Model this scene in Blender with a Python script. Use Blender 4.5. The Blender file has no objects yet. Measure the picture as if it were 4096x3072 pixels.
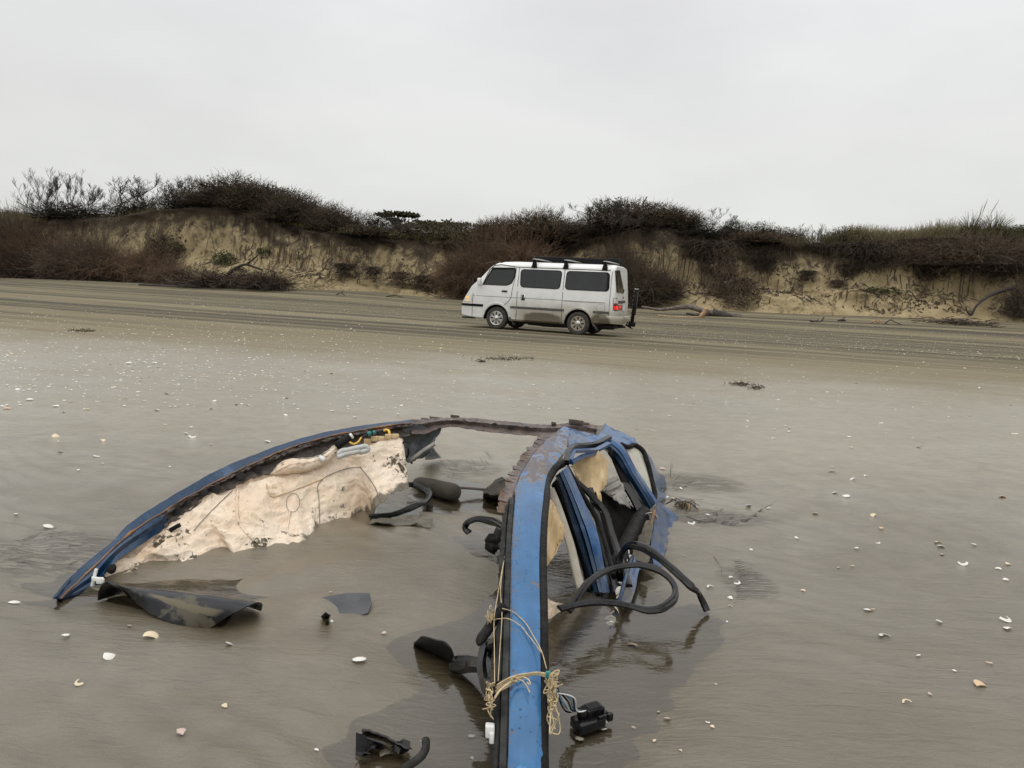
import bpy, bmesh, math, random
import numpy as np
from mathutils import Vector, Matrix
from mathutils.bvhtree import BVHTree

rnd = random.Random(7)
sc = bpy.context.scene
col = sc.collection
rad = math.radians

# ------------------------------------------------------------------ camera
F, CX, CY, H = 2840.0, 2048.0, 1536.0, 1.05
PITCH, ROLL = math.atan(361 / 2840), rad(3.0)
CAM = Vector((0, 0, H))
FW = Vector((0, math.cos(PITCH), -math.sin(PITCH)))
U0 = Vector((0, math.sin(PITCH), math.cos(PITCH)))
RT = Vector((1, 0, 0)) * math.cos(ROLL) + U0 * math.sin(ROLL)
UP = Vector((1, 0, 0)) * -math.sin(ROLL) + U0 * math.cos(ROLL)
cd = bpy.data.cameras.new('camera')
cam = bpy.data.objects.new('camera', cd)
col.objects.link(cam)
cam.matrix_world = Matrix(((RT.x, UP.x, -FW.x, 0), (RT.y, UP.y, -FW.y, 0), (RT.z, UP.z, -FW.z, H), (0, 0, 0, 1)))
cd.sensor_width = 36
cd.lens = 36 * F / 4096
cd.clip_start = 0.05
cd.clip_end = 3000
sc.camera = cam


def ray(px, py):
    return RT * ((px - CX) / F) - UP * ((py - CY) / F) + FW


def P(px, py, Y):                    # the point seen at a pixel of the photograph, Y metres ahead
    d = ray(px, py)
    return CAM + d * (Y / d.y)


def Z(px, py, z=0.0):                # the point seen at a pixel, at height z
    d = ray(px, py)
    return CAM + d * ((z - H) / d.z)


def proj(p):
    q = Vector(p) - CAM
    k = q.dot(FW)
    return CX + F * q.dot(RT) / k, CY - F * q.dot(UP) / k


# ------------------------------------------------------------------ small helpers
def lerp(a, b, t):
    return a + (b - a) * t


def sst(x):
    x = np.clip(x, 0, 1)
    return x * x * (3 - 2 * x)


def vnoise(x, y, seed=0):
    x = np.asarray(x, dtype=float); y = np.asarray(y, dtype=float)
    xi = np.floor(x); yi = np.floor(y)
    u = sst(x - xi); v = sst(y - yi)

    def h(a, b):
        n = np.sin(a * 127.1 + b * 311.7 + seed * 74.7) * 43758.5453
        return n - np.floor(n)
    return (h(xi, yi) * (1 - u) + h(xi + 1, yi) * u) * (1 - v) + (h(xi, yi + 1) * (1 - u) + h(xi + 1, yi + 1) * u) * v - 0.5


def fbm(x, y, seed=0, o=4):
    a, s, t = 1.0, 1.0, 0
    for i in range(o):
        t = t + a * vnoise(x * s, y * s, seed + i * 13)
        a *= 0.5; s *= 2.03
    return t


def cr(pts, n):                      # smooth curve through points, resampled to n
    a = np.array([list(p) for p in pts], dtype=float)
    if len(a) == 2:
        t = np.linspace(0, 1, n)[:, None]
        return [Vector(q) for q in a[0] * (1 - t) + a[1] * t]
    d = np.r_[0, np.cumsum(np.maximum(1e-6, np.linalg.norm(np.diff(a, axis=0), axis=1)))]
    m = np.zeros_like(a)
    for i in range(len(a)):
        if i == 0: m[i] = (a[1] - a[0]) / (d[1] - d[0])
        elif i == len(a) - 1: m[i] = (a[-1] - a[-2]) / (d[-1] - d[-2])
        else:
            s0 = (a[i] - a[i - 1]) / (d[i] - d[i - 1]); s1 = (a[i + 1] - a[i]) / (d[i + 1] - d[i])
            w = (d[i + 1] - d[i]) / (d[i + 1] - d[i - 1])
            m[i] = s0 * w + s1 * (1 - w)
    out = []
    for t in np.linspace(0, d[-1], n):
        i = min(len(a) - 2, max(0, int(np.searchsorted(d, t, 'right') - 1)))
        h = d[i + 1] - d[i]; u = (t - d[i]) / h
        out.append((2 * u**3 - 3 * u**2 + 1) * a[i] + (u**3 - 2 * u**2 + u) * h * m[i] + (-2 * u**3 + 3 * u**2) * a[i + 1] + (u**3 - u**2) * h * m[i + 1])
    return [Vector(q) if len(q) in (2, 3, 4) else q for q in out]


ORG = {}


def tag(o, label=None, cat=None, group=None, kind=None):
    if label: o['label'] = label
    if cat: o['category'] = cat
    if group: o['group'] = group
    if kind: o['kind'] = kind
    return o


def thing(name, label, cat, loc, group=None, rz=0.0):
    o = bpy.data.objects.new(name, None)
    o.empty_display_size = 0.1
    col.objects.link(o)
    o.location = loc
    o.rotation_euler = (0, 0, rz)
    ORG[o.name] = Vector(loc)
    return tag(o, label, cat, group)


class MB:
    def __init__(s):
        s.v, s.f, s.uv, s.mi = [], [], [], []

    def add(s, vs, fs, uvs=None, m=0):
        k = len(s.v)
        s.v += [tuple(q) for q in vs]
        s.uv += [tuple(q) for q in (uvs or [(0, 0)] * len(vs))]
        s.f += [tuple(i + k for i in q) for q in fs]
        s.mi += [m] * len(fs)
        return s

    def tube(s, pts, r, n=6, m=0, cap=True):
        pts = [Vector(p) for p in pts]
        k = len(pts)
        rs = list(r) if hasattr(r, '__len__') else [r] * k
        vs, fs, us = [], [], []
        t = (pts[1] - pts[0]).normalized()
        nv = t.orthogonal().normalized()
        L = 0
        for i, p in enumerate(pts):
            t = (pts[min(i + 1, k - 1)] - pts[max(i - 1, 0)]).normalized()
            nv = nv - t * nv.dot(t)
            nv = nv.normalized() if nv.length > 1e-6 else t.orthogonal().normalized()
            b = t.cross(nv)
            if i: L += (p - pts[i - 1]).length
            for j in range(n):
                a = 2 * math.pi * j / n
                vs.append(p + nv * (rs[i] * math.cos(a)) + b * (rs[i] * math.sin(a)))
                us.append((L, j / n))
        for i in range(k - 1):
            for j in range(n):
                q = (j + 1) % n
                fs.append((i * n + j, i * n + q, (i + 1) * n + q, (i + 1) * n + j))
        if cap and n > 3:
            fs.append(tuple(range(n - 1, -1, -1)))
            fs.append(tuple((k - 1) * n + j for j in range(n)))
        return s.add(vs, fs, us, m)

    def sweep(s, pts, prof, hint, m=0):     # closed profile (side, normal) swept; the normal leans to hint
        pts = [Vector(p) for p in pts]
        k, n = len(pts), len(prof)
        vs, fs, us = [], [], []
        L = 0
        for i, p in enumerate(pts):
            t = (pts[min(i + 1, k - 1)] - pts[max(i - 1, 0)]).normalized()
            h = Vector(hint[i] if isinstance(hint, list) else hint)
            nv = (h - t * h.dot(t)).normalized()
            b = t.cross(nv)
            if i: L += (p - pts[i - 1]).length
            for j, (x, y) in enumerate(prof):
                vs.append(p + b * x + nv * y); us.append((L, j / n))
        for i in range(k - 1):
            for j in range(n):
                q = (j + 1) % n
                fs.append((i * n + j, i * n + q, (i + 1) * n + q, (i + 1) * n + j))
        fs.append(tuple(range(n - 1, -1, -1)))
        fs.append(tuple((k - 1) * n + j for j in range(n)))
        return s.add(vs, fs, us, m)

    def sheet(s, g, th=0.0, m=0, m2=None):  # g[row][col] of points, a skin with thickness
        R, C = len(g), len(g[0])
        G = [[Vector(p) for p in r] for r in g]
        vs = [p for r in G for p in r]
        us = [(j / (C - 1), i / (R - 1)) for i in range(R) for j in range(C)]
        fs = [(i * C + j, i * C + j + 1, (i + 1) * C + j + 1, (i + 1) * C + j) for i in range(R - 1) for j in range(C - 1)]
        if th:
            nn = []
            for i in range(R):
                for j in range(C):
                    a = G[min(i + 1, R - 1)][j] - G[max(i - 1, 0)][j]
                    b = G[i][min(j + 1, C - 1)] - G[i][max(j - 1, 0)]
                    q = b.cross(a)
                    nn.append(q.normalized() if q.length > 1e-9 else Vector((0, 0, 1)))
            N = R * C
            s.add(vs, fs, us, m)
            v2 = [p + q * th for p, q in zip(vs, nn)]
            bor = [(0, j) for j in range(C)] + [(i, C - 1) for i in range(1, R)] + [(R - 1, j) for j in range(C - 2, -1, -1)] + [(i, 0) for i in range(R - 2, 0, -1)]
            ids = [i * C + j for i, j in bor]
            s.add(v2, [tuple(reversed(q)) for q in fs], us, m if m2 is None else m2)
            ev = [vs[q] for q in ids] + [v2[q] for q in ids]
            E = len(ids)
            s.add(ev, [((j + 1) % E, j, j + E, (j + 1) % E + E) for j in range(E)], [us[q] for q in ids] * 2, m)
            return s
        return s.add(vs, fs, us, m)

    def box(s, c, ax, half, m=0, bev=0.0):
        c = Vector(c); ax = [Vector(q).normalized() for q in ax]
        if bev:
            bm = bmesh.new()
            bmesh.ops.create_cube(bm, size=2)
            for v in bm.verts: v.co = Vector((v.co.x * half[0], v.co.y * half[1], v.co.z * half[2]))
            bmesh.ops.bevel(bm, geom=list(bm.edges), offset=bev, segments=2, affect='EDGES', profile=0.5)
            vs = [c + ax[0] * v.co.x + ax[1] * v.co.y + ax[2] * v.co.z for v in bm.verts]
            bm.verts.index_update()
            fs = [tuple(v.index for v in f.verts) for f in bm.faces]
            bm.free()
            return s.add(vs, fs, None, m)
        vs = [c + ax[0] * (x * half[0]) + ax[1] * (y * half[1]) + ax[2] * (z * half[2]) for x in (-1, 1) for y in (-1, 1) for z in (-1, 1)]
        return s.add(vs, [(0, 1, 3, 2), (4, 6, 7, 5), (0, 4, 5, 1), (2, 3, 7, 6), (0, 2, 6, 4), (1, 5, 7, 3)], None, m)

    def prism(s, poly, d, m=0, bev=0):      # planar polygon pushed along d
        n = len(poly)
        a = [Vector(p) for p in poly]; b = [p + Vector(d) for p in a]
        return s.add(a + b, [tuple(range(n - 1, -1, -1)), tuple(range(n, 2 * n))] + [(i, (i + 1) % n, (i + 1) % n + n, i + n) for i in range(n)], None, m)

    def mesh(s, name, mats, off=None, smooth=True):
        me = bpy.data.meshes.new(name)
        o = Vector(off) if off is not None else Vector((0, 0, 0))
        me.from_pydata([(x - o.x, y - o.y, z - o.z) for x, y, z in s.v], [], s.f)
        for m in (mats if isinstance(mats, (list, tuple)) else [mats]): me.materials.append(m)
        ul = me.uv_layers.new(name='UVMap')
        li = np.empty(len(me.loops), dtype=np.int32); me.loops.foreach_get('vertex_index', li)
        ua = np.array(s.uv, dtype=np.float32)
        ul.data.foreach_set('uv', ua[li].ravel())
        me.polygons.foreach_set('material_index', np.array(s.mi, dtype=np.int32))
        me.polygons.foreach_set('use_smooth', np.full(len(s.f), smooth))
        me.update()
        return me

    def build(s, name, mats, parent=None, smooth=True, sharp=None, origin=None):
        off = ORG[parent.name] if parent else (origin if origin is not None else (0, 0, 0))
        me = s.mesh(name, mats, off, smooth)
        if sharp is not None and smooth:
            me.set_sharp_from_angle(angle=rad(sharp))
        o = bpy.data.objects.new(name, me)
        col.objects.link(o)
        if parent: o.parent = parent
        else: o.location = off
        ORG[o.name] = Vector(off)
        return o


def single(mb, name, mats, label, cat, group=None, smooth=True, sharp=None, base=None):   # a thing that is one mesh
    a = np.array(mb.v)
    b = base if base is not None else (float(a[:, 0].mean()), float(a[:, 1].mean()), float(a[:, 2].min()))
    o = mb.build(name, mats, None, smooth, sharp, origin=b)
    return tag(o, label, cat, group)


# ------------------------------------------------------------------ materials
class NT:
    def __init__(s, name):
        s.m = bpy.data.materials.new(name)
        s.m.use_nodes = True
        s.t = s.m.node_tree
        s.p = s.t.nodes['Principled BSDF']
        s.out = s.t.nodes['Material Output']

    def n(s, typ, ins=None, **kw):
        q = s.t.nodes.new(typ)
        for k, v in kw.items(): setattr(q, k, v)
        for k, v in (ins or {}).items(): s.put(q.inputs[k], v)
        return q

    def put(s, sock, v):
        if isinstance(v, bpy.types.NodeSocket): s.t.links.new(v, sock)
        elif isinstance(v, bpy.types.Node): s.t.links.new(v.outputs[0], sock)
        elif isinstance(v, (tuple, list)) and sock.type == 'RGBA': sock.default_value = tuple(v) + (1,) * (4 - len(v))
        else: sock.default_value = v

    def set(s, **kw):
        for k, v in kw.items(): s.put(s.p.inputs[k.replace('_', ' ')], v)
        return s

    def pos(s): return s.n('ShaderNodeNewGeometry').outputs['Position']

    def obj(s): return s.n('ShaderNodeTexCoord').outputs['Object']

    def uv(s): return s.n('ShaderNodeTexCoord').outputs['UV']

    def map(s, vec, scale=(1, 1, 1), rot=(0, 0, 0), loc=(0, 0, 0)):
        return s.n('ShaderNodeMapping', {'Vector': vec, 'Scale': scale, 'Rotation': rot, 'Location': loc}).outputs[0]

    def noise(s, vec, scale=5, detail=4, rough=0.55, dist=0.0):
        return s.n('ShaderNodeTexNoise', {'Vector': vec, 'Scale': scale, 'Detail': detail, 'Roughness': rough, 'Distortion': dist}).outputs['Fac']

    def ramp(s, fac, a, b, lo=0.0, hi=1.0):
        return s.n('ShaderNodeMapRange', {'Value': fac, 'From Min': a, 'From Max': b, 'To Min': lo, 'To Max': hi}, interpolation_type='SMOOTHSTEP').outputs[0]

    def mix(s, fac, a, b, mode='MIX'):
        q = s.n('ShaderNodeMix', data_type='RGBA', blend_type=mode)
        s.put(q.inputs[0], fac); s.put(q.inputs[6], a); s.put(q.inputs[7], b)
        return q.outputs[2]

    def math(s, op, a, b=0.0, c=0.0):
        q = s.n('ShaderNodeMath', operation=op)
        s.put(q.inputs[0], a); s.put(q.inputs[1], b); s.put(q.inputs[2], c)
        return q.outputs[0]

    def bump(s, h, strength=0.3, dist=0.01, normal=None):
        ins = {'Height': h, 'Strength': strength, 'Distance': dist}
        if normal is not None: ins['Normal'] = normal
        return s.n('ShaderNodeBump', ins).outputs[0]

    def attr(s, name): return s.n('ShaderNodeAttribute', attribute_name=name).outputs['Fac']

    def sep(s, v): return s.n('ShaderNodeSeparateXYZ', {'Vector': v})


def plain(name, c, rough=0.6, metal=0.0, var=0.25, scale=20, bump=0.0, bscale=80, spec=0.5, c2=None):
    t = NT(name)
    o = t.obj()
    f = t.noise(o, scale, 5)
    b = c2 or tuple(x * (1 - var) for x in c)
    t.set(Base_Color=t.mix(t.ramp(f, 0.35, 0.65), b, c), Roughness=rough, Metallic=metal, Specular_IOR_Level=spec)
    if bump: t.set(Normal=t.bump(t.noise(o, bscale, 4), bump, 0.01))
    return t.m
# ------------------------------------------------------------------ sky and light
w = bpy.data.worlds.new('World'); sc.world = w; w.use_nodes = True
wt = w.node_tree; wn = wt.nodes; wl = wt.links
wn.clear()
SUN_EL, SUN_ROT = rad(58), rad(215)
sky = wn.new('ShaderNodeTexSky'); sky.sky_type = 'NISHITA'; sky.sun_disc = False
sky.sun_elevation = SUN_EL; sky.sun_rotation = SUN_ROT
b1 = wn.new('ShaderNodeBackground'); b1.inputs[1].default_value = 0.1
wl.new(sky.outputs[0], b1.inputs[0])
tc = wn.new('ShaderNodeTexCoord')
mp = wn.new('ShaderNodeMapping'); mp.inputs['Scale'].default_value = (1, 1, 2.6)
wl.new(tc.outputs['Generated'], mp.inputs[0])
nz = wn.new('ShaderNodeTexNoise'); nz.inputs['Scale'].default_value = 1.5; nz.inputs['Detail'].default_value = 5; nz.inputs['Roughness'].default_value = 0.5
wl.new(mp.outputs[0], nz.inputs['Vector'])
r1 = wn.new('ShaderNodeValToRGB')
e = r1.color_ramp.elements
e[0].position, e[0].color = 0.32, (0.80, 0.795, 0.805, 1)
e[1].position, e[1].color = 0.66, (1.0, 1.0, 0.995, 1)
wl.new(nz.outputs['Fac'], r1.inputs[0])
sx = wn.new('ShaderNodeSeparateXYZ'); wl.new(tc.outputs['Generated'], sx.inputs[0])
r2 = wn.new('ShaderNodeValToRGB')     # an overcast sky, brightest overhead
e = r2.color_ramp.elements
e[0].position, e[0].color = 0.0, (0.405, 0.406, 0.391, 1)
e[1].position, e[1].color = 1.0, (0.86, 0.86, 0.86, 1)
for p_, c_ in ((0.15, (0.405, 0.406, 0.392)), (0.36, (0.428, 0.427, 0.430)), (0.6, (0.62, 0.62, 0.62))):
    q = e.new(p_); q.color = (*c_, 1)
wl.new(sx.outputs['Z'], r2.inputs[0])
mx = wn.new('ShaderNodeMix'); mx.data_type = 'RGBA'; mx.blend_type = 'MULTIPLY'; mx.inputs[0].default_value = 1
wl.new(r1.outputs[0], mx.inputs[6]); wl.new(r2.outputs[0], mx.inputs[7])
b2 = wn.new('ShaderNodeBackground'); b2.inputs[1].default_value = 2.06
wl.new(mx.outputs[2], b2.inputs[0])
ms = wn.new('ShaderNodeMixShader'); ms.inputs[0].default_value = 0.94
wl.new(b1.outputs[0], ms.inputs[1]); wl.new(b2.outputs[0], ms.inputs[2])
wo = wn.new('ShaderNodeOutputWorld'); wl.new(ms.outputs[0], wo.inputs[0])
sd = bpy.data.lights.new('sun', 'SUN'); sd.energy = 0.8; sd.angle = rad(80); sd.color = (1, 0.97, 0.92)
so = bpy.data.objects.new('sun', sd); col.objects.link(so)
so.rotation_euler = (rad(90) - SUN_EL, 0, rad(180) - SUN_ROT + rad(0))
sdir = Vector((-math.sin(rad(25)) * math.cos(SUN_EL), -math.cos(rad(25)) * math.cos(SUN_EL), math.sin(SUN_EL)))
so.rotation_euler = (-sdir).to_track_quat('-Z', 'Y').to_euler()
sky.sun_rotation = math.atan2(sdir.x, sdir.y)
vs_ = sc.view_settings
vs_.view_transform = 'Standard'; vs_.look = 'None'; vs_.exposure = 0; vs_.gamma = 1

# ------------------------------------------------------------------ dune line
FA = Vector((*P(0, 1110, 54).xy, 0)); FB = Vector((*P(4096, 1290, 36).xy, 0))
FE = (FB - FA).normalized(); FN = Vector((-FE.y, FE.x, 0))
if FN.y < 0: FN = -FN


def on_line(px, py, off):                    # where a pixel's ray meets the upright plane `off` metres behind the foot line
    d = ray(px, py)
    a = FA + FN * off
    k = (a - CAM).dot(FN) / d.dot(FN)
    p = CAM + d * k
    return (p - FA).dot(FE), p


foot_px = [(-500, 1090), (0, 1110), (350, 1121), (700, 1135), (1100, 1152), (1500, 1166), (1840, 1198), (2550, 1232), (3000, 1248), (3500, 1266), (4096, 1290), (4600, 1312)]
FT = [(lambda q: (q[0], q[1].z))(on_line(x, y, 0)) for x, y in foot_px]
lip_px = [(-500, 890), (0, 886), (150, 890), (300, 881), (500, 869), (620, 842), (800, 831), (900, 834), (1000, 858), (1100, 889), (1250, 927), (1400, 950), (1600, 966), (1800, 974), (2000, 970),
          (2120, 972), (2250, 990), (2400, 949), (2550, 921), (2700, 921), (2850, 965), (3000, 985), (3250, 982), (3500, 974), (3700, 962), (4096, 958), (4600, 970)]
WL = 3.2
LT = [(lambda q: (q[0], q[1].z))(on_line(x, y, WL)) for x, y in lip_px]


def zfoot(t): return np.interp(t, [a for a, b in FT], [b for a, b in FT])
def zlip(t): return np.interp(t, [a for a, b in LT], [b for a, b in LT])


# ------------------------------------------------------------------ beach
ZW = -0.016                                    # level of the standing water
pools = [
    [(60, 2350), (110, 2310), (230, 2288), (330, 2283), (430, 2320), (480, 2380), (340, 2436), (200, 2447), (100, 2420)],
    [(400, 2300), (560, 2316), (760, 2298), (900, 2290), (1060, 2245), (1250, 2192), (1340, 2196), (1250, 2250), (1120, 2300), (1040, 2330), (1330, 2325), (1375, 2365), (1260, 2400), (1200, 2480), (1260, 2530), (1230, 2560), (1010, 2440), (960, 2500), (880, 2532), (760, 2512), (700, 2478), (520, 2440), (390, 2410)],
    [(1190, 2500), (1290, 2405), (1480, 2372), (1500, 2430), (1420, 2490), (1340, 2545), (1260, 2556)],
    [(1775, 2150), (1840, 2110), (2010, 2085), (2080, 2120), (2070, 2300), (1980, 2270), (1850, 2225)],
    [(2060, 2270), (2000, 2320), (1880, 2420), (1760, 2475), (1620, 2505), (1530, 2535), (1500, 2580), (1560, 2650), (1650, 2715), (1660, 2745), (1520, 2820), (1370, 2870), (1290, 2960), (1300, 3072), (1500, 3200), (2100, 3250), (2140, 2700)],
    [(2120, 2100), (2350, 2060), (2530, 2120), (2600, 2280), (2680, 2400), (2830, 2415), (2910, 2480), (2880, 2580), (2790, 2660), (2700, 2780), (2640, 2920), (2590, 3072), (2530, 3250), (2080, 3250)],
    [(1600, 2060), (1640, 1985), (1830, 1915), (1990, 1955), (2080, 2010), (2060, 2070), (1900, 2035), (1730, 2050)],
]
pools = [[Z(x, y, -0.01).xy for x, y in q] for q in pools]


def poly_sd(x, y, poly):                      # signed distance, positive inside
    d = np.full(x.shape, 1e9); ins = np.zeros(x.shape, bool)
    n = len(poly)
    for i in range(n):
        ax, ay = poly[i]; bx, by = poly[(i + 1) % n]
        ex, ey = bx - ax, by - ay
        k = np.clip(((x - ax) * ex + (y - ay) * ey) / (ex * ex + ey * ey), 0, 1)
        d = np.minimum(d, np.hypot(x - ax - k * ex, y - ay - k * ey))
        c = (ay > y) != (by > y)
        ins ^= c & (x < (bx - ax) * (y - ay) / (by - ay + 1e-12) + ax)
    return np.where(ins, d, -d)


def ground_z(x, y):
    x = np.asarray(x, float); y = np.asarray(y, float)
    t = (x - FA.x) * FE.x + (y - FA.y) * FE.y
    s = -((x - FA.x) * FN.x + (y - FA.y) * FN.y)
    z = zfoot(t) * sst(1 - s / 11.0)
    z = np.where(s < -1.0, z - np.minimum(2.0, (-s - 1.0) * 0.6), z)
    far = sst((y - 7) / 6)
    z = z + far * (0.02 * fbm(t * 0.08, s * 0.9, 3) + 0.012 * fbm(t * 0.05, s * 3.1, 5, 3)) * sst(s / 1.0 + 0.3)
    near = (1 - far)
    z = z + near * (0.008 * vnoise(x * 0.7, y * 1.1, 8) + 0.006 * vnoise(x * 2.1 + y, y * 2.7 - x * .8, 9) + 0.003 * vnoise(x * 5 + 2 * y, y * 6, 10))
    rp = fbm(x * 1.7, y * 1.7, 14, 3)
    z = z + near * 0.0060 * np.sin((x * 0.55 + y) * 46 + 7 * rp) * sst((fbm(x * 0.9 + 3, y * 0.9, 15, 2) - x * 0.22 + 0.05) * 2.2) * sst((y - 0.9) / 0.3) * (1 - sst((y - 3.2) / 1.2))
    m = (np.abs(x) < 2.6) & (y > 0.8) & (y < 4.6)
    if m.any():
        xm, ym = x[m], y[m]
        wob = 0.03 * vnoise(xm * 7, ym * 7, 21) + 0.015 * vnoise(xm * 19, ym * 19, 22)
        sd_ = np.full(xm.shape, -9.0)
        for q in pools: sd_ = np.maximum(sd_, poly_sd(xm, ym, q))
        zz = z[m]
        zz = zz + 0.004 * sst((-sd_ - 0.05) / 0.1) * sst((sd_ + 0.5) / 0.3)
        zz = zz - 0.032 * sst((sd_ + wob + 0.15) / 0.32)
        mound = np.exp(-(((xm + 0.55) / 0.35) ** 2 + ((ym - 2.55) / 0.4) ** 2))
        z[m] = zz + 0.02 * mound
    return z


def graded(core0, core1, step, lo, hi, g=1.09):
    a = list(np.arange(core0, core1, step)); st = step; v = core1
    while v < hi:
        a.append(v); st *= g; v += st
    a.append(hi)
    st = step; v = core0 - step
    b = []
    while v > lo:
        b.append(v); st *= g; v -= st
    b.append(lo)
    return np.array(b[::-1] + a)


def grid_mesh(name, X, Y, Zz, m, smooth=True):
    R, C = X.shape
    me = bpy.data.meshes.new(name)
    V = np.stack([X, Y, Zz], -1).reshape(-1, 3).astype(np.float32)
    i, j = np.meshgrid(np.arange(R - 1), np.arange(C - 1), indexing='ij')
    a = (i * C + j).ravel()
    Q = np.stack([a, a + 1, a + C + 1, a + C], -1).astype(np.int32)
    np_mesh(me, V, Q)
    me.materials.append(m)
    return me


def np_mesh(me, V, Q, smooth=True):
    nf, k = Q.shape
    me.vertices.add(len(V)); me.vertices.foreach_set('co', np.ascontiguousarray(V, np.float32).ravel())
    me.loops.add(nf * k); me.loops.foreach_set('vertex_index', np.ascontiguousarray(Q, np.int32).ravel())
    me.polygons.add(nf); me.polygons.foreach_set('loop_start', np.arange(0, nf * k, k, dtype=np.int32))
    me.polygons.foreach_set('use_smooth', np.full(nf, smooth))
    me.update(calc_edges=True)
    return me


TRK = math.atan2(FE.y, FE.x) - rad(2.5)       # direction of the wheel tracks

RILLS = [(*Z(2850, 2070, 0).xy, 0.40, 0.17, 0), (*Z(2760, 1930, 0).xy, 0.42, 0.26, 0), (*Z(2990, 2330, 0).xy, 0.13, 0.19, 0), (*Z(230, 2210, 0).xy, 0.35, 0.25, 0), (*Z(1850, 1870, 0).xy, 0.3, 0.25, 0)]
t = NT('beach_sand')
pos = t.pos()
sp = t.sep(pos)
big = t.noise(t.map(pos, (0.35, 0.5, 0)), 1.0, 4)
dry = t.ramp(t.math('ADD', sp.outputs['Y'], t.math('MULTIPLY', t.math('SUBTRACT', big, 0.5), 6.0)), 6.2, 14.5)
along = t.map(pos, (1, 1, 1), (0, 0, -TRK))
st1 = t.noise(t.map(along, (0.03, 1.7, 0)), 1.0, 5, 0.66)
st2 = t.noise(t.map(along, (0.02, 0.42, 0)), 1.0, 3, 0.5)
st3 = t.noise(t.map(along, (0.12, 6.0, 0)), 1.0, 3, 0.6)
trk = t.math('MULTIPLY', t.ramp(st1, 0.42, 0.55), t.ramp(st2, 0.33, 0.50))
st4 = t.noise(t.map(along, (0.016, 3.2, 0)), 1.0, 3, 0.55)
thin = t.math('MULTIPLY', t.ramp(st4, 0.52, 0.60), t.ramp(st2, 0.40, 0.50))
trk = t.math('MULTIPLY', t.math('MAXIMUM', trk, thin), t.ramp(sp.outputs['Y'], 13, 18))
gr = t.noise(t.map(pos, (1, 1, 0)), 260, 3, 0.8)
gr2 = t.noise(t.map(pos, (1, 1, 0)), 6, 5, 0.6)
wetc = t.mix(t.ramp(gr2, 0.3, 0.7), (0.112, 0.091, 0.055), (0.165, 0.139, 0.092))
wetc = t.mix(t.ramp(big, 0.35, 0.7), wetc, (0.128, 0.106, 0.066))
dryc = t.mix(t.ramp(st3, 0.35, 0.65), (0.205, 0.176, 0.104), (0.270, 0.235, 0.148))
sheen = t.ramp(t.math('ADD', sp.outputs['Y'], t.math('MULTIPLY', t.math('SUBTRACT', gr2, 0.5), 1.5)), 2.6, 5.5)      # bright sheen of the wet sand farther out, painted into its base colour
wetc = t.mix(sheen, wetc, t.mix(t.ramp(gr2, 0.3, 0.7), (0.250, 0.214, 0.145), (0.310, 0.272, 0.192)))
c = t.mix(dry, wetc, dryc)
c = t.mix(t.math('MULTIPLY', trk, 0.86), c, (0.056, 0.050, 0.037))
mot = t.noise(t.map(pos, (9, 26, 0), (0, 0, rad(-28))), 1.0, 6, 0.72, 0.6)
c = t.mix(t.ramp(mot, 0.50, 0.66, 0, 0.42), c, (0.075, 0.064, 0.043))
c = t.mix(t.ramp(gr, 0.35, 0.7, 0, 0.5), c, (0.06, 0.052, 0.041))
pud = t.ramp(sp.outputs['Z'], 0.0, -0.026)
c = t.mix(pud, c, t.mix(t.ramp(gr2, 0.3, 0.7), (0.088, 0.072, 0.042), (0.122, 0.102, 0.064)))
rl = t.noise(t.map(pos, (1, 1, 0), (0, 0, rad(28))), 1.0, 3)
rill = t.noise(t.map(pos, (5, 22, 0), (0, 0, rad(-28))), 1.0, 5, 0.66, 0.8)
rill2 = t.noise(t.map(pos, (26, 60, 0), (0, 0, rad(-20))), 1.0, 3, 0.6)
fan = None
for cx_, cy_, rx_, ry_, an_ in RILLS:
    v_ = t.map(t.n('ShaderNodeVectorMath', {0: pos, 1: (cx_, cy_, 0)}, operation='SUBTRACT').outputs[0], (1 / rx_, 1 / ry_, 0), (0, 0, 0))
    f_ = t.ramp(t.n('ShaderNodeVectorMath', {0: v_}, operation='LENGTH').outputs['Value'], 1.0, 0.35)
    fan = f_ if fan is None else t.math('MAXIMUM', fan, f_)
rl1 = t.noise(t.map(pos, (6, 48, 0), (0, 0, rad(-8))), 1.0, 4, 0.6, 1.2)
rdg = t.ramp(t.math('ABSOLUTE', t.math('SUBTRACT', rl1, 0.5)), 0.07, 0.0)
rdg = t.math('MULTIPLY', rdg, fan)
c = t.mix(t.math('MULTIPLY', rdg, 0.6), c, (0.09, 0.078, 0.058))
hh = t.math('ADD', t.math('MULTIPLY', rill, t.ramp(big, 0.38, 0.6, 0.25, 1.0)), t.math('MULTIPLY', rill2, 0.25))
hh = t.math('SUBTRACT', t.math('ADD', t.math('MULTIPLY', hh, t.math('SUBTRACT', 1.0, dry)), t.math('MULTIPLY', gr, 0.16)), t.math('MULTIPLY', rdg, 0.8))
hd = t.math('MULTIPLY', t.math('ADD', st1, t.math('MULTIPLY', st3, 0.6)), dry)
nb = t.bump(hh, 0.8, 0.022)
nb = t.bump(hd, 0.8, 0.06, nb)
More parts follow.
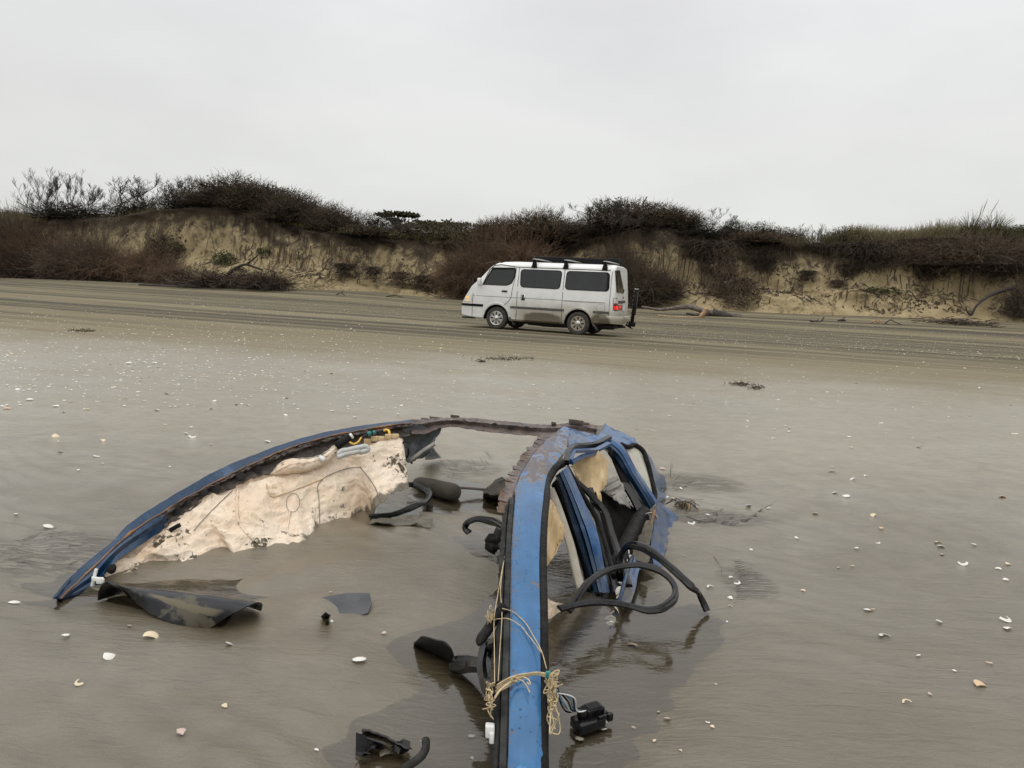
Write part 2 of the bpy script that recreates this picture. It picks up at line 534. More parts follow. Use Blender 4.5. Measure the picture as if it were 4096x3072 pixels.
t.set(Base_Color=c, Normal=nb, Roughness=t.mix(dry, t.mix(t.ramp(big, 0.35, 0.65), (0.30,) * 3, (0.40,) * 3), (0.85,) * 3),
      Specular_IOR_Level=t.ramp(dry, 0, 0.8, 0.8, 0.15), Specular_Tint=(1, 0.97, 0.90, 1), Coat_Tint=(1, 0.985, 0.95, 1), Coat_IOR=1.50, Coat_Roughness=0.27,
      Coat_Weight=t.math('MULTIPLY', t.math('SUBTRACT', 1.0, dry), t.ramp(t.noise(t.map(pos, (0.8, 2.2, 0)), 1.0, 5, 0.6), 0.3, 0.65, 0.55, 1.0)), Coat_Normal=t.bump(hh, 0.5, 0.014))
SAND = t.m

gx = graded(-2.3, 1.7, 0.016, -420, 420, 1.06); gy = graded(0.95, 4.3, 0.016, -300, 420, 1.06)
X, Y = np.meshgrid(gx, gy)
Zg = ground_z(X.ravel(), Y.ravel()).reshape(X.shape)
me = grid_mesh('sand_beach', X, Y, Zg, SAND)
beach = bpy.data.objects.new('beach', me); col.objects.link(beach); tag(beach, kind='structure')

t = NT('pool_water')                          # shallow brown standing water
pos = t.pos()
rip = t.noise(t.map(pos, (1, 2.2, 1)), 14, 3, 0.5, 0.5)
rip2 = t.noise(t.map(pos, (1, 2.6, 1)), 55, 2)
nb = t.bump(t.math('ADD', rip, t.math('MULTIPLY', rip2, 0.22)), 0.10, 0.012)
tr = t.n('ShaderNodeBsdfTransparent', {'Color': (0.97, 0.94, 0.88)})
gl = t.n('ShaderNodeBsdfGlossy', {'Color': (1, 1, 1), 'Roughness': 0.015, 'Normal': nb})
fr = t.n('ShaderNodeFresnel', {'IOR': 1.62, 'Normal': nb})
mxs = t.n('ShaderNodeMixShader', {0: fr.outputs[0], 1: tr.outputs[0], 2: gl.outputs[0]})
t.t.links.new(mxs.outputs[0], t.out.inputs[0])
WATER = t.m
xs = np.linspace(-2.2, 1.35, 40); ys = np.linspace(0.7, 4.3, 40)
X, Y = np.meshgrid(xs, ys)
me = grid_mesh('standing_water', X, Y, np.full(X.shape, ZW), WATER)
o = bpy.data.objects.new('water', me); col.objects.link(o); tag(o, kind='structure')

# ------------------------------------------------------------------ the eroded dune
tt = np.arange(-45, 125, 0.26)
qf = np.r_[np.linspace(0, 0.7, 16)[:-1], np.linspace(0.7, 1.0, 18)]
qb = np.array([0.12, 0.3, 0.6, 1, 1.6, 2.4, 3.4, 4.6, 6, 8, 11, 15, 20, 28, 40, 60, 90, 140])
rows = []
zf = zfoot(tt); zl = zlip(tt)
wv = WL + 0.5 * fbm(tt * 0.22, tt * 0, 31, 3)
for i, qv in enumerate(qf):
    g = 0.60 * qv + 0.40 * sst((qv - 0.62) / 0.34)
    zz = zf - 0.12 + (zl - zf + 0.12) * g
    gul = (0.75 * fbm(tt * 0.35 + 4 * qv, qv * 2.2 + tt * 0.02, 33, 4) + 0.42 * fbm(tt * 1.3, qv * 5, 35, 4)) * sst(qv / 0.2) * (1 - 0.6 * sst((qv - 0.9) / 0.1))
    dd = wv * qv + gul - 0.30 * sst((qv - 0.86) / 0.14)
    zz = zz + 0.17 * fbm(tt * 0.9, qv * 7, 37, 3) * sst(qv / 0.15) * (1 - sst((qv - 0.85) / 0.15))
    rows.append((dd, zz))
for qv in qb:
    lift = 0.12 * sst(qv / 0.6) + 0.25 * fbm(tt * 0.25, qv * 0.3 + tt * 0, 41, 3) * sst((qv - 0.5) / 3) - 1.2 * sst((qv - 15) / 60)
    rows.append((wv - 0.30 + 0.3 * sst(qv / 0.6) + qv, zl + lift))
D = np.array([r_[0] for r_ in rows]); Zd = np.array([r_[1] for r_ in rows])
X = FA.x + FE.x * tt[None] + FN.x * D; Y = FA.y + FE.y * tt[None] + FN.y * D

t = NT('dune_sand')
pos = t.pos()
fa = t.attr('face')
n1 = t.noise(pos, 0.9, 5, 0.6); n2 = t.noise(pos, 7, 4, 0.6)
along = t.map(pos, (1, 1, 1), (0, 0, -math.atan2(FE.y, FE.x)))
str_ = t.noise(t.map(along, (1.1, 0.6, 0.9)), 1.0, 6, 0.68, 0.6)
c = t.mix(t.ramp(n1, 0.3, 0.7), (0.28, 0.222, 0.122), (0.395, 0.318, 0.188))
c = t.mix(t.ramp(t.math('ADD', t.math('MULTIPLY', str_, 0.6), t.math('MULTIPLY', n2, 0.4)), 0.48, 0.60, 0, 0.75), c, (0.095, 0.074, 0.046))
soil = t.ramp(t.math('ADD', fa, t.math('MULTIPLY', t.math('SUBTRACT', str_, 0.5), 0.55)), 0.70, 0.92)
c = t.mix(soil, c, t.mix(n2, (0.035, 0.028, 0.020), (0.09, 0.07, 0.05)))
hum = t.ramp(fa, 1.02, 1.15)
c = t.mix(hum, c, t.mix(t.ramp(n1, 0.4, 0.6), (0.06, 0.055, 0.028), (0.10, 0.085, 0.045)))
t.set(Base_Color=c, Roughness=0.95, Specular_IOR_Level=0.1, Normal=t.bump(t.math('ADD', str_, t.math('MULTIPLY', n2, 0.6)), 0.9, 0.12))
me = grid_mesh('dune_bank', X, Y, Zd, t.m)
fa_ = np.r_[qf, 1.0 + qb][:, None] * np.ones(len(tt))[None]
at = me.attributes.new('face', 'FLOAT', 'POINT'); at.data.foreach_set('value', fa_.ravel().astype(np.float32))
dune = bpy.data.objects.new('terrain', me); col.objects.link(dune); tag(dune, kind='structure')


def bvh_of(me): return BVHTree.FromPolygons([v.co[:] for v in me.vertices], [p.vertices[:] for p in me.polygons])


BV_D = bvh_of(dune.data); BV_G = bvh_of(beach.data)


def hit(px, py, which='both'):
    d = ray(px, py).normalized()
    best = None
    for nm, b in (('d', BV_D), ('g', BV_G)):
        if which in ('both', nm):
            p, n, i, k = b.ray_cast(CAM, d)
            if p is not None and (best is None or k < best[2]): best = (p, n, k)
    return best if best else (P(px, py, 50), Vector((0, 0, 1)), 50)


def gz(x, y):
    p, n, i, k = BV_G.ray_cast(Vector((x, y, 30)), Vector((0, 0, -1)))
    return p.z


def dz(x, y):
    p, n, i, k = BV_D.ray_cast(Vector((x, y, 60)), Vector((0, 0, -1)))
    return p.z if p is not None else 0.0
# ------------------------------------------------------------------ vegetation
def veg(name, c, c2, rough=0.85, scale=3.0, obj_rand=0.25, trans=False):
    t = NT(name)
    f = t.noise(t.obj(), scale, 3)
    r_ = t.n('ShaderNodeObjectInfo').outputs['Random']
    cc = t.mix(t.ramp(f, 0.32, 0.68), c2, c)
    k = t.ramp(r_, 0, 1, 1 - obj_rand, 1 + obj_rand)
    q = t.n('ShaderNodeVectorMath', operation='SCALE'); t.put(q.inputs[0], cc); t.put(q.inputs['Scale'], k)
    t.set(Base_Color=q.outputs[0], Roughness=rough, Specular_IOR_Level=0.2)
    return t.m


V_DARK = veg('dark_twigs', (0.068, 0.058, 0.048), (0.040, 0.034, 0.029))
V_BROWN = veg('brown_twigs', (0.120, 0.086, 0.059), (0.068, 0.050, 0.037))
V_RED = veg('reddish_twigs', (0.140, 0.090, 0.056), (0.080, 0.054, 0.037))
V_ROOT = veg('roots', (0.084, 0.064, 0.045), (0.044, 0.034, 0.025))
V_LEAF = veg('dark_leaves', (0.050, 0.051, 0.024), (0.026, 0.027, 0.014))
V_GREEN = veg('green_leaves', (0.068, 0.084, 0.032), (0.036, 0.048, 0.019))
V_OLIVE = veg('olive_needles', (0.120, 0.108, 0.053), (0.072, 0.064, 0.034))
V_TAN = veg('dry_grass', (0.240, 0.200, 0.112), (0.136, 0.112, 0.064))
V_GRASS = veg('grass_blades', (0.140, 0.120, 0.062), (0.066, 0.062, 0.030), scale=0.35)
V_MOSS = veg('yellow_moss', (0.192, 0.176, 0.048), (0.112, 0.104, 0.036))
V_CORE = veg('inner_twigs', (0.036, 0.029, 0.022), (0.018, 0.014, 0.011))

NR = np.random.RandomState(11)


def strands(pts, r):                          # pts [N,k,3], r [N,k] -> triangular tapered tubes
    N, k, _ = pts.shape
    d = pts[:, -1] - pts[:, 0]
    d = d / (np.linalg.norm(d, axis=1, keepdims=True) + 1e-9)
    a = np.cross(d, NR.normal(size=(N, 3))); a /= np.linalg.norm(a, axis=1, keepdims=True) + 1e-9
    b = np.cross(d, a)
    V = np.empty((N, k, 3, 3))
    for j in range(3):
        an = 2 * math.pi * j / 3
        V[:, :, j] = pts + (a * math.cos(an) + b * math.sin(an))[:, None, :] * r[:, :, None]
    base = (np.arange(N) * k * 3)[:, None, None] + (np.arange(k - 1) * 3)[None, :, None] + np.arange(3)[None, None, :]
    nxt = (np.arange(N) * k * 3)[:, None, None] + (np.arange(k - 1) * 3)[None, :, None] + ((np.arange(3) + 1) % 3)[None, None, :]
    Q = np.stack([base, nxt, nxt + 3, base + 3], -1).reshape(-1, 4)
    return V.reshape(-1, 3), Q


def arcs(base, d0, ln, k=5, droop=0.0, lift=0.0, jit=0.10):
    N = len(base)
    p = np.empty((N, k, 3)); p[:, 0] = base
    d = d0 / (np.linalg.norm(d0, axis=1, keepdims=True) + 1e-9)
    st = (ln / (k - 1))[:, None]
    for i in range(1, k):
        d = d + NR.normal(size=(N, 3)) * jit
        d[:, 2] += lift - droop
        d /= np.linalg.norm(d, axis=1, keepdims=True) + 1e-9
        p[:, i] = p[:, i - 1] + d * st
    return p


def taper(N, k, r0, r1, sz=None):
    t = np.linspace(0, 1, k)[None, :]
    r_ = r0 + (r1 - r0) * t + np.zeros((N, 1))
    return r_ * (sz[:, None] if sz is not None else 1)


def leaves(c, size, up=0.3):
    N = len(c)
    a = NR.normal(size=(N, 3)); a[:, 2] += up; a /= np.linalg.norm(a, axis=1, keepdims=True)
    b = np.cross(a, NR.normal(size=(N, 3))); b /= np.linalg.norm(b, axis=1, keepdims=True)
    s = size * NR.uniform(0.6, 1.4, size=(N, 1))
    V = np.stack([c - b * s * 0.35, c + a * s * 0.9 - b * s * 0.1, c + b * s * 0.35 + a * s * 0.5, c - a * s * 0.5 + b * 0.1 * s], 1)
    return V.reshape(-1, 3), np.arange(N * 4).reshape(N, 4)


def veg_mesh(name, parts):                    # parts: (V, Q, material)
    V = np.concatenate([p[0] for p in parts]); o = 0; Qs, mi, mats = [], [], []
    if name in ('shrub', 'brush', 'grass_tuft', 'creeping_plant'):
        V[:, 2] /= np.percentile(V[:, 2], 98.5)
        for q in (0, 1): V[:, q] /= np.percentile(V[:, q], 97) - np.percentile(V[:, q], 3)
    for v, q, m in parts:
        if m not in mats: mats.append(m)
        Qs.append(q + o); mi.append(np.full(len(q), mats.index(m), np.int32)); o += len(v)
    me = bpy.data.meshes.new(name)
    np_mesh(me, V, np.concatenate(Qs), False)
    for m in mats: me.materials.append(m)
    me.polygons.foreach_set('material_index', np.concatenate(mi))
    return me


def U(n, a=0.0, b=1.0): return NR.uniform(a, b, size=n)


def dome_pts(N, lump, shell=0.6):             # points inside a lumpy dome of unit size, mostly near its surface
    th = U(N, 0, 2 * math.pi); cz = U(N, 0.0, 1.0)
    rr = U(N) ** (1 - shell) * 1.0
    x = np.sqrt(1 - cz**2) * np.cos(th); y = np.sqrt(1 - cz**2) * np.sin(th)
    k = 1 + 0.30 * fbm(x * 2.2 + lump, y * 2.2 + cz * 1.7, 51, 3)
    p = np.stack([x * 0.5 * k * rr, y * 0.5 * k * rr, (0.10 + 0.90 * cz * k * 0.92) * rr], -1)
    n = np.stack([x, y, cz], -1)
    return p, n


def m_dense(seed, twig, leafm, nleaf, core=700, ntw=4200, spike=420):
    p, n = dome_pts(ntw, seed)
    d = n * 0.6 + NR.normal(size=(ntw, 3)) * 0.55 + np.array([0.25, 0, 0.5])
    a = arcs(p - n * 0.06, d, U(ntw, 0.06, 0.19), 4, 0, 0.06, 0.22)
    out = [(*strands(a, taper(ntw, 4, 0.0030, 0.0011)), twig)]
    sp = dome_pts(spike, seed, 0.92)
    a = arcs(sp[0], sp[1] * 0.5 + np.array([0.15, 0, 0.9]) + NR.normal(size=(spike, 3)) * 0.2, U(spike, 0.08, 0.20), 4, 0, 0.05, 0.10)
    out.append((*strands(a, taper(spike, 4, 0.0022, 0.0010)), twig))
    b0 = np.stack([U(90, -0.22, 0.22), U(90, -0.22, 0.22), np.zeros(90)], -1)
    tip, _ = dome_pts(90, seed, 0.8)
    a = arcs(b0, tip - b0 + np.array([0, 0, 0.2]), np.linalg.norm(tip - b0, axis=1), 6, 0, 0, 0.16)
    out.append((*strands(a, taper(90, 6, 0.010, 0.004)), V_DARK))
    if nleaf:
        q, n2 = dome_pts(nleaf, seed, 0.75)
        cl = 0.10 * fbm(q[:, 0] * 9, q[:, 2] * 9 + q[:, 1] * 5, 77, 2)
        keep = cl > -0.012
        out.append((*leaves(q[keep] * 1.02, 0.022, 0.8), leafm))
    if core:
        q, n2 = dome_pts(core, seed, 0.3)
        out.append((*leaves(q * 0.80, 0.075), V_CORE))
    return veg_mesh('shrub', out)


def m_brush(seed, twig, N=1100, droop=0.10, r=0.0042):    # bare tangled canes arching out of a base
    b0 = np.stack([NR.normal(size=N) * 0.20, NR.normal(size=N) * 0.20, U(N, 0, 0.35)], -1)
    d = np.stack([b0[:, 0] * 2.5 + NR.normal(size=N) * 0.5, b0[:, 1] * 2.5 + NR.normal(size=N) * 0.5, U(N, 0.3, 1.3)], -1)
    a = arcs(b0, d, U(N, 0.25, 0.75), 6, droop, 0, 0.22)
    a[:, :, 2] = np.maximum(a[:, :, 2], 0.01)
    out = [(*strands(a, taper(N, 6, r * 1.3, r * 0.35)), twig)]
    M = N * 2
    i = NR.randint(0, N, M); j = NR.randint(1, 5, M)
    st = a[i, j]
    a2 = arcs(st, NR.normal(size=(M, 3)) + np.array([0, 0, 0.5]), U(M, 0.06, 0.22), 4, 0, 0.03, 0.25)
    out.append((*strands(a2, taper(M, 4, r * 0.6, r * 0.28)), twig))
    M = N // 2
    b0 = np.stack([NR.normal(size=M) * 0.26, NR.normal(size=M) * 0.26, U(M, 0, 0.25)], -1)
    a3 = arcs(b0, NR.normal(size=(M, 3)) * np.array([1, 1, 0.4]), U(M, 0.1, 0.4), 4, 0, 0, 0.3)
    a3[:, :, 2] = np.abs(a3[:, :, 2])
    out.append((*strands(a3, taper(M, 4, r * 1.2, r * 0.6)), V_DARK))
    return veg_mesh('brush', out)


def m_mop(seed, twig, N=520, spread=0.5):     # slumped dead grass, roots and twigs, top at z = 1
    k = N // 2
    b0 = np.stack([NR.normal(size=N) * 0.17, NR.normal(size=N) * 0.06 - 0.03, np.r_[U(k, 0.75, 1.0), U(N - k, 0.25, 0.95)]], -1)
    d = np.stack([NR.normal(size=N) * spread + b0[:, 0], NR.normal(size=N) * 0.45 - 0.15, U(N, -0.8, 0.7)], -1)
    a = arcs(b0, d, U(N, 0.12, 0.62) ** 1.2, 6, 0.26, 0, 0.30)
    out = [(*strands(a, taper(N, 6, 0.0055, 0.0020)), twig)]
    n2 = N // 3
    b1 = np.stack([NR.normal(size=n2) * 0.20, NR.normal(size=n2) * 0.05, U(n2, 0.2, 1.0)], -1)
    out.append((*strands(arcs(b1, NR.normal(size=(n2, 3)) + np.array([0, -.2, .3]), U(n2, 0.1, 0.35), 5, 0.05, 0, 0.3), taper(n2, 5, 0.0045, 0.0018)), V_DARK))
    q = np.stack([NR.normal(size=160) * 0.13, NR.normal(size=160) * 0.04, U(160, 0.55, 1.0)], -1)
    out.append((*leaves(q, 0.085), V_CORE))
    q = np.stack([NR.normal(size=200) * 0.18, NR.normal(size=200) * 0.06 - 0.03, U(200, 0.1, 1.0)], -1)
    out.append((*leaves(q, 0.045), twig))
    return veg_mesh('dead_grass_clump', out)


def m_tuft(seed, mat_, N=260, droop=0.12, w=0.4):
    b0 = np.stack([NR.normal(size=N) * 0.10, NR.normal(size=N) * 0.10, np.zeros(N)], -1)
    d = np.stack([NR.normal(size=N) * w, NR.normal(size=N) * w, np.ones(N)], -1)
    a = arcs(b0, d, U(N, 0.5, 1.1), 5, droop, 0, 0.05)
    return veg_mesh('grass_tuft', [(*strands(a, taper(N, 5, 0.009, 0.003)), mat_)])


def m_patch(seed, mat_, N=700):
    p, n = dome_pts(N, seed, 0.7)
    return veg_mesh('creeping_plant', [(*leaves(p, 0.07, 0.5), mat_)])


def m_bare_tree(seed, stems=3, spread=0.35, lean=0.15, fine=5, r0=0.020):
    R_ = random.Random(seed)
    thick, thin = [], []

    def grow(p, d, ln, r, dep):
        k = 5
        pts = [p]
        for i in range(1, k):
            d = (d + Vector((R_.gauss(0, 0.16) + 0.02 * lean, R_.gauss(0, 0.16), R_.gauss(0, 0.12) + (0.16 if dep >= 2 else 0.05)))).normalized()
            p = p + d * (ln / (k - 1)); pts.append(p)
        (thick if dep < 2 else thin).append((pts, r, r * (0.55 if dep < 3 else 0.4)))
        if dep == 4: return
        nch = [3, 4, 4, fine + 2][dep]
        for c in range(nch):
            i = R_.randint(1, k - 1) if c else k - 1
            ang = R_.uniform(0, 6.283)
            o = d.orthogonal().normalized(); o.rotate(Matrix.Rotation(ang, 3, d))
            nd = (d * R_.uniform(0.35, 0.9) + o * R_.uniform(0.4, 0.95) + Vector((lean * 0.3, 0, 0.6 if dep > 0 else 0.25))).normalized()
            grow(pts[i], nd, ln * R_.uniform(0.5, 0.72), r * 0.55, dep + 1)
    for s_ in range(stems):
        grow(Vector((R_.uniform(-.06, .06), R_.uniform(-.06, .06), 0)), Vector((R_.gauss(lean, spread), R_.gauss(0, spread), 0.85)).normalized(), R_.uniform(0.32, 0.42), r0, 0)
    mz = float(np.percentile([p.z for l in (thick, thin) for s_ in l for p in s_[0]], 97))

    def mk(lst, name, m):
        A = np.array([[list(p) for p in s_[0]] for s_ in lst]) / mz
        r_ = np.array([np.linspace(s_[1], s_[2], 5) for s_ in lst])
        return veg_mesh(name, [(*strands(A, np.maximum(r_ * 0.72, 0.0019)), m)])
    return mk(thick, 'trunk', V_DARK), mk(thin, 'crown', V_DARK)


PROTO = {
    'dense': [m_dense(3.1, V_BROWN, V_LEAF, 1500), m_dense(9.4, V_BROWN, V_LEAF, 700)],
    'darkdome': [m_dense(5.7, V_BROWN, V_LEAF, 3400)],
    'grey': [m_dense(1.9, V_DARK, V_LEAF, 500, 350, 2000, 420)],
    'green': [m_dense(7.7, V_DARK, V_GREEN, 3600, 700, 900, 60)],
    'olive': [m_dense(8.3, V_BROWN, V_OLIVE, 2600, 500, 1800, 200)],
    'red': [m_brush(1, V_RED), m_brush(2, V_RED, 900, 0.16)],
    'brown': [m_brush(3, V_BROWN), m_brush(4, V_BROWN, 1300, 0.05)],
    'darkbrush': [m_brush(5, V_ROOT, 500, 0.14, 0.007)],
    'mop': [m_mop(1, V_ROOT), m_mop(2, V_ROOT, 620, 0.7), m_mop(3, V_BROWN, 480, 0.35)],
    'tuft': [m_tuft(1, V_TAN), m_tuft(2, V_ROOT, 300, 0.22, 0.7)],
    'toetoe': [m_tuft(3, V_GRASS, 420, 0.16, 0.55)],
    'patch': [m_patch(1, V_GREEN), m_patch(2, V_MOSS)],
}
BT = {}


def bare(seed, **k):
    key = (seed, tuple(sorted(k.items())))
    if key not in BT: BT[key] = m_bare_tree(seed, **k)
    return BT[key]


def put_mesh(name, me, loc, sc_, rz, label, cat, group=None, tilt=(0, 0)):
    o = bpy.data.objects.new(name, me); col.objects.link(o)
    o.location = loc; o.scale = sc_; o.rotation_euler = (tilt[0], tilt[1], rz)
    return tag(o, label, cat, group)


def lip_base(px, delta):                      # a spot on the dune top `delta` metres behind the lip
    t_, p = on_line(px, 930, WL + delta)
    x, y = FA.x + FE.x * t_ + FN.x * (WL + delta), FA.y + FE.y * t_ + FN.y * (WL + delta)
    return Vector((x, y, dz(x, y)))


def on_lip(kind, i, name, px, top, wpx, delta, label, cat='shrub', group=None, rz=0.0, deep=0.8, sink=0.06):
    b = lip_base(px, delta)
    h = max(0.5, P(px, top, b.y).z - b.z)
    wd = wpx / F * b.y
    me = PROTO[kind][i]
    return put_mesh(name, me, b - Vector((0, 0, sink * h)), (wd * 1.05, wd * deep, h * 1.04), rz, label, cat, group)


def on_face(kind, i, name, px, base, top, wpx, label, cat='shrub', group=None, rz=0.0, deep=0.8, which='both', out=0.0):
    p, n, k = hit(px, base, which)
    p = p - FN * out
    h = (P(px, top, p.y).z - p.z) * (1.22 if 'bare_brush' in name else 1.0)
    wd = wpx / F * p.y
    return put_mesh(name, PROTO[kind][i], p - Vector((0, 0, 0.04 * h)), (wd, wd * deep, h), rz, label, cat, group)


def tree_at(seed, px, top, wpx, delta, label, rz=0.0, **k):
    b = lip_base(px, delta)
    tk, cw = bare(seed, **k)
    h = P(px, top, b.y).z - b.z
    xs_ = np.array([v.co.x for v in cw.vertices]); wd = float(np.percentile(xs_, 98) - np.percentile(xs_, 2))
    s = (wpx / F * b.y) / wd
    r = thing('bare_tree', label, 'tree', b - Vector((0, 0, 0.1)), None, rz)
    for nm, me in (('trunk', tk), ('crown', cw)):
        o = bpy.data.objects.new(nm, me); col.objects.link(o); o.parent = r; o.scale = (s, s, h)
    return r


# dune top, from one end of the photograph to the other
tree_at(5, 205, 705, 210, 1.3, 'sprawling bare tree nearest the grassy end of the dune top, all upright twigs', stems=5, spread=0.5, fine=5)
tree_at(6, 340, 712, 220, 1.5, 'wide bare many-stemmed tree next to the sprawling one on the dune top', 0.4, stems=5, spread=0.5, lean=0.2)
tree_at(8, 465, 702, 190, 1.2, 'bare black tree with spread limbs like a candelabra on the dune top', 0.2, stems=2, spread=0.5, fine=4, r0=0.028)
tree_at(12, 585, 700, 100, 1.0, 'slender bare tree with a small bent crown standing alone on the dune crest', 0.0, stems=1, spread=0.25, lean=0.3, fine=4)
tree_at(15, 690, 712, 150, 1.2, 'bare dark tree with crooked limbs beside the big brown thicket', 0.1, stems=3, spread=0.5)
tree_at(17, 775, 706, 150, 1.6, 'bare twiggy tree merging into the big brown thicket', 0.8, stems=3, spread=0.45)
on_lip('grey', 0, 'scrub', 300, 812, 330, 1.0, 'low dark scrub under the wide bare trees', 'scrub')
on_lip('grey', 0, 'scrub', 560, 792, 200, 1.8, 'low grey scrub behind the slender bare tree', 'scrub', None, 1.0)
on_lip('grey', 0, 'scrub', 735, 768, 200, 1.3, 'dark scrub filling under the crooked bare tree', 'scrub', None, 2.0)
on_lip('darkdome', 0, 'hedge_shrub', 40, 846, 280, 9, 'dark low hedge line behind the grassy end of the dune', 'shrub')
on_lip('dense', 0, 'shrub', 935, 712, 300, 1.5, 'tallest brown thicket at the highest point of the long dune', 'shrub')
on_lip('darkdome', 0, 'shrub', 1070, 745, 290, 2.2, 'brown thicket second down the slope from the tallest one', 'shrub', None, 0.5)
on_lip('dense', 1, 'shrub', 1190, 786, 270, 1.8, 'brown thicket halfway down the long slope of shrubs', 'shrub', None, 0.9)
on_lip('dense', 0, 'shrub', 1325, 822, 230, 1.2, 'reddish brown rounded thicket ending the long slope of shrubs', 'shrub', None, 2.2)
on_lip('dense', 1, 'shrub', 860, 770, 200, 0.8, 'brown thicket in front of the tallest one at the dune lip', 'shrub', None, 2.9)
on_lip('grey', 0, 'shrub', 1490, 852, 190, 2.5, 'dark grey twiggy shrub standing in front of the flat-topped tree', 'shrub', None, 0.3)
on_lip('grey', 0, 'shrub', 1610, 884, 170, 1.6, 'dark shrub under the overhanging crown of the flat-topped tree', 'shrub', None, 1.3)
on_lip('olive', 0, 'shrub', 1480, 905, 260, 0.5, 'olive brown shrub low on the lip before the grey twiggy shrub', 'shrub', None, 0.8)
on_lip('olive', 0, 'shrub', 1700, 898, 240, 1.5, 'olive brown shrub below the long green crown', 'shrub', None, 0.3)
on_lip('olive', 0, 'shrub', 1850, 892, 240, 2.0, 'olive green shrub between the long green crown and the tall brown shrub', 'shrub', None, 1.6)
on_lip('dense', 1, 'shrub', 1985, 872, 180, 1.2, 'brown shrub tucked against the tall brown shrub above the van', 'shrub', None, 2.4)
on_lip('dense', 0, 'shrub', 2150, 845, 300, 0.8, 'tall reddish brown shrub on the dune directly above the van', 'shrub', None, 1.1)
tree_at(22, 2090, 825, 90, 5, 'small bare conifer tip poking up behind the tall brown shrub above the van', stems=1, spread=0.1, lean=0.0, fine=5)
tree_at(25, 2380, 815, 230, 1.0, 'bare tree with curling pale twigs in the gap beside the dark dome shrub', 0.3, stems=4, spread=0.6, lean=-0.1, fine=5)
on_lip('dense', 1, 'shrub', 2300, 880, 240, 1.2, 'brown shrub filling the gap between the tall brown shrub and the curling bare tree', 'shrub', None, 0.6)
on_lip('grey', 0, 'shrub', 2375, 890, 200, 1.8, 'grey twiggy scrub behind the curling bare tree', 'scrub', None, 2.7)
on_lip('darkdome', 0, 'shrub', 2540, 806, 330, 1.6, 'dark dome-shaped shrub crowning the second dune hump', 'shrub', None, 0.2)
on_lip('darkdome', 0, 'shrub', 2690, 840, 240, 1.4, 'dark shrub on the falling side of the second dune hump', 'shrub', None, 2.0)
on_lip('grey', 0, 'shrub', 2420, 925, 190, 0.4, 'low grey scrub along the lip under the curling bare tree', 'scrub', None, 1.4)
tree_at(31, 2840, 838, 180, 1.5, 'bare straggling tree just past the dark shrubs of the second hump', 0.9, stems=4, spread=0.5, lean=0.1, fine=4)
on_lip('grey', 0, 'shrub', 2820, 905, 230, 0.6, 'grey twiggy shrub under the bare straggling tree', 'shrub', None, 0.5)
on_lip('green', 0, 'shrub', 2930, 886, 160, 2.0, 'bright green bush next to the bare straggling tree', 'shrub', None, 0.4)
on_lip('green', 0, 'shrub', 3045, 890, 150, 1.6, 'rounded green bush second from the bare straggling tree', 'shrub', None, 1.7)
on_lip('dense', 1, 'shrub', 3000, 928, 260, 0.5, 'brown scrub on the lip in front of the two green bushes', 'shrub', None, 1.9)
on_lip('olive', 0, 'shrub', 3140, 912, 170, 1.4, 'olive bush at the start of the low bare hedge', 'shrub', None, 2.6)
on_lip('olive', 0, 'shrub', 3400, 908, 190, 1.6, 'olive bush at the far end of the low bare hedge', 'shrub', None, 0.9)
for i, px in enumerate((3190, 3270)):
    tree_at(41 + i, px, 900, 130, 1.5, ['bare stunted tree in the low hedge nearer the green bushes', 'bare stunted tree in the low hedge nearer the tall dry grass'][i], 0.5 * i, stems=5, spread=0.6, fine=3)
on_lip('green', 0, 'shrub', 4010, 905, 150, 1.2, 'green bush beside the plumed tussock', 'shrub', None, 0.8)
on_lip('green', 0, 'shrub', 4110, 900, 150, 1.5, 'green bush at the edge of the view past the plumed tussock', 'shrub', None, 2.4)

# wind-flattened evergreen trees farther back
def flat_tree(px, top, wpx, delta, tiers, label, seed, under=0.30):
    b = lip_base(px, delta)
    wd = wpx / F * b.y; zt = P(px, top, b.y).z
    r = thing('flat_topped_tree', label, 'tree', b)
    mb = MB()
    Rr = random.Random(seed)
    mb.tube(cr([b - Vector((0, 0, .2)), b + Vector((0.1, 0, (zt - b.z) * 0.5)), b + Vector((0.05 * wd, 0, (zt - b.z) * 0.9))], 7), [0.16, .15, .13, .12, .1, .07, .04], 6)
    fo = []
    for (dx, dz_, wx, th) in tiers:
        c = Vector((b.x + dx * wd, b.y, zt - dz_ * wd))
        mb.tube(cr([b + Vector((0.02 * wd, 0, max(0.3, (c.z - b.z) * 0.6))), c + Vector((-dx * wd * 0.4, 0, -0.12)), c], 6), [0.08, .07, .06, .05, .04, .03], 5)
        N = int(900 * wx + 250)
        x = NR.normal(size=N) * 0.30 * wx * wd; y = NR.normal(size=N) * 0.25 * wx * wd
        lump = fbm(x / wd * 9 + dx * 7, y / wd * 9, seed, 3)
        z = (th * wd) * (lump * 0.9 + U(N, -0.5, 0.5)) + 0.10 * np.abs(x) * 0.4
        fo.append(leaves(np.stack([c.x + x, c.y + y, c.z - th * wd + z], -1), 0.20, 0.4))
    me = veg_mesh('crown', [(v, q, V_LEAF) for v, q in fo])
    mb.build('trunk', V_DARK, r)
    me.transform(Matrix.Translation(-b))
    o = bpy.data.objects.new('crown', me); col.objects.link(o); o.parent = r


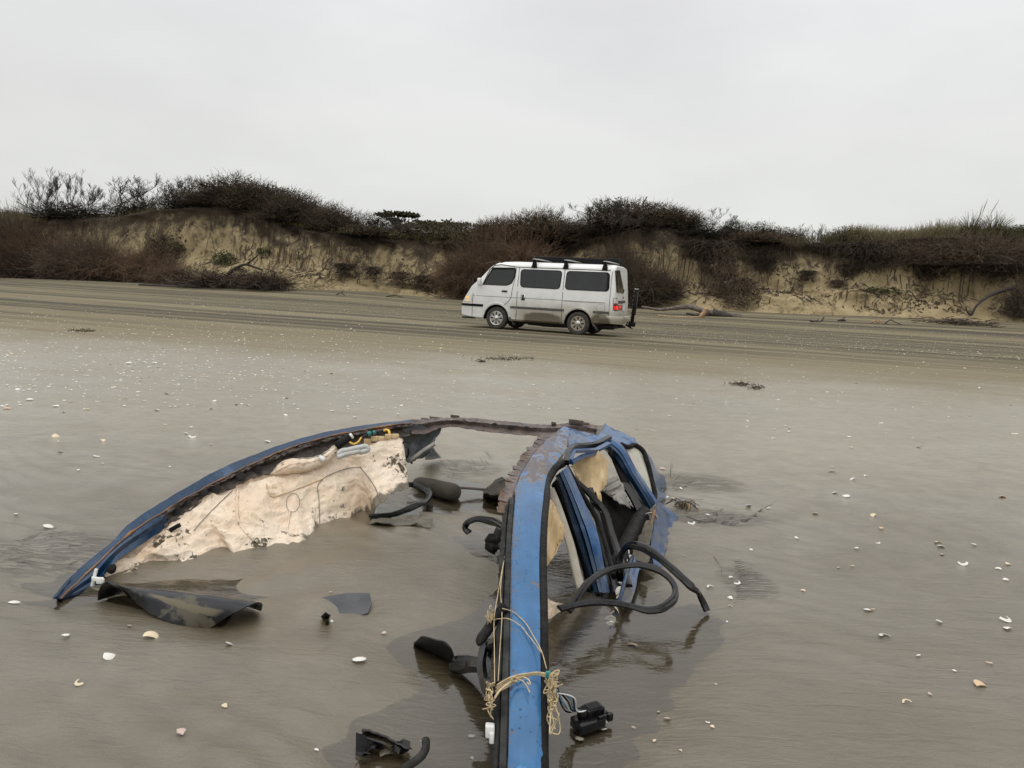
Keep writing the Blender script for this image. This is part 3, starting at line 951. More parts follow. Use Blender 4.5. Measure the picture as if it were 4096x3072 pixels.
flat_tree(1585, 842, 150, 14, [(0.1, 0.04, 0.55, 0.05), (-0.32, 0.10, 0.35, 0.04), (0.38, 0.08, 0.3, 0.04), (0.25, 0.32, 0.5, 0.06), (-0.05, 0.2, 0.3, 0.05)], 'dark flat-topped evergreen tree with tiered wind-blown crown behind the dune', 3)
flat_tree(1745, 876, 190, 13, [(0.0, 0.05, 0.8, 0.06), (0.30, 0.07, 0.5, 0.04), (-0.25, 0.12, 0.5, 0.06)], 'long low green evergreen crown behind the dune, beside the tiered tree', 5)
flat_tree(1965, 893, 110, 12, [(0.0, 0.08, 0.8, 0.10), (0.25, 0.2, 0.5, 0.1)], 'small dark evergreen crown half hidden behind the tall brown shrub', 7)

# plumed tussock
b = lip_base(3920, 0.9)
r = thing('plumed_tussock', 'tall green tussock with long bare flower plumes leaning over the skyline', 'plant', b)
for dx, s in ((-0.55, 0.95), (0.75, 1.05)):
    o = bpy.data.objects.new('leaves', PROTO['toetoe'][0]); col.objects.link(o); o.parent = r; o.location = (dx, 0, 0); o.scale = (1.5 * s, 1.2, 1.25 * s)
for x0, y0, x1, y1 in ((3910, 930, 3952, 793), (3905, 940, 3932, 815), (3930, 930, 3998, 797), (3935, 935, 3993, 860), (3900, 930, 3925, 850)):
    mb = MB()
    pt = cr([P(x0, y0, b.y), lerp(P(x0, y0, b.y), P(x1, y1, b.y), 0.55) + Vector((-0.05, 0, 0.05)), P(x1, y1, b.y)], 9)
    mb.tube(pt, [0.010, .010, .009, .009, .008, .016, .022, .016, .004], 5)
    mb.build('plume', V_TAN, r)

# the foot of the bank and its face
GB = 'reddish bare brush along the foot of the dune'
for px, ba, to, wp, kd, i, lab in (
        (-330, 1096, 930, 260, 'brown', 1, 'brown bare brush out past the end of the view'), (-150, 1102, 920, 260, 'red', 0, 'reddish bare brush just past the end of the view'),
        (40, 1108, 905, 220, 'brown', 0, 'tall brown bare brush at the end of the bank farthest from the van'),
        (150, 1112, 935, 250, 'red', 0, 'brightest rusty bare brush at the dune foot'),
        (285, 1118, 985, 240, 'brown', 1, 'brown bare brush just beside the rusty brush'),
        (395, 1122, 975, 230, 'brown', 0, 'brown bare brush holding a black fallen limb'),
        (500, 1126, 1020, 230, 'red', 1, 'rusty brown low brush in the middle of the brush line'),
        (600, 1131, 1015, 200, 'red', 0, 'rusty brown brush at the foot of the olive broom bush'),
        (690, 1137, 1060, 150, 'red', 1, 'last low reddish brush before the bare sand'),
        (1835, 1158, 1040, 200, 'red', 0, 'reddish brush leaning out in front of the van'),
        (1930, 1195, 985, 250, 'red', 1, 'big reddish brush on the bank behind the front of the van'),
        (2090, 1130, 960, 260, 'red', 0, 'reddish brush on the bank above the roof of the van'),
        (2545, 1215, 1060, 250, 'brown', 0, 'brown brush behind the tail of the van'),
        (2650, 1195, 1110, 160, 'brown', 1, 'small brown brush beside the pale sand behind the van'),
        (2465, 1170, 1010, 170, 'brown', 1, 'brown brush above the rear window of the van')):
    on_face(kd, i, 'bare_brush', px, ba, to, wp, lab, 'brush', GB if kd == 'red' else 'brown bare brush on the bank', rz=rnd.uniform(0, 6), out=0.15)
on_face('olive', 0, 'broom_bush', 640, 1060, 912, 135, 'olive green upright broom bush on the bank face', 'shrub', rz=1.0)
on_face('darkbrush', 0, 'fallen_branches', 870, 1150, 1072, 300, 'black heap of fallen branches on the sand beside the long log', 'dead tree')
on_face('darkbrush', 0, 'fallen_branches', 1060, 1158, 1078, 250, 'brown heap of fallen branches sliding off the pale bank', 'dead tree', rz=2.2)
for i, (px, ba, to, wp, kd, k, lab) in enumerate((
        (720, 1010, 972, 60, 'patch', 0, 'small green creeping patch next to the olive broom bush'),
        (895, 1062, 1005, 75, 'patch', 0, 'brightest green creeping patch on the open sand face'),
        (1052, 1015, 990, 60, 'patch', 0, 'tiny green creeping patch near the middle of the bank'),
        (958, 1086, 1066, 45, 'patch', 0, 'tiny green creeping patch above the black fallen branches'),
        (3520, 1172, 1148, 140, 'patch', 0, 'long mossy green clod stuck low on the sand face'))):
    on_face(kd, k, 'creeping_plant', px, ba, to, wp, lab, 'plant', rz=rnd.uniform(0, 6))
GM = 'dead grass clumps slipped down the bank'
for i, (px, ba, to, wp, k, lab) in enumerate((
        (1385, 1112, 1052, 120, 1, 'mop-shaped dead grass clump alone on the sand face'),
        (1500, 1130, 1065, 110, 0, 'dead grass clump beside the lone mop-shaped one'),
        (1600, 1150, 1085, 120, 2, 'dead grass clump halfway between the mop and the van'),
        (1700, 1165, 1100, 120, 1, 'dark dead grass clump low on the bank before the van'),
        (2850, 1120, 960, 200, 0, 'large dark clod of roots hanging under the second hump'),
        (2800, 1040, 965, 170, 1, 'overhanging root mat beneath the bare straggling tree'),
        (2960, 1238, 1110, 150, 2, 'bushy brown clump slumped to the foot past the log'),
        (2890, 1190, 1040, 130, 2, 'brown clump sliding below the large dark clod'),
        (3060, 1100, 1000, 120, 0, 'dead grass clump under the green bushes'),
        (3225, 1128, 1080, 80, 1, 'small dark ball of dead grass under the low bare hedge'),
        (3345, 1150, 1120, 80, 2, 'small brown fan of dead grass below the dark ball'),
        (3385, 1110, 1055, 80, 0, 'dark dead clump near the sagging grass curtain'),
        (3440, 1100, 968, 190, 0, 'broad curtain of dark roots hanging under the tall dry grass'),
        (3555, 1085, 975, 140, 2, 'pale drooping mop of dead flax in the root curtain'),
        (3700, 1130, 1010, 200, 1, 'dark root mass past the pale drooping mop'),
        (3830, 1110, 970, 260, 0, 'widest dark root curtain below the plumed tussock'),
        (3990, 1140, 970, 260, 1, 'dark root curtain at the end of the bank'))):
    on_face('mop', k, 'dead_grass_clump', px, ba, to, wp * 1.15, lab, 'dead grass', GM, rz=math.atan2(FE.y, FE.x) + rnd.uniform(-.3, .3), which='d', out=0.12)
on_face('brown', 0, 'bare_brush', 4040, 1090, 985, 200, 'curly pale brown brush over the end of the bank', 'brush', None, 1.0, out=0.3)
on_face('brown', 1, 'bare_brush', 3880, 1060, 960, 240, 'brown brush under the plumed tussock', 'brush', None, 2.0, out=0.3)
on_face('brown', 0, 'bare_brush', 3720, 1060, 975, 200, 'brown brush under the end of the tall dry grass', 'brush', None, 3.0, out=0.3)
on_face('darkbrush', 0, 'bare_brush', 4070, 1262, 1130, 130, 'dark bare brush at the foot of the bank past the stick pile', 'brush', None, 0.4, out=0.3)

LG = 'clumps of dead grass hanging over the dune lip'
k = 0
for px in list(range(900, 2330, 62)) + list(range(2600, 4100, 56)) + list(range(30, 300, 90)):
    px += rnd.uniform(-18, 18)
    t_, _p = on_line(px, 940, WL - 0.25)
    x, y = FA.x + FE.x * t_ + FN.x * (WL - 0.2), FA.y + FE.y * t_ + FN.y * (WL - 0.2)
    zt = zlip(t_) + 0.10
    h = rnd.uniform(0.3, 0.95) * (1.15 if px > 3300 or 1500 < px < 2000 else 1.0)
    wd = rnd.uniform(0.9, 1.9)
    put_mesh('hanging_grass', PROTO['mop'][rnd.choice([0, 0, 1, 2])], (x, y, zt - h), (wd, wd * 0.8, h), math.atan2(FE.y, FE.x) + rnd.uniform(-.4, .4),
             'shaggy clump of dead grass and roots drooping over the dune lip', 'dead grass', LG)

# grass on the dune top: one mass
def lip_grass(px0, px1, n, d0, d1, h0, h1):
    t0 = on_line(px0, 930, WL)[0]; t1 = on_line(px1, 930, WL)[0]
    a = U(n, t0, t1); d = U(n, d0, d1) + WL
    keep = vnoise(a * 0.7, d * 0.9, 63) > -0.28
    a, d = a[keep], d[keep]; n = len(a)
    x = FA.x + FE.x * a + FN.x * d; y = FA.y + FE.y * a + FN.y * d
    z = np.array([dz(p, q) for p, q in zip(x, y)])
    b = np.stack([x, y, z], -1)
    dr = np.stack([NR.normal(size=n) * 0.28 + 0.12, NR.normal(size=n) * 0.28, np.ones(n)], -1)
    hh_ = U(n, h0, h1) * (1 + 0.5 * vnoise(a * 0.5, d * 0.5, 64))
    return strands(arcs(b, dr, hh_, 4, 0.07, 0, 0.06), taper(n, 4, 0.013, 0.004))


gp = [(*lip_grass(3320, 3880, 2600, 0.0, 3.5, 0.4, 0.8), V_GRASS), (*lip_grass(3400, 3860, 1700, 0.2, 3.0, 0.6, 1.05), V_TAN), (*lip_grass(-300, 190, 2600, 0.0, 8, 0.5, 1.1), V_GRASS),
      (*lip_grass(3060, 3340, 1200, 0.0, 2.5, 0.3, 0.8), V_GRASS), (*lip_grass(3880, 4500, 1800, 0.0, 3, 0.3, 0.8), V_GRASS),
      (*lip_grass(330, 660, 700, 0.0, 1.2, 0.2, 0.5), V_GRASS), (*lip_grass(780, 1450, 1400, 0.0, 0.9, 0.15, 0.4), V_MOSS), (*lip_grass(1450, 2100, 2200, -0.1, 1.5, 0.3, 0.8), V_GRASS),
      (*lip_grass(1750, 1960, 700, 0.2, 1.8, 0.6, 1.1), V_TAN), (*lip_grass(2380, 2620, 500, 0.0, 0.5, 0.1, 0.25), V_MOSS), (*lip_grass(2620, 3060, 1000, 0.0, 1.2, 0.3, 0.7), V_GRASS)]
o = bpy.data.objects.new('grass', veg_mesh('grass', gp)); col.objects.link(o)
tag(o, 'mixed dry and green grass growing along the dune top', 'grass', None, 'stuff')

# litter and roots lying on the bank: one mass
def face_strokes(n, q0, q1, ln0, ln1, r, px0=-400, px1=4500, steep=1.0, clump=-0.05):
    t0 = on_line(px0, 1000, 1)[0]; t1 = on_line(px1, 1000, 1)[0]
    a = U(n * 3, t0, t1); qv = U(n * 3, q0, q1)
    f = fbm(a * 0.33, qv * 2.0 + a * 0.1, 71, 3)
    a, qv = a[f > clump][:n], qv[f > clump][:n]; n = len(a)
    k = 5
    dirx = NR.normal(size=n) * (0.25 + 0.9 / steep)
    ln = U(n, ln0, ln1)
    pts = np.empty((n, k, 3))
    for i in range(n):
        av, dv = a[i], qv[i] * WL
        for j in range(k):
            x = FA.x + FE.x * av + FN.x * dv; y = FA.y + FE.y * av + FN.y * dv
            pts[i, j] = (x, y, dz(x, y) + 0.03)
            st_ = ln[i] / (k - 1)
            m = math.hypot(dirx[i], 1)
            av += dirx[i] / m * st_ + rnd.gauss(0, 0.15) * st_; dv -= st_ / m * 0.75
            dv = max(dv, 0.05)
    pts[:, :, :2] -= np.array([FN.x, FN.y]) * 0.04
    return strands(pts, taper(n, k, r, r * 0.4))


fs_ = [(*face_strokes(1500, 0.25, 1.0, 0.15, 0.6, 0.030), V_ROOT), (*face_strokes(420, 0.45, 1.0, 0.3, 1.0, 0.016, steep=1.6, clump=0.0), V_ROOT),
       (*face_strokes(900, 0.1, 0.8, 0.08, 0.35, 0.018, clump=0.05), V_BROWN), (*face_strokes(110, 0.5, 1.0, 0.8, 2.2, 0.020, steep=1.6, clump=-0.1), V_DARK),
       (*face_strokes(260, 0.0, 0.5, 0.06, 0.25, 0.014, clump=0.05), V_ROOT)]
n = 9000
t0 = on_line(-300, 1000, 1)[0]; t1 = on_line(4400, 1000, 1)[0]
a = U(n, t0, t1); qv = U(n, 0.15, 1.0) ** 0.8
f = fbm(a * 0.45, qv * 3.0 + a * 0.15, 73, 4)
kp = f > 0.16 - 0.25 * sst((qv - 0.7) / 0.3)
a, qv = a[kp], qv[kp]
x = FA.x + FE.x * a + FN.x * qv * WL; y = FA.y + FE.y * a + FN.y * qv * WL
z = np.array([dz(p, q) for p, q in zip(x, y)])
fs_.append((*leaves(np.stack([x - FN.x * .03, y - FN.y * .03, z + 0.03], -1), 0.12), V_ROOT))
o = bpy.data.objects.new('plant_litter', veg_mesh('plant_litter', fs_)); col.objects.link(o)
tag(o, 'dark roots and plant litter scattered over the sand bank', 'litter', None, 'stuff')
# ------------------------------------------------------------------ the van
t = NT('van_paint')
ob = t.obj(); sp = t.sep(ob)
n1 = t.noise(ob, 3.5, 4); n2 = t.noise(ob, 22, 3)
paint = t.mix(t.ramp(n1, 0.3, 0.7), (0.68, 0.685, 0.665), (0.74, 0.74, 0.72))
film = t.ramp(t.math('ADD', sp.outputs['Z'], t.math('MULTIPLY', t.math('SUBTRACT', n1, 0.5), 0.35)), 1.05, 0.45)
# dirt thrown up behind each wheel
def blob(cx, rx, z0, rz):
    a = t.math('DIVIDE', t.math('SUBTRACT', sp.outputs['X'], cx), rx)
    b = t.math('DIVIDE', t.math('SUBTRACT', sp.outputs['Z'], z0), rz)
    r_ = t.math('ADD', t.math('POWER', t.math('ABSOLUTE', a), 2.4), t.math('POWER', t.math('ABSOLUTE', b), 2.4))
    return t.ramp(t.math('ADD', r_, t.math('MULTIPLY', t.math('SUBTRACT', n2, 0.5), 0.8)), 1.25, 0.65)
bl = t.math('MAXIMUM', blob(1.1, 0.62, 0.32, 0.24), blob(-0.62, 0.30, 0.36, 0.26))
bl = t.math('MULTIPLY', bl, t.ramp(sp.outputs['X'], 1.75, 1.55))
c = t.mix(t.math('MULTIPLY', film, t.ramp(sp.outputs['X'], 2.4, 1.6, 0.16, 0.85)), paint, (0.27, 0.235, 0.165))
c = t.mix(t.math('MULTIPLY', bl, 0.92), c, (0.080, 0.064, 0.040))
rg = t.mix(t.math('MAXIMUM', bl, film), (0.32,) * 3, (0.75,) * 3)
t.set(Base_Color=c, Roughness=rg, Coat_Weight=0.25, Coat_Roughness=0.12, Metallic=0.0)
VPAINT = t.m
VBLACK = plain('black_plastic', (0.011, 0.011, 0.011), 0.5, spec=0.12, var=0.3)
VGLASS = plain('tinted_glass', (0.026, 0.027, 0.028), 0.06, spec=0.5, var=0.15, scale=4)
VRUBBER = plain('tyre_rubber', (0.050, 0.045, 0.037), 0.85, var=0.35, scale=12)
VCHROME = plain('chrome', (0.62, 0.62, 0.60), 0.22, 1.0, 0.1)
VRIM = plain('wheel_alloy', (0.55, 0.54, 0.51), 0.38, 0.85, 0.2)
VRIMD = plain('dusty_alloy', (0.36, 0.32, 0.25), 0.6, 0.4, 0.3)
VGREY = plain('grey_moulding', (0.085, 0.08, 0.068), 0.6, var=0.45, scale=9)
VSEAM = plain('door_gap', (0.015, 0.015, 0.014), 0.8)
VLENS = plain('clear_lens', (0.75, 0.75, 0.72), 0.08, 0.3, 0.1)
VPLATE = plain('number_plate', (0.70, 0.72, 0.74), 0.4)


def emis(name, c, s):
    t = NT(name)
    t.set(Base_Color=c, Roughness=0.15, Emission_Color=(*c, 1), Emission_Strength=s)
    return t.m


VRED = emis('lit_red_lens', (0.80, 0.02, 0.015), 0.55)
VAMB = emis('lit_amber_lens', (0.95, 0.60, 0.22), 0.25)
VDRED = plain('dark_red_lens', (0.16, 0.012, 0.010), 0.15)

PSI = rad(22)
vf = Vector((-math.cos(PSI), math.sin(PSI), 0)); vn = Vector((-math.sin(PSI), -math.cos(PSI), 0))
VA = P(2310, 1343, 19.8); VA.z = gz(VA.x, VA.y)
VO = VA - vn * 0.845
van = thing('van', 'silver white van with muddy flanks, dark windows and roof racks on the beach', 'van', VO, None, math.atan2(vf.y, vf.x))
ORG[van.name] = Vector((0, 0, 0))
VM = Matrix.Translation(VO) @ Matrix.Rotation(math.atan2(vf.y, vf.x), 4, 'Z')
VI = VM.inverted()


def zz(zx, zy): return 1780 + zx * 0.37975, 950 + zy * 0.37975


def on_side(zx, zy, y=0.845):                 # local point of the van on the lengthwise plane y
    d = VI.to_3x3() @ ray(*zz(zx, zy)); c0 = VI @ CAM
    return c0 + d * ((y - c0.y) / d.y)


us = [-0.985, -0.965, -0.93, -0.88, -0.80, -0.5, -0.2, 0.1, 0.5, 0.9, 1.3, 1.7, 2.1, 2.3, 2.45, 2.56, 2.64, 2.7, 2.76, 2.9, 3.05, 3.2, 3.34, 3.42, 3.5, 3.57, 3.62, 3.66, 3.70, 3.735]
hwu = lambda u: float(np.interp(u, [-0.985, -0.965, -0.93, -0.88, -0.80, 2.9, 3.2, 3.4, 3.55, 3.64, 3.70, 3.735], [0.745, 0.79, 0.822, 0.84, 0.845, 0.845, 0.84, 0.825, 0.795, 0.755, 0.69, 0.60]))
ztu = lambda u: float(np.interp(u, [-0.985, -0.93, -0.8, 2.1, 2.35, 2.52, 2.64, 2.74, 3.34, 3.46, 3.58, 3.66, 3.70, 3.735], [1.93, 1.965, 1.985, 1.99, 1.975, 1.945, 1.89, 1.82, 1.20, 1.02, 0.84, 0.71, 0.64, 0.58]))
zbu = lambda u: float(np.interp(u, [-0.985, -0.9, -0.4, 0.4, 3.3, 3.6, 3.735], [0.40, 0.37, 0.31, 0.27, 0.27, 0.31, 0.37]))


def section(u):
    h, zt, zb = hwu(u), ztu(u), zbu(u)
    pr = [(0.0, zb), (0.06, zb), (0.0, zb + 0.05), (-0.008, 0.46), (0.006, 0.64), (0.006, 0.90), (0.0, 1.20), (-0.032, 1.42), (-0.090, 1.80), (-0.115, 1.86), (-0.19, 1.915), (-0.36, 1.960), (-0.60, 1.985), (-0.845, 1.99)]
    pr[0] = (-0.845, zb); pr[1] = (-0.05, zb)
    out = []
    for dx, z in pr:
        y = max(0.0, h + dx * (h / 0.845))
        z2 = min(max(z, zb if dx < -0.02 and z == zb else zb + 0.001), zt - 0.03 * (1 - ((0.845 + dx) / 0.845)) * 0 - (0.012 * (y / 0.845) ** 2 if z > zt else 0))
        uu = u + (0.075 * max(0, z2 - 0.95) if u < -0.7 else 0.0) * min(1, (-0.7 - u) / 0.2 if u < -0.7 else 0)
        out.append((uu, y, z2))
    return out + [(a, -y, z) for a, y, z in out[-2:0:-1]]


mb = MB()
S = [section(u) for u in us]
n = len(S[0]); k = len(S)
mb.add([p for s_ in S for p in s_], [(i * n + j, (i + 1) * n + j, (i + 1) * n + (j + 1) % n, i * n + (j + 1) % n) for i in range(k - 1) for j in range(n)]
       + [tuple(range(n)), tuple((k - 1) * n + j for j in range(n - 1, -1, -1))])
body = mb.build('body', [VPAINT, VBLACK], van)
bm = bmesh.new(); bm.from_mesh(body.data); bmesh.ops.remove_doubles(bm, verts=bm.verts, dist=0.0005); bmesh.ops.recalc_face_normals(bm, faces=bm.faces); bm.to_mesh(body.data); bm.free()
for u_ in (0.02, 2.50):
    for s_ in (1, -1):
        cb = MB()
        rr = 0.405
        ring = [(u_ + rr * math.cos(2 * math.pi * i / 40), rr * math.sin(2 * math.pi * i / 40) + 0.315) for i in range(40)]
        cb.prism([(a, s_ * 0.50, b) for a, b in ring], (0, s_ * 0.6, 0), 1)
        co = cb.build('cutter', [VPAINT, VBLACK])
        bm = bmesh.new(); bm.from_mesh(co.data); bmesh.ops.recalc_face_normals(bm, faces=bm.faces); bm.to_mesh(co.data); bm.free()
        co.matrix_world = VM
        md = body.modifiers.new('b', 'BOOLEAN'); md.operation = 'DIFFERENCE'; md.object = co; md.solver = 'EXACT'
bpy.context.view_layer.update()
dg = bpy.context.evaluated_depsgraph_get()
nm = bpy.data.meshes.new_from_object(body.evaluated_get(dg))
body.modifiers.clear(); body.data = nm
for o in [o for o in col.objects if o.name.startswith('cutter')]: bpy.data.objects.remove(o)
nm.set_sharp_from_angle(angle=rad(28))
BV_V = BVHTree.FromPolygons([v.co[:] for v in nm.vertices], [p.vertices[:] for p in nm.polygons])


def on_body(zx, zy):
    d = (VI.to_3x3() @ ray(*zz(zx, zy))).normalized(); c0 = VI @ CAM
    p, nn, i, kk = BV_V.ray_cast(c0, d)
    return (p, nn) if p is not None else (None, None)


def decal(name, top, bot, m, nx=9, ny=5, off=0.004, th=0.006, parent=None):
    T, B = cr([(*q, 0) for q in top], nx), cr([(*q, 0) for q in bot], nx)
    hits = {}
    for i in range(ny):
        for j in range(nx):
            q = T[j].lerp(B[j], i / (ny - 1))
            p, nn = on_body(q.x, q.y)
            if p is not None: hits[i, j] = (p, nn)
    if not hits: return None
    g = []
    for i in range(ny):
        r_ = []
        for j in range(nx):
            p, nn = hits[min(hits, key=lambda q: (q[0] - i) ** 2 + (q[1] - j) ** 2)]
            r_.append(p + nn * (off + th))
        g.append(r_)
    mb = MB(); mb.sheet(g, -th)
    return mb.build(name, m, parent or van, sharp=40)


def yside(u, z, off=0.0):                     # the near flank
    h = hwu(u)
    y = h + float(np.interp(z, [0.3, 0.46, 0.64, 0.90, 1.20, 1.42, 1.80], [0, -0.008, 0.006, 0.006, 0, -0.032, -0.090])) * h / 0.845
    return Vector((u, y + off, z))


def rounded(poly, r, seg=5):
    out = []
    n = len(poly)
    for i in range(n):
        a, b, c_ = (Vector((*poly[(i + q) % n], 0)) for q in (-1, 0, 1))
        d1, d2 = (a - b), (c_ - b)
        rr = min(r, d1.length * 0.45, d2.length * 0.45)
        p, q = b + d1.normalized() * rr, b + d2.normalized() * rr
        for s_ in range(seg + 1):
            x = s_ / seg
            out.append(p * (1 - x) ** 2 + b * 2 * x * (1 - x) + q * x * x)
    return [(v.x, v.y) for v in out]


def panel(name, poly, r, m, off=0.003, th=0.006, parent=None, s_=1):
    mb = MB()
    mb.prism([Vector((p.x, s_ * p.y, p.z)) for p in (yside(u, z, off) for u, z in rounded(poly, r))], (0, s_ * th, 0))
    return mb.build(name, m, parent or van, sharp=30)


W1 = [(2.985, 1.262), (2.715, 1.775), (1.985, 1.79), (1.975, 1.56), (2.06, 1.33), (2.22, 1.262)]
W2 = [(1.835, 1.757), (0.575, 1.757), (0.60, 1.232), (1.80, 1.238)]
W3 = [(0.455, 1.757), (-0.79, 1.757), (-0.815, 1.232), (0.46, 1.232)]
for s_ in (1, -1):
    w1 = panel('window', W1, 0.05, VBLACK, s_=s_)
    ins = [(2.93, 1.275), (2.70, 1.70), (2.02, 1.735), (2.01, 1.56), (2.09, 1.345), (2.24, 1.275)]
    panel('pane', ins, 0.05, VGLASS, 0.010, 0.003, w1, s_)
    for w_ in (W2, W3):
        wf = panel('window', w_, 0.12, VBLACK, s_=s_)
        cu = sum(a for a, b in w_) / 4; cz = 1.495
        panel('pane', [(cu + (a - cu) * (0.955 if w_ is W2 else 0.93) + (0.03 if w_ is W3 else 0), cz + (b - cz) * 0.93) for a, b in w_], 0.10, VGLASS, 0.0095, 0.003, wf, s_)
mb = MB()
for i in range(5): mb.box(yside(-0.745, 1.36 + i * 0.024, 0.014), ((1, 0, 0), (0, 1, 0), (0, 0, 1)), (0.028, 0.003, 0.007))
mb.build('vent', VSEAM, van)


def seam(pts, w=0.007, m=VSEAM, name='door_gap', off=0.0015):
    mb = MB()
    q = cr([(*p, 0) for p in pts], max(2, 6 * (len(pts) - 1) + 1))
    mb.sweep([yside(p.x, p.y, off) for p in q], [(-w, -0.002), (w, -0.002), (w, 0.002), (-w, 0.002)], (0, 1, 0))
    return mb.build(name, m, van, smooth=False)


seam([(1.877, 0.29), (1.877, 1.80)]); seam([(0.508, 0.70), (0.508, 1.80)]); seam([(0.505, 0.29), (0.505, 0.69)])
seam([(3.27, 1.0), (3.285, 0.62), (3.28, 0.30)]); seam([(1.965, 1.79), (1.985, 1.50), (2.035, 1.15), (2.07, 0.92), (2.16, 0.79), (2.28, 0.70)])
seam([(3.27, 0.935), (0.51, 0.935)], 0.0045); seam([(-0.85, 0.40), (-0.85, 0.95), (-0.845, 1.78)], 0.006)
seam([(2.98, 1.255), (2.72, 1.80), (1.9, 1.806), (-0.80, 1.806)], 0.010, VSEAM, 'gutter')
mb = MB(); mb.box(yside(-0.12, 0.935, 0.004), ((1, 0, 0), (0, 1, 0), (0, 0, 1)), (0.60, 0.008, 0.016), bev=0.004)
mb.build('slide_rail', VRIM, van)
mb = MB()
for a, b in (((-0.50, 0.705), (-0.50, 0.87)), ((-0.72, 0.705), (-0.72, 0.87)), ((-0.50, 0.87), (-0.72, 0.87)), ((-0.50, 0.705), (-0.72, 0.705))):
    mb.tube([yside(*a, 0.001), yside(*b, 0.001)], 0.003, 4)
mb.build('fuel_flap', VGREY, van)


def strip(u0, u1, m, h=0.033):
    mb = MB()
    q = [u0 + (u1 - u0) * i / 14 for i in range(15)]
    mb.sweep([yside(u, 0.66, 0.006) for u in q], [(-h, -0.008), (h, -0.008), (h * .9, 0.006), (-h * .9, 0.006)], (0, 1, 0))
    return mb.build('side_moulding', m, van, sharp=30)


strip(2.06, 1.885, VGREY); strip(1.87, 0.515, VGREY); strip(0.50, 0.44, VGREY); strip(-0.40, -0.86, VGREY)
mb = MB()
for s_ in (1, -1):
    mb.sweep([Vector((u, s_ * (yside(u, 0.66).y + 0.005), 0.66)) for u in np.linspace(2.93, 3.73, 16)], [(-.035, -.006), (.035, -.006), (.035, .006), (-.035, .006)], (0, s_, 0))
mb.box((3.742, 0, 0.66), ((1, 0, 0), (0, 1, 0), (0, 0, 1)), (0.012, 0.60, 0.03))
mb.build('bumper_strip', VBLACK, van, smooth=False)
for u_ in (0.02, 2.50):                      # flared arch lips
    for s_ in (1, -1):
        mb = MB()
        a = [rad(q) for q in np.linspace(8, 172, 28)]
        mb.sweep([Vector((u_ + 0.425 * math.cos(x), s_ * 0.848, 0.315 + 0.425 * math.sin(x))) for x in a], [(-0.032, -0.02), (0.032, -0.02), (0.028, 0.010), (-0.020, 0.022), (-0.032, 0.012)] , [Vector((0, s_, 0))] * 28)
        mb.build('wheel_arch', VPAINT, van, sharp=50)


def lathe(mb, prof, c, s_, seg=40, m=0):      # prof (radius, y outward)
    k = len(prof)
    vs = [(c[0] + r_ * math.cos(2 * math.pi * i / seg), c[1] + s_ * y, c[2] + r_ * math.sin(2 * math.pi * i / seg)) for i in range(seg) for r_, y in prof]
    mb.add(vs, [(i * k + j, i * k + j + 1, ((i + 1) % seg) * k + j + 1, ((i + 1) % seg) * k + j) for i in range(seg) for j in range(k - 1)], None, m)


for u_, y_, dust in ((0.02, 0.735, 1), (2.50, 0.735, 0), (0.02, -0.735, 1), (2.50, -0.735, 0)):
    s_ = 1 if y_ > 0 else -1
    c_ = (u_, y_, 0.318)
    mb = MB()
    lathe(mb, [(0.200, -0.10), (0.29, -0.108), (0.322, -0.09), (0.328, -0.03), (0.328, 0.03), (0.322, 0.085), (0.30, 0.104), (0.26, 0.11), (0.215, 0.098), (0.200, 0.09)], c_, s_)
    w_ = thing('wheel', None, None, (0, 0, 0)); w_.parent = van
    ORG[w_.name] = Vector((0, 0, 0))
    mb.build('tyre', VRUBBER, w_)
    mb = MB()
    lathe(mb, [(0.205, 0.086), (0.200, 0.098), (0.188, 0.094), (0.184, 0.05), (0.18, 0.0), (0.0, 0.0)], c_, s_, 40, 1)
    lathe(mb, [(0.207, 0.082), (0.208, 0.099), (0.199, 0.105), (0.185, 0.098), (0.180, 0.075)], c_, s_)
    for i in range(8):                        # eight spokes with dark gaps between
        a = 2 * math.pi * (i + 0.5) / 8
        rr = Vector((math.cos(a), 0, math.sin(a))); tt_ = Vector((-math.sin(a), 0, math.cos(a)))
        q = Vector(c_) + Vector((0, s_ * 0.078, 0))
        pl = [q + rr * 0.06 - tt_ * 0.026, q + rr * 0.06 + tt_ * 0.026, q + rr * 0.135 + tt_ * 0.030, q + rr * 0.186 + tt_ * 0.064, q + rr * 0.186 - tt_ * 0.064, q + rr * 0.135 - tt_ * 0.030]
        mb.prism(pl, (0, s_ * 0.016, 0))
    mb.build('rim', [VRIMD if dust else VRIM, VSEAM], w_, sharp=30)
    mb = MB()
    lathe(mb, [(0.074, 0.07), (0.074, 0.10), (0.055, 0.108), (0.042, 0.110), (0.040, 0.142), (0.030, 0.152), (0.0, 0.154)], c_, s_, 20)
    for i in range(6):
        a = 2 * math.pi * i / 6
        lathe(mb, [(0.011, 0.09), (0.011, 0.115), (0.0, 0.118)], (c_[0] + 0.058 * math.cos(a), c_[1], c_[2] + 0.058 * math.sin(a)), s_, 8)
    mb.build('hub', VCHROME, w_, sharp=40)
mb = MB(); mb.tube([(0.02, -0.7, 0.318), (0.02, 0.7, 0.318)], 0.05, 8); mb.tube([(2.5, -0.7, 0.30), (2.5, 0.7, 0.30)], 0.04, 8)
mb.box((1.25, 0, 0.235), ((1, 0, 0), (0, 1, 0), (0, 0, 1)), (0.85, 0.62, 0.035)); mb.box((1.05, 0.45, 0.20), ((1, 0, 0), (0, 1, 0), (0, 0, 1)), (0.16, 0.10, 0.05), bev=0.02)
mb.box((0.6, 0.40, 0.21), ((1, 0, 0), (0, 1, 0), (0, 0, 1)), (0.13, 0.12, 0.04), bev=0.02); mb.box((-0.65, 0, 0.27), ((1, 0, 0), (0, 1, 0), (0, 0, 1)), (0.30, 0.55, 0.05), bev=0.02)
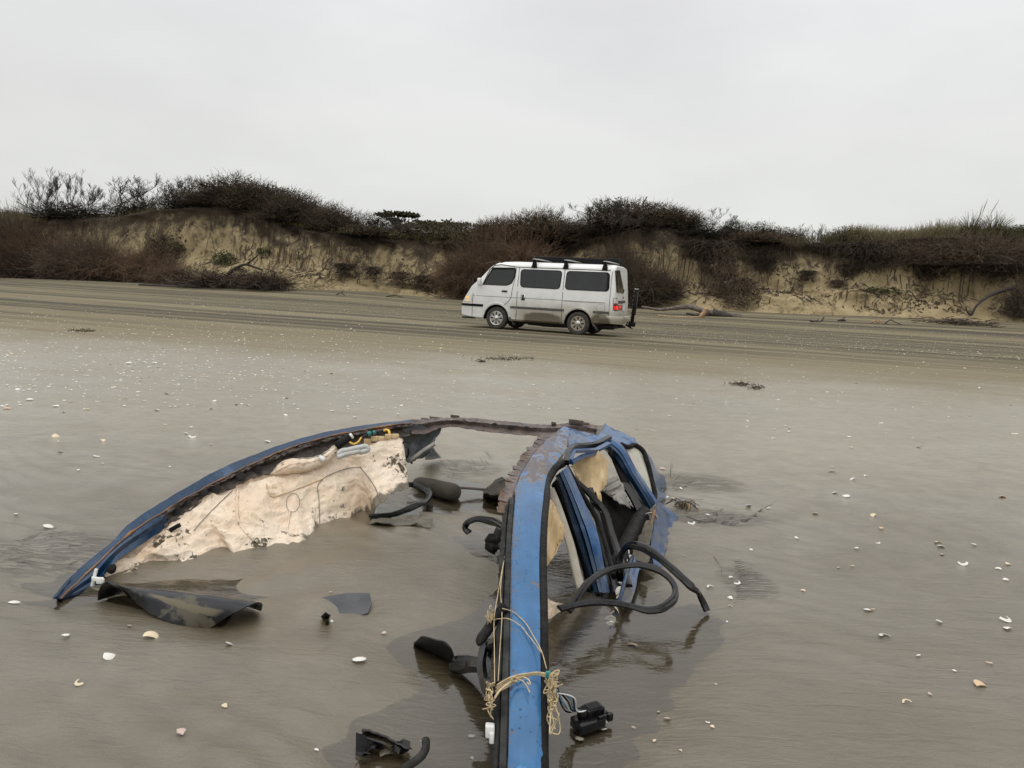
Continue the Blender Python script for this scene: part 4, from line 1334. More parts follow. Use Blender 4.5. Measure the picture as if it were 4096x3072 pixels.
mb.tube([(1.7, 0.3, 0.19), (0.9, 0.32, 0.17), (-0.9, 0.35, 0.22)], 0.03, 8)
mb.build('underbody', VSEAM, van, smooth=False)
for u0 in (2.50, 0.02):
    for s_ in (1, -1):
        mb = MB()
        mb.sheet([[Vector((u0 - 0.40, s_ * 0.62, 0.50)), Vector((u0 - 0.40, s_ * 0.86, 0.50))], [Vector((u0 - 0.47, s_ * 0.62, 0.30)), Vector((u0 - 0.47, s_ * 0.86, 0.30))], [Vector((u0 - 0.55, s_ * 0.63, 0.155)), Vector((u0 - 0.55, s_ * 0.85, 0.155))]], 0.012)
        mb.sheet([[Vector((u0 - 0.385, s_ * 0.852, 0.46)), Vector((u0 - 0.43, s_ * 0.852, 0.30))], [Vector((u0 - 0.40, s_ * 0.852, 0.46)), Vector((u0 - 0.56, s_ * 0.852, 0.20))]], 0.01)
        mb.build('mud_flap', VGREY, van, smooth=False)

hl = decal('headlight', [(213, 600), (245, 599), (280, 600)], [(186, 671), (230, 675), (278, 676)], VLENS)
decal('indicator', [(226, 655), (262, 657)], [(226, 668), (262, 669)], VAMB, 4, 3, 0.012, 0.004, hl)
decal('lamp', [(226, 612), (260, 615)], [(222, 640), (258, 642)], VAMB, 4, 3, 0.012, 0.003, hl)
tl = decal('tail_light', [(1772, 638), (1793, 636), (1816, 642)], [(1770, 768), (1795, 770), (1822, 768)], VDRED, 6, 8)
decal('reversing_lens', [(1775, 641), (1812, 645)], [(1773, 694), (1816, 696)], VLENS, 5, 4, 0.012, 0.003, tl)
decal('brake_lens', [(1778, 722), (1818, 722)], [(1778, 760), (1820, 760)], VRED, 5, 4, 0.012, 0.003, tl)
decal('tail_light', [(1826, 712), (1858, 716)], [(1826, 764), (1860, 762)], VDRED, 5, 5)
decal('brake_lens', [(1830, 722), (1848, 722)], [(1830, 746), (1848, 746)], VRED, 4, 3, 0.012, 0.003)
decal('rear_window', [(1788, 350), (1815, 345), (1838, 347)], [(1806, 578), (1845, 582), (1884, 580)], VGLASS, 7, 7)
decal('tailgate_trim', [(1822, 668), (1893, 664)], [(1822, 696), (1893, 692)], VGREY, 6, 3)
decal('number_plate', [(1864, 694), (1890, 692)], [(1862, 776), (1888, 774)], VPLATE, 4, 4, 0.012, 0.004)
decal('emblem', [(1869, 624), (1880, 622)], [(1870, 648), (1881, 646)], VCHROME, 4, 4)
decal('wiper', [(1862, 586), (1882, 548)], [(1866, 594), (1884, 552)], VSEAM, 4, 2, 0.012, 0.008)
mb = MB()
wsp = [(2.80, 0.62, 1.765), (2.80, -0.62, 1.765), (3.30, -0.70, 1.248), (3.30, 0.70, 1.248)]
mb.prism([Vector(q) + Vector((0.012, 0, 0.012)) for q in wsp], (0.004, 0, 0.004)); mb.build('windscreen', VGLASS, van, smooth=False)
mb = MB()
mb.box((2.27, yside(2.27, 1.09).y + 0.012, 1.105), ((1, 0, 0), (0, 1, 0), (0, 0, 1)), (0.085, 0.014, 0.022), bev=0.01); mb.build('door_handle', VBLACK, van)
hb = MB(); hb.prism([yside(a, b, 0.002) for a, b in rounded([(1.755, 1.045), (1.62, 1.045), (1.62, 0.87), (1.755, 0.87)], 0.04)], (0, 0.003, 0)); hp = hb.build('handle_recess', VRIM, van)
mb = MB(); mb.box((1.683, yside(1.683, 0.96).y + 0.014, 0.958), ((1, 0, 0), (0, 1, 0), (0, 0, 1)), (0.024, 0.012, 0.078), bev=0.008); mb.build('door_handle', VBLACK, van)
for s_ in (1, -1):
    mb = MB(); mb.box((3.03, s_ * 0.96, 1.34), ((1, 0, 0), (0, 1, 0), (0, 0, 1)), (0.05, 0.075, 0.11), bev=0.035)
    mb.tube([(3.02, s_ * 0.82, 1.25), (3.03, s_ * 0.93, 1.27)], 0.02, 6); mb.build('mirror', VPAINT, van)
mb = MB()                                     # rear bumper
bp = [(-0.60, 0.868), (-0.88, 0.868), (-0.99, 0.83), (-1.055, 0.72), (-1.075, 0.0), (-1.055, -0.72), (-0.99, -0.83), (-0.88, -0.868), (-0.60, -0.868)]
mb.sweep([Vector((a, b, 0.475)) for a, b in ((q.x, q.y) for q in cr([(a, b, 0) for a, b in bp], 40))], [(-0.105, -0.05), (0.105, -0.05), (0.105, 0.0), (0.05, 0.016), (0.0, 0.03), (-0.07, 0.028), (-0.105, 0.0)], [Vector((-0.3, 0.868 if i < 14 else (-0.868 if i > 25 else 0), 0)) if (i < 8 or i > 31) else Vector((-1, (20 - i) / 20, 0)) for i in range(40)])
mb.build('rear_bumper', VPAINT, van, sharp=50)
mb = MB(); mb.box((3.40, 0.80, 0.285), ((1, 0, 0), (0, 1, 0), (0, 0, 1)), (0.20, 0.05, 0.02), bev=0.008); mb.box((3.60, 0.55, 0.29), ((1, 0, -0.5), (0, 1, 0), (0.5, 0, 1)), (0.06, 0.04, 0.015)); mb.build('front_lip', VBLACK, van)
for u_ in (1.43, 0.49, -0.63):                # roof bars on gutter feet
    for s_ in (1, -1):
        mb = MB()
        mb.prism([(u_ - 0.085, s_ * 0.70, 1.80), (u_ + 0.085, s_ * 0.70, 1.80), (u_ + 0.055, s_ * 0.70, 1.93), (u_ + 0.035, s_ * 0.70, 2.035), (u_ - 0.035, s_ * 0.70, 2.035), (u_ - 0.055, s_ * 0.70, 1.93)], (0, s_ * 0.075, 0))
        mb.build('rack_foot', VBLACK, van, sharp=30)
    mb = MB(); mb.sweep([(u_, 0.84, 2.045), (u_, 0.4, 2.06), (u_, -0.4, 2.06), (u_, -0.84, 2.045)], [(-0.035, -0.010), (0.035, -0.010), (0.03, 0.010), (0, 0.016), (-0.03, 0.010)], (0, 0, 1))
    mb.build('roof_bar', VRIM, van, sharp=50)
mb = MB(); mb.box((0.66, -0.80, 2.125), ((1, 0, 0), (0, 1, 0), (0, 0, 1)), (1.33, 0.085, 0.085), bev=0.025)
aw = mb.build('roof_awning', VBLACK, van)
mb = MB()
for u_ in (1.97, -0.65): mb.box((u_, -0.80, 2.125), ((1, 0, 0), (0, 1, 0), (0, 0, 1)), (0.02, 0.09, 0.09), bev=0.01)
mb.build('end_cap', VSEAM, aw)
# folded bicycle rack on the tow bar
mb = MB()
yr = 0.10
p0, p1 = on_side(1968, 900, yr), on_side(2018, 556, yr)
mb.tube([p0, lerp(p0, p1, 0.5), p1], [0.05, 0.05, 0.055], 8)
rk = mb.build('rack_post', VBLACK, van)
mb = MB()
q0, q1 = on_side(2000, 820, yr - .1), on_side(2034, 572, yr - .1)
mb.tube([q0, q1], 0.022, 6)
for f_ in np.linspace(0.05, 0.95, 8):
    mb.box(lerp(p0, p1, f_) + Vector((0.045, 0, 0)), ((1, 0, 0), (0, 1, 0), (0, 0, 1)), (0.018, 0.06, 0.02))
mb.build('rack_arm', VGREY, rk)
mb = MB()
mb.box(on_side(1968, 912, yr), ((1, 0, 0.1), (0, 1, 0), (-0.1, 0, 1)), (0.10, 0.05, 0.07), bev=0.03); mb.box(on_side(1932, 935, yr), ((1, 0, 0.5), (0, 1, 0), (-0.5, 0, 1)), (0.09, 0.03, 0.025), bev=0.01)
mb.tube([on_side(1900, 945, yr), on_side(1830, 935, yr), on_side(1760, 930, yr)], 0.028, 6)
mb.tube([on_side(1915, 915, yr), on_side(1925, 885, yr)], 0.015, 6)
mb.build('tow_bar', VBLACK, van)
mb = MB(); mb.tube([on_side(1968, 955, yr), on_side(1970, 968, yr)], 0.025, 8); mb.build('reflector', VDRED, van)
mb = MB(); mb.box(p1 + Vector((0, 0, 0.03)), ((1, 0, 0), (0, 1, 0), (0, 0, 1)), (0.06, 0.05, 0.012), bev=0.008); mb.build('rack_cap', VRIM, van)
# ------------------------------------------------------------------ materials of the wreck
def paint_mat(name, base, rust=0.0, dark=1.0, drops=True, mud=0.0):
    t = NT(name)
    ob = t.pos(); uv = t.uv(); su = t.sep(uv)
    n1 = t.noise(ob, 9, 5, 0.6); n2 = t.noise(ob, 45, 4, 0.6)
    c = t.mix(t.ramp(n1, 0.3, 0.7), tuple(x * 0.72 for x in base), base)
    c = t.mix(t.ramp(n2, 0.55, 0.75, 0, 0.35), c, (0.07, 0.12, 0.22))
    rg = 0.30
    m = 0.0
    if rust:
        st = t.noise(t.map(ob, (26, 9, 9)), 1.0, 5, 0.6, 0.8)
        band = t.math('MULTIPLY', t.ramp(su.outputs['Y'], 0.50, 0.66), t.ramp(su.outputs['Y'], 1.02, 0.86, 0.45, 1.0))
        side = t.ramp(su.outputs['X'], 0.95, 0.15, 0.0, 1.0)
        e_ = t.math('ADD', t.math('ADD', t.math('MULTIPLY', band, 0.34 * rust), t.math('MULTIPLY', side, 0.16)), st)
        mk = t.math('MULTIPLY', t.ramp(e_, 0.87, 0.91), t.ramp(band, 0.0, 0.2))
        rim = t.math('MULTIPLY', t.ramp(e_, 0.83, 0.87), t.ramp(band, 0.0, 0.2))
        c = t.mix(t.math('MULTIPLY', rim, 0.8), c, (0.23, 0.125, 0.055))
        c = t.mix(mk, c, t.mix(n2, (0.085, 0.072, 0.066), (0.17, 0.14, 0.12)))
        low = t.math('MULTIPLY', t.ramp(t.noise(ob, 60, 5, 0.75), 0.52, 0.60), t.ramp(t.math('ADD', su.outputs['X'], t.math('MULTIPLY', n1, 0.25)), 0.52, 0.30))
        c = t.mix(t.math('MULTIPLY', low, 0.75), c, (0.12, 0.085, 0.06))
        m = mk
    if rust:
        big_ = t.ramp(t.noise(t.map(ob, (1, 1, 1), loc=(7, 3, 1)), 16, 5, 0.7), 0.64, 0.67)
        c = t.mix(big_, c, (0.15, 0.095, 0.06))
        wash = t.ramp(t.noise(t.map(ob, (30, 3, 3)), 1.0, 4, 0.6), 0.42, 0.62)
        c = t.mix(t.math('MULTIPLY', wash, 0.35), c, (0.016, 0.085, 0.22))
    sc_ = t.math('MULTIPLY', t.ramp(t.noise(t.map(ob, (3, 3, 3)), 3, 5, 0.7), 0.58, 0.66), 0.5)
    c = t.mix(sc_, c, tuple(min(1, x * 1.6 + 0.05) for x in base))
    if mud:
        c = t.mix(t.math('MULTIPLY', t.ramp(t.noise(ob, 6, 5, 0.65), 0.45, 0.62), mud), c, (0.19, 0.17, 0.13))
    vo = t.n('ShaderNodeTexVoronoi', {'Vector': t.map(ob, (1, 1, 1)), 'Scale': 95.0, 'Randomness': 1.0})
    dr = t.ramp(vo.outputs['Distance'], 0.30, 0.12)
    gate = t.ramp(t.noise(ob, 40, 2), 0.5, 0.6)
    h = t.math('ADD', t.math('MULTIPLY', t.math('MULTIPLY', dr, gate), 0.8 if drops else 0.0), t.math('MULTIPLY', n1, 0.8))
    t.set(Base_Color=c, Roughness=t.math('ADD', 0.28, t.math('MULTIPLY', m, 0.4)) if rust else 0.32, Metallic=0.15, Coat_Weight=0.35, Specular_IOR_Level=0.35, Coat_Roughness=0.08, Normal=t.bump(h, 0.6, 0.009))
    return t.m


BLUE = paint_mat('weathered_blue_paint', (0.030, 0.140, 0.310), 1.0)
BLUE2 = paint_mat('blue_paint', (0.022, 0.095, 0.245), 0.0, mud=0.35)
BLUE_SHADED = paint_mat('shaded_blue_paint', (0.004, 0.034, 0.085))  # the car's blue with dark reflections and groove shade painted into its colour
BLUEMUD = paint_mat('sandy_blue_paint', (0.050, 0.100, 0.210), 0.0, mud=0.7)


def rusty(name, a, b, o, grey=0.0):
    t = NT(name)
    p = t.pos()
    n1 = t.noise(p, 10, 6, 0.65, 0.3); n2 = t.noise(p, 38, 5, 0.65); n3 = t.noise(t.map(p, (1, 1, 1), loc=(4, 2, 1)), 6, 4)
    c = t.mix(t.ramp(n1, 0.35, 0.65), a, b)
    c = t.mix(t.ramp(n3, 0.52, 0.66, 0, 0.75), c, o)
    c = t.mix(t.ramp(n2, 0.5, 0.7, 0, 0.6), c, tuple(x * 0.3 for x in a))
    t.set(Base_Color=c, Roughness=t.ramp(n2, 0.3, 0.7, 0.35, 0.75), Metallic=0.15, Normal=t.bump(t.math('ADD', n1, t.math('MULTIPLY', n2, 0.6)), 0.6, 0.012))
    return t.m


RUST = rusty('rusted_steel', (0.085, 0.066, 0.058), (0.155, 0.125, 0.112), (0.12, 0.065, 0.035))
RUSTIN = rusty('blackened_rusty_steel', (0.040, 0.032, 0.027), (0.105, 0.085, 0.07), (0.145, 0.062, 0.022))
ORANGE = rusty('orange_rust', (0.24, 0.115, 0.045), (0.13, 0.075, 0.045), (0.36, 0.20, 0.09))
GREYST = rusty('grey_primer', (0.10, 0.115, 0.125), (0.16, 0.17, 0.175), (0.12, 0.07, 0.04))

t = NT('headliner_cloth')
p = t.pos(); uv = t.uv(); su = t.sep(uv)
n1 = t.noise(p, 4.5, 5, 0.6); n2 = t.noise(p, 26, 5, 0.7, 0.4); n3 = t.noise(p, 9, 4, 0.6, 0.5)
c = t.mix(t.ramp(n1, 0.3, 0.7), (0.70, 0.555, 0.41), (0.79, 0.675, 0.545))
c = t.mix(t.ramp(n3, 0.5, 0.72, 0, 0.55), c, (0.72, 0.63, 0.46))
c = t.mix(t.ramp(t.math('ADD', n2, t.math('MULTIPLY', su.outputs['Y'], 0.06)), 0.655, 0.70, 0, 0.85), c, (0.075, 0.066, 0.05))
lowm = t.ramp(t.math('ADD', su.outputs['Y'], t.math('MULTIPLY', t.math('SUBTRACT', n3, 0.5), 0.55)), 0.84, 0.90)
c = t.mix(t.math('MULTIPLY', lowm, 0.9), c, (0.13, 0.115, 0.085))
topm = t.ramp(t.math('SUBTRACT', su.outputs['Y'], t.math('MULTIPLY', t.math('SUBTRACT', n3, 0.5), 0.4)), 0.07, 0.0)
c = t.mix(t.math('MULTIPLY', topm, 0.6), c, (0.26, 0.15, 0.07))
rd = t.math('ABSOLUTE', t.math('SUBTRACT', t.noise(p, 7, 3, 0.5, 0.8), 0.5)); rd2 = t.math('ABSOLUTE', t.math('SUBTRACT', t.noise(p, 16, 3, 0.5, 0.8), 0.5))
cr_ = t.math('ADD', t.math('MULTIPLY', rd, -2.2), t.math('MULTIPLY', rd2, -1.0))
mld = None
for q_, r_ in ((P(680, 2190, 2.60), .12), (P(1040, 2190, 2.70), .08), (P(1170, 2125, 2.78), .06), (P(1590, 1870, 3.32), .11), (P(560, 2275, 2.45), .07), (P(770, 2250, 2.56), .07), (P(1290, 2080, 2.9), .05)):
    f_ = t.ramp(t.n('ShaderNodeVectorMath', {0: p, 1: q_}, operation='DISTANCE').outputs['Value'], r_, r_ * 0.25)
    mld = f_ if mld is None else t.math('MAXIMUM', mld, f_)
mk = t.ramp(t.math('ADD', t.math('MULTIPLY', mld, 0.20), t.noise(p, 32, 5, 0.7, 0.8)), 0.66, 0.72)
c = t.mix(t.math('MULTIPLY', mk, t.ramp(mld, 0.0, 0.15)), c, t.mix(n2, (0.045, 0.040, 0.026), (0.15, 0.13, 0.085)))
stn = t.ramp(t.noise(t.map(p, (1, 1, 1), loc=(3, 1, 7)), 5.5, 6, 0.7, 0.5), 0.60, 0.68)
c = t.mix(t.math('MULTIPLY', stn, 0.5), c, (0.50, 0.38, 0.22))
t.set(Base_Color=c, Roughness=0.8, Specular_IOR_Level=0.3, Normal=t.bump(t.math('ADD', cr_, t.math('MULTIPLY', n2, 0.2)), 0.55, 0.035))
CLOTH = t.m
CLOTHY = plain('yellowed_cloth', (0.64, 0.49, 0.29), 0.8, var=0.5, scale=9, bump=0.6, bscale=14, c2=(0.44, 0.31, 0.15))
RUBBER = plain('wet_black_rubber', (0.004, 0.004, 0.004), 0.16, spec=0.38, var=0.4, scale=30, bump=0.25, bscale=60)
RUBBERD = plain('sandy_black_rubber', (0.016, 0.015, 0.014), 0.45, spec=0.10, var=0.5, scale=30, bump=0.5, bscale=50)
TRIMB = plain('perished_black_trim', (0.014, 0.014, 0.014), 0.5, spec=0.10, var=0.5, scale=14, bump=0.6, bscale=40, c2=(0.050, 0.050, 0.048))
PLASB = plain('wet_black_plastic', (0.008, 0.008, 0.009), 0.22, spec=0.35, var=0.3, scale=12, bump=0.15, bscale=20)
CREAMP = plain('cream_plastic', (0.42, 0.38, 0.30), 0.45, var=0.2)
GREYP = plain('pale_grey_plastic', (0.50, 0.50, 0.47), 0.4, var=0.2)
GREYD = plain('dirty_grey_plastic', (0.27, 0.255, 0.22), 0.5, var=0.4, scale=14)
SEATM = plain('dark_seat_and_shade', (0.012, 0.011, 0.010), 0.85, spec=0.1, var=0.5, scale=8, bump=0.4, bscale=30)
HEADR = plain('muddy_dark_vinyl', (0.080, 0.072, 0.056), 0.5, spec=0.10, var=0.5, scale=8, bump=0.3, bscale=60)
TWINE = plain('tan_twine', (0.58, 0.46, 0.27), 0.8, var=0.35, scale=60)
WHITEP = plain('white_plastic', (0.72, 0.72, 0.69), 0.35, var=0.1)
YELLOW = plain('yellow_wire', (0.75, 0.47, 0.06), 0.4)
TEAL = plain('teal_connector', (0.03, 0.22, 0.19), 0.4)
WBLUE = plain('blue_wire', (0.16, 0.33, 0.55), 0.4)
MUDCL = plain('muddy_cloth', (0.13, 0.115, 0.085), 0.7, var=0.4, scale=20, bump=0.5, bscale=30)
t = NT('dirty_glass')
tr = t.n('ShaderNodeBsdfTransparent', {'Color': (0.93, 0.93, 0.9)}); df = t.n('ShaderNodeBsdfDiffuse', {'Color': (0.62, 0.60, 0.52)})
gl = t.n('ShaderNodeBsdfGlossy', {'Roughness': 0.05}); m1 = t.n('ShaderNodeMixShader', {0: t.ramp(t.noise(t.pos(), 12, 4), 0.3, 0.7, 0.18, 0.45), 1: tr.outputs[0], 2: df.outputs[0]})
m2 = t.n('ShaderNodeMixShader', {0: 0.06, 1: m1.outputs[0], 2: gl.outputs[0]}); t.t.links.new(m2.outputs[0], t.out.inputs[0])
DGLASS = t.m

# ------------------------------------------------------------------ the wreck
wreck = thing('car_wreck', 'crushed blue car shell buried to its windows in wet sand', 'car wreck', Z(1500, 2050, 0.0))
WN = random.Random(3)


def PS(lst): return [P(*q) for q in lst]


def yint(lst, tab): return [P(x, y, float(np.interp(x, [a for a, b in tab], [b for a, b in tab]))) for x, y in lst]


def loft(name, curves, n, m, th=0.006, sub=1, rough=0.0, sharp=40, parent=None, prof=None, m2=None):
    cs = [cr(c, n) for c in curves]
    rows = []
    for i in range(len(cs) - 1):
        for s_ in range(sub):
            rows.append([cs[i][j].lerp(cs[i + 1][j], s_ / sub) for j in range(n)])
    rows.append(cs[-1])
    if rough:
        for i, r_ in enumerate(rows):
            for j in range(n):
                r_[j] = r_[j] + Vector((WN.gauss(0, rough), WN.gauss(0, rough), WN.gauss(0, rough)))
    mb = MB(); mb.sheet(rows, th, 0, 0 if m2 is None else 1)
    return mb.build(name, m if m2 is None else [m, m2], parent or wreck, sharp=sharp)


YL = [(214, 2.165), (298, 2.31), (443, 2.46), (641, 2.67), (845, 2.88), (1100, 3.10), (1400, 3.36), (1646, 3.55), (1760, 3.60)]
E0 = [(214, 2387), (298, 2291), (378, 2222), (443, 2172), (497, 2112), (562, 2062), (641, 2013), (746, 1950), (845, 1893), (945, 1846), (1034, 1812), (1099, 1787), (1198, 1755), (1298, 1729), (1397, 1710), (1546, 1689), (1646, 1677)]
E1 = [(246, 2393), (318, 2321), (395, 2250), (455, 2192), (520, 2135), (580, 2092), (645, 2052), (746, 1990), (845, 1937), (935, 1890), (1034, 1846), (1099, 1815), (1198, 1777), (1298, 1750), (1397, 1729), (1546, 1703), (1646, 1692)]


def back(p, q): return [a + Vector((-0.02, q, -0.05)) for a in p]


e0 = yint(E0, YL); e1 = [a - Vector((0, 0.0, 0)) for a in yint(E1, [(a, b - 0.035) for a, b in YL])]
rl_ = loft('roof_rail', [back(e0, 0.05), [a + Vector((0, 0.012, -0.006)) for a in e0], e0, e1], 60, BLUE_SHADED, 0.008, 2, 0.0008)
rl_['label'] = 'shaded blue roof rail running from the sand to the rear header'
mb = MB()
ed = cr([a + Vector((0, -0.004, 0)) for a in e1], 70)
mb.tube([p_ + Vector((0, 0, WN.gauss(0, 0.0012))) for p_ in ed], [0.0026 + 0.0018 * abs(WN.gauss(0, 1)) for _ in ed], 5)
mb.build('rusted_edge', ORANGE, rl_)
fl = [(252, 2398), (318, 2374), (378, 2348), (408, 2300), (470, 2240), (540, 2195), (620, 2142), (668, 2112)]
f0 = [(246, 2393), (318, 2321), (395, 2250), (455, 2192), (520, 2135), (580, 2092), (645, 2052), (675, 2034)]
a_ = yint(f0, [(a, b - 0.035) for a, b in YL]); b_ = [Z(*q, -0.02) for q in fl[:3]] + PS([(408, 2300, 2.32), (470, 2240, 2.40), (540, 2195, 2.48), (620, 2142, 2.59), (668, 2112, 2.65)])
mid = [p_.lerp(q_, 0.42) + Vector((0, -0.012, 0.004)) for p_, q_ in zip(a_, b_)]
mid2 = [p_.lerp(q_, 0.56) + Vector((0, 0.010, -0.004)) for p_, q_ in zip(a_, b_)]
loft('windscreen_pillar', [a_, mid, mid2, b_], 40, BLUE_SHADED, 0.006, 3)
for x, y in ((604, 2134), (566, 2165)):
    mb = MB(); mb.box(P(x, y, 2.60), ((1, 0, 0.5), (0, 1, 0), (-0.5, 0, 1)), (0.010, 0.012, 0.008), bev=0.002); mb.build('slot', VSEAM, wreck)
g0 = [(648, 2052), (746, 1992), (845, 1939), (935, 1892), (1034, 1848), (1099, 1817), (1198, 1779), (1298, 1752), (1397, 1731), (1546, 1705), (1646, 1694)]
g1 = [(655, 2125), (746, 2052), (845, 1985), (935, 1948), (1000, 1912), (1099, 1892), (1235, 1846), (1340, 1800), (1440, 1792), (1546, 1752), (1640, 1745)]
a_ = yint(g0, [(a, b - 0.035) for a, b in YL]); b_ = yint(g1, [(a, b - 0.06) for a, b in YL])
m_ = [p_.lerp(q_, 0.45) + Vector((-0.01, 0.03, 0)) for p_, q_ in zip(a_, b_)]
m2_ = [p_.lerp(q_, 0.25) + Vector((0, -0.01, 0.005)) for p_, q_ in zip(a_, b_)]
loft('inner_rail', [a_, m2_, m_, b_], 80, RUSTIN, 0.005, 4, 0.0035, 60)
for x, y, r_, yy in ((860, 1958, 0.020, 2.84), (745, 2010, 0.014, 2.73), (700, 2045, 0.018, 2.69), (960, 1905, 0.016, 2.92), (1030, 1880, 0.018, 2.99), (815, 1970, 0.012, 2.79)):
    mb = MB()                                  # ragged rust holes with curled rims
    pt = [P(x, y, yy) + RT * (r_ * 1.2 * math.cos(q) * (1 + 0.25 * math.sin(3 * q))) + UP * (r_ * math.sin(q)) for q in np.linspace(0, 6.283, 14)]
    mb = MB(); mb.prism(pt[:-1], FW * 0.004); mb.build('hole', VSEAM, wreck, smooth=False)

# cloth hanging from the rail to the sand
tp = [(418, 2290), (470, 2236), (540, 2190), (622, 2140), (690, 2085), (746, 2040), (845, 1975), (935, 1940), (1000, 1906), (1099, 1886), (1235, 1842), (1348, 1800), (1447, 1790), (1546, 1748), (1606, 1742), (1612, 1756)]
bt = [(425, 2335), (470, 2330), (562, 2318), (622, 2292), (700, 2306), (790, 2302), (860, 2274), (930, 2238), (965, 2268), (1060, 2256), (1160, 2236), (1260, 2194), (1320, 2130), (1400, 2112), (1470, 2080), (1515, 2022), (1570, 1985), (1636, 1948)]
pa = yint(tp, [(a, b - 0.05) for a, b in YL])
pb = [Z(x, y, -0.035) for x, y in bt[:-3]] + [P(1515, 2022, 3.06), P(1570, 1985, 3.14), P(1636, 1948, 3.24)]
NC, NRW = 170, 60
ca, cb_ = cr(pa, NC), cr(pb, NC)
rows = []
for i in range(NRW):
    v = i / (NRW - 1)
    r_ = []
    for j in range(NC):
        u_ = j / (NC - 1)
        q = ca[j].lerp(cb_[j], v)
        sag = math.sin(math.pi * v ** 0.8) * 0.022
        fold = 0.045 * float(fbm(u_ * 9 + v * 1.5, v * 2.2, 91, 4)) - 0.050 * abs(float(fbm(u_ * 17 - v * 3, v * 5 + u_ * 4, 94, 3))) + 0.008 * math.sin((u_ * 30 + v * 5) + 2 * math.sin(v * 4 + u_ * 9)) * sst(v * 2)
        rad_ = 0.016 * abs(math.sin((u_ - 0.42) * 26)) * v if u_ < 0.5 else 0
        q = q + Vector((0, -0.5, 0.85)) * float(sag + fold * (1 - v ** 4) * 0.85 - rad_ * (1 - v ** 3)) * (1 if v > 0.02 else 0.3)
        q.z += float(0.036 * fbm(u_ * 40, 3.3, 93, 5) * v ** 4)
        r_.append(q)
    rows.append(r_)
# the far half of the cloth ends above the sand
mb = MB(); mb.sheet(rows, 0.004)
hd = mb.build('headliner', CLOTH, wreck)
hd['label'] = 'torn cream cloth headliner sagging from the shaded blue rail to the sand'


def on_cloth(x, y, lift=0.004):
    p_, n_, i_, k_ = BV_C.ray_cast(CAM, ray(x, y).normalized())
    return (p_ if p_ is not None else P(x, y, 2.9)) - ray(x, y).normalized() * lift


BV_C = BVHTree.FromPolygons([Vector(v) for v in mb.v], mb.f)
SEAMC = plain('grey_piping', (0.16, 0.15, 0.14), 0.7)
for pts, r_, m_ in (([(1280, 2115), (1278, 2050), (1275, 1990), (1272, 1940), (1285, 1922), (1340, 1890), (1400, 1872), (1440, 1868)], 0.0015, SEAMC), ([(1440, 1868), (1470, 1905), (1500, 1950), (1520, 2005)], 0.002, SEAMC),
                    ([(930, 1962), (880, 2010), (830, 2060), (775, 2122)], 0.0016, SEAMC), ([(950, 1960), (948, 2020), (955, 2090), (985, 2130), (1025, 2168)], 0.0055, CLOTH),
                    ([(1165, 1975), (1150, 1990), (1146, 2020), (1158, 2045), (1180, 2045), (1196, 2025), (1195, 1990), (1180, 1973), (1165, 1975)], 0.0010, SEAMC), ([(1160, 2045), (1155, 2085), (1150, 2120), (1165, 2140), (1190, 2140)], 0.004, CLOTH),
                    ([(1065, 1935), (1085, 1985), (1140, 1972), (1210, 1948), (1300, 1912)], 0.002, CLOTHY)):
    mb = MB(); mb.tube([on_cloth(q.x, q.y) for q in cr([(*q, 0) for q in pts], 6 * len(pts))], r_, 5); mb.build('piping', m_, hd)
# cloth bundle and hardware along the rail
mb = MB()
mb.tube(cr([P(1085, 1898, 3.02), P(1150, 1868, 3.08), P(1230, 1858, 3.13), P(1290, 1838, 3.17), P(1352, 1790, 3.21)], 22), [0.006, .012, .020, .027, .031, .034, .035, .036, .034, .034, .032, .031, .028, .026, .025, .025, .024, .024, .022, .020, .021, .019], 9)
rb = mb.build('rolled_airbag', CLOTH, wreck)
for v in rb.data.vertices: v.co += Vector((WN.gauss(0, 0.002),) * 3)
mb = MB(); mb.tube([P(1345, 1788, 3.19), P(1365, 1772, 3.2), P(1400, 1748, 3.22)], 0.020, 10); it = mb.build('inflator', VBLACK, wreck)
mb = MB(); mb.tube([P(1400, 1748, 3.22), P(1410, 1741, 3.225)], 0.014, 8); mb.build('inflator_cap', WHITEP, it)
mb = MB(); mb.tube([P(1278, 1828, 3.14), P(1300, 1842, 3.13)], 0.012, 6); mb.build('clip', WHITEP, wreck)
mb = MB(); mb.tube(cr([P(1398, 1768, 3.2), P(1415, 1776, 3.2), P(1432, 1768, 3.21), P(1445, 1750, 3.23)], 10), 0.0045, 6); mb.build('yellow_wire', YELLOW, wreck)
mb = MB(); mb.tube(cr([P(1442, 1752, 3.23), P(1475, 1738, 3.26), P(1510, 1728, 3.29), P(1540, 1720, 3.31)], 12), 0.006, 6); wr_ = mb.build('wire', RUBBER, wreck)
mb = MB(); mb.tube([P(1472, 1736, 3.25), P(1482, 1732, 3.26)], 0.011, 6); mb.tube([P(1491, 1732, 3.265), P(1502, 1728, 3.27)], 0.011, 6); mb.build('connector', TEAL, wr_)
mb = MB(); mb.tube(cr([P(1534, 1723, 3.3), P(1548, 1719, 3.31), P(1556, 1725, 3.3), P(1558, 1740, 3.29)], 8), 0.006, 6); mb.build('yellow_wire', YELLOW, wreck)
mb = MB()
hdl = cr([P(1352, 1822, 3.13), P(1362, 1808, 3.14), P(1395, 1800, 3.15), P(1440, 1790, 3.18), P(1466, 1788, 3.2), P(1472, 1798, 3.2), P(1450, 1806, 3.18), P(1435, 1812, 3.17)], 26)
mb.tube(hdl, [0.007] + [0.013] * 24 + [0.008], 9)
mb.tube(cr([P(1350, 1830, 3.12), P(1390, 1815, 3.14), P(1440, 1805, 3.17)], 10), 0.012, 8)
mb.build('grab_handle', GREYP, wreck)
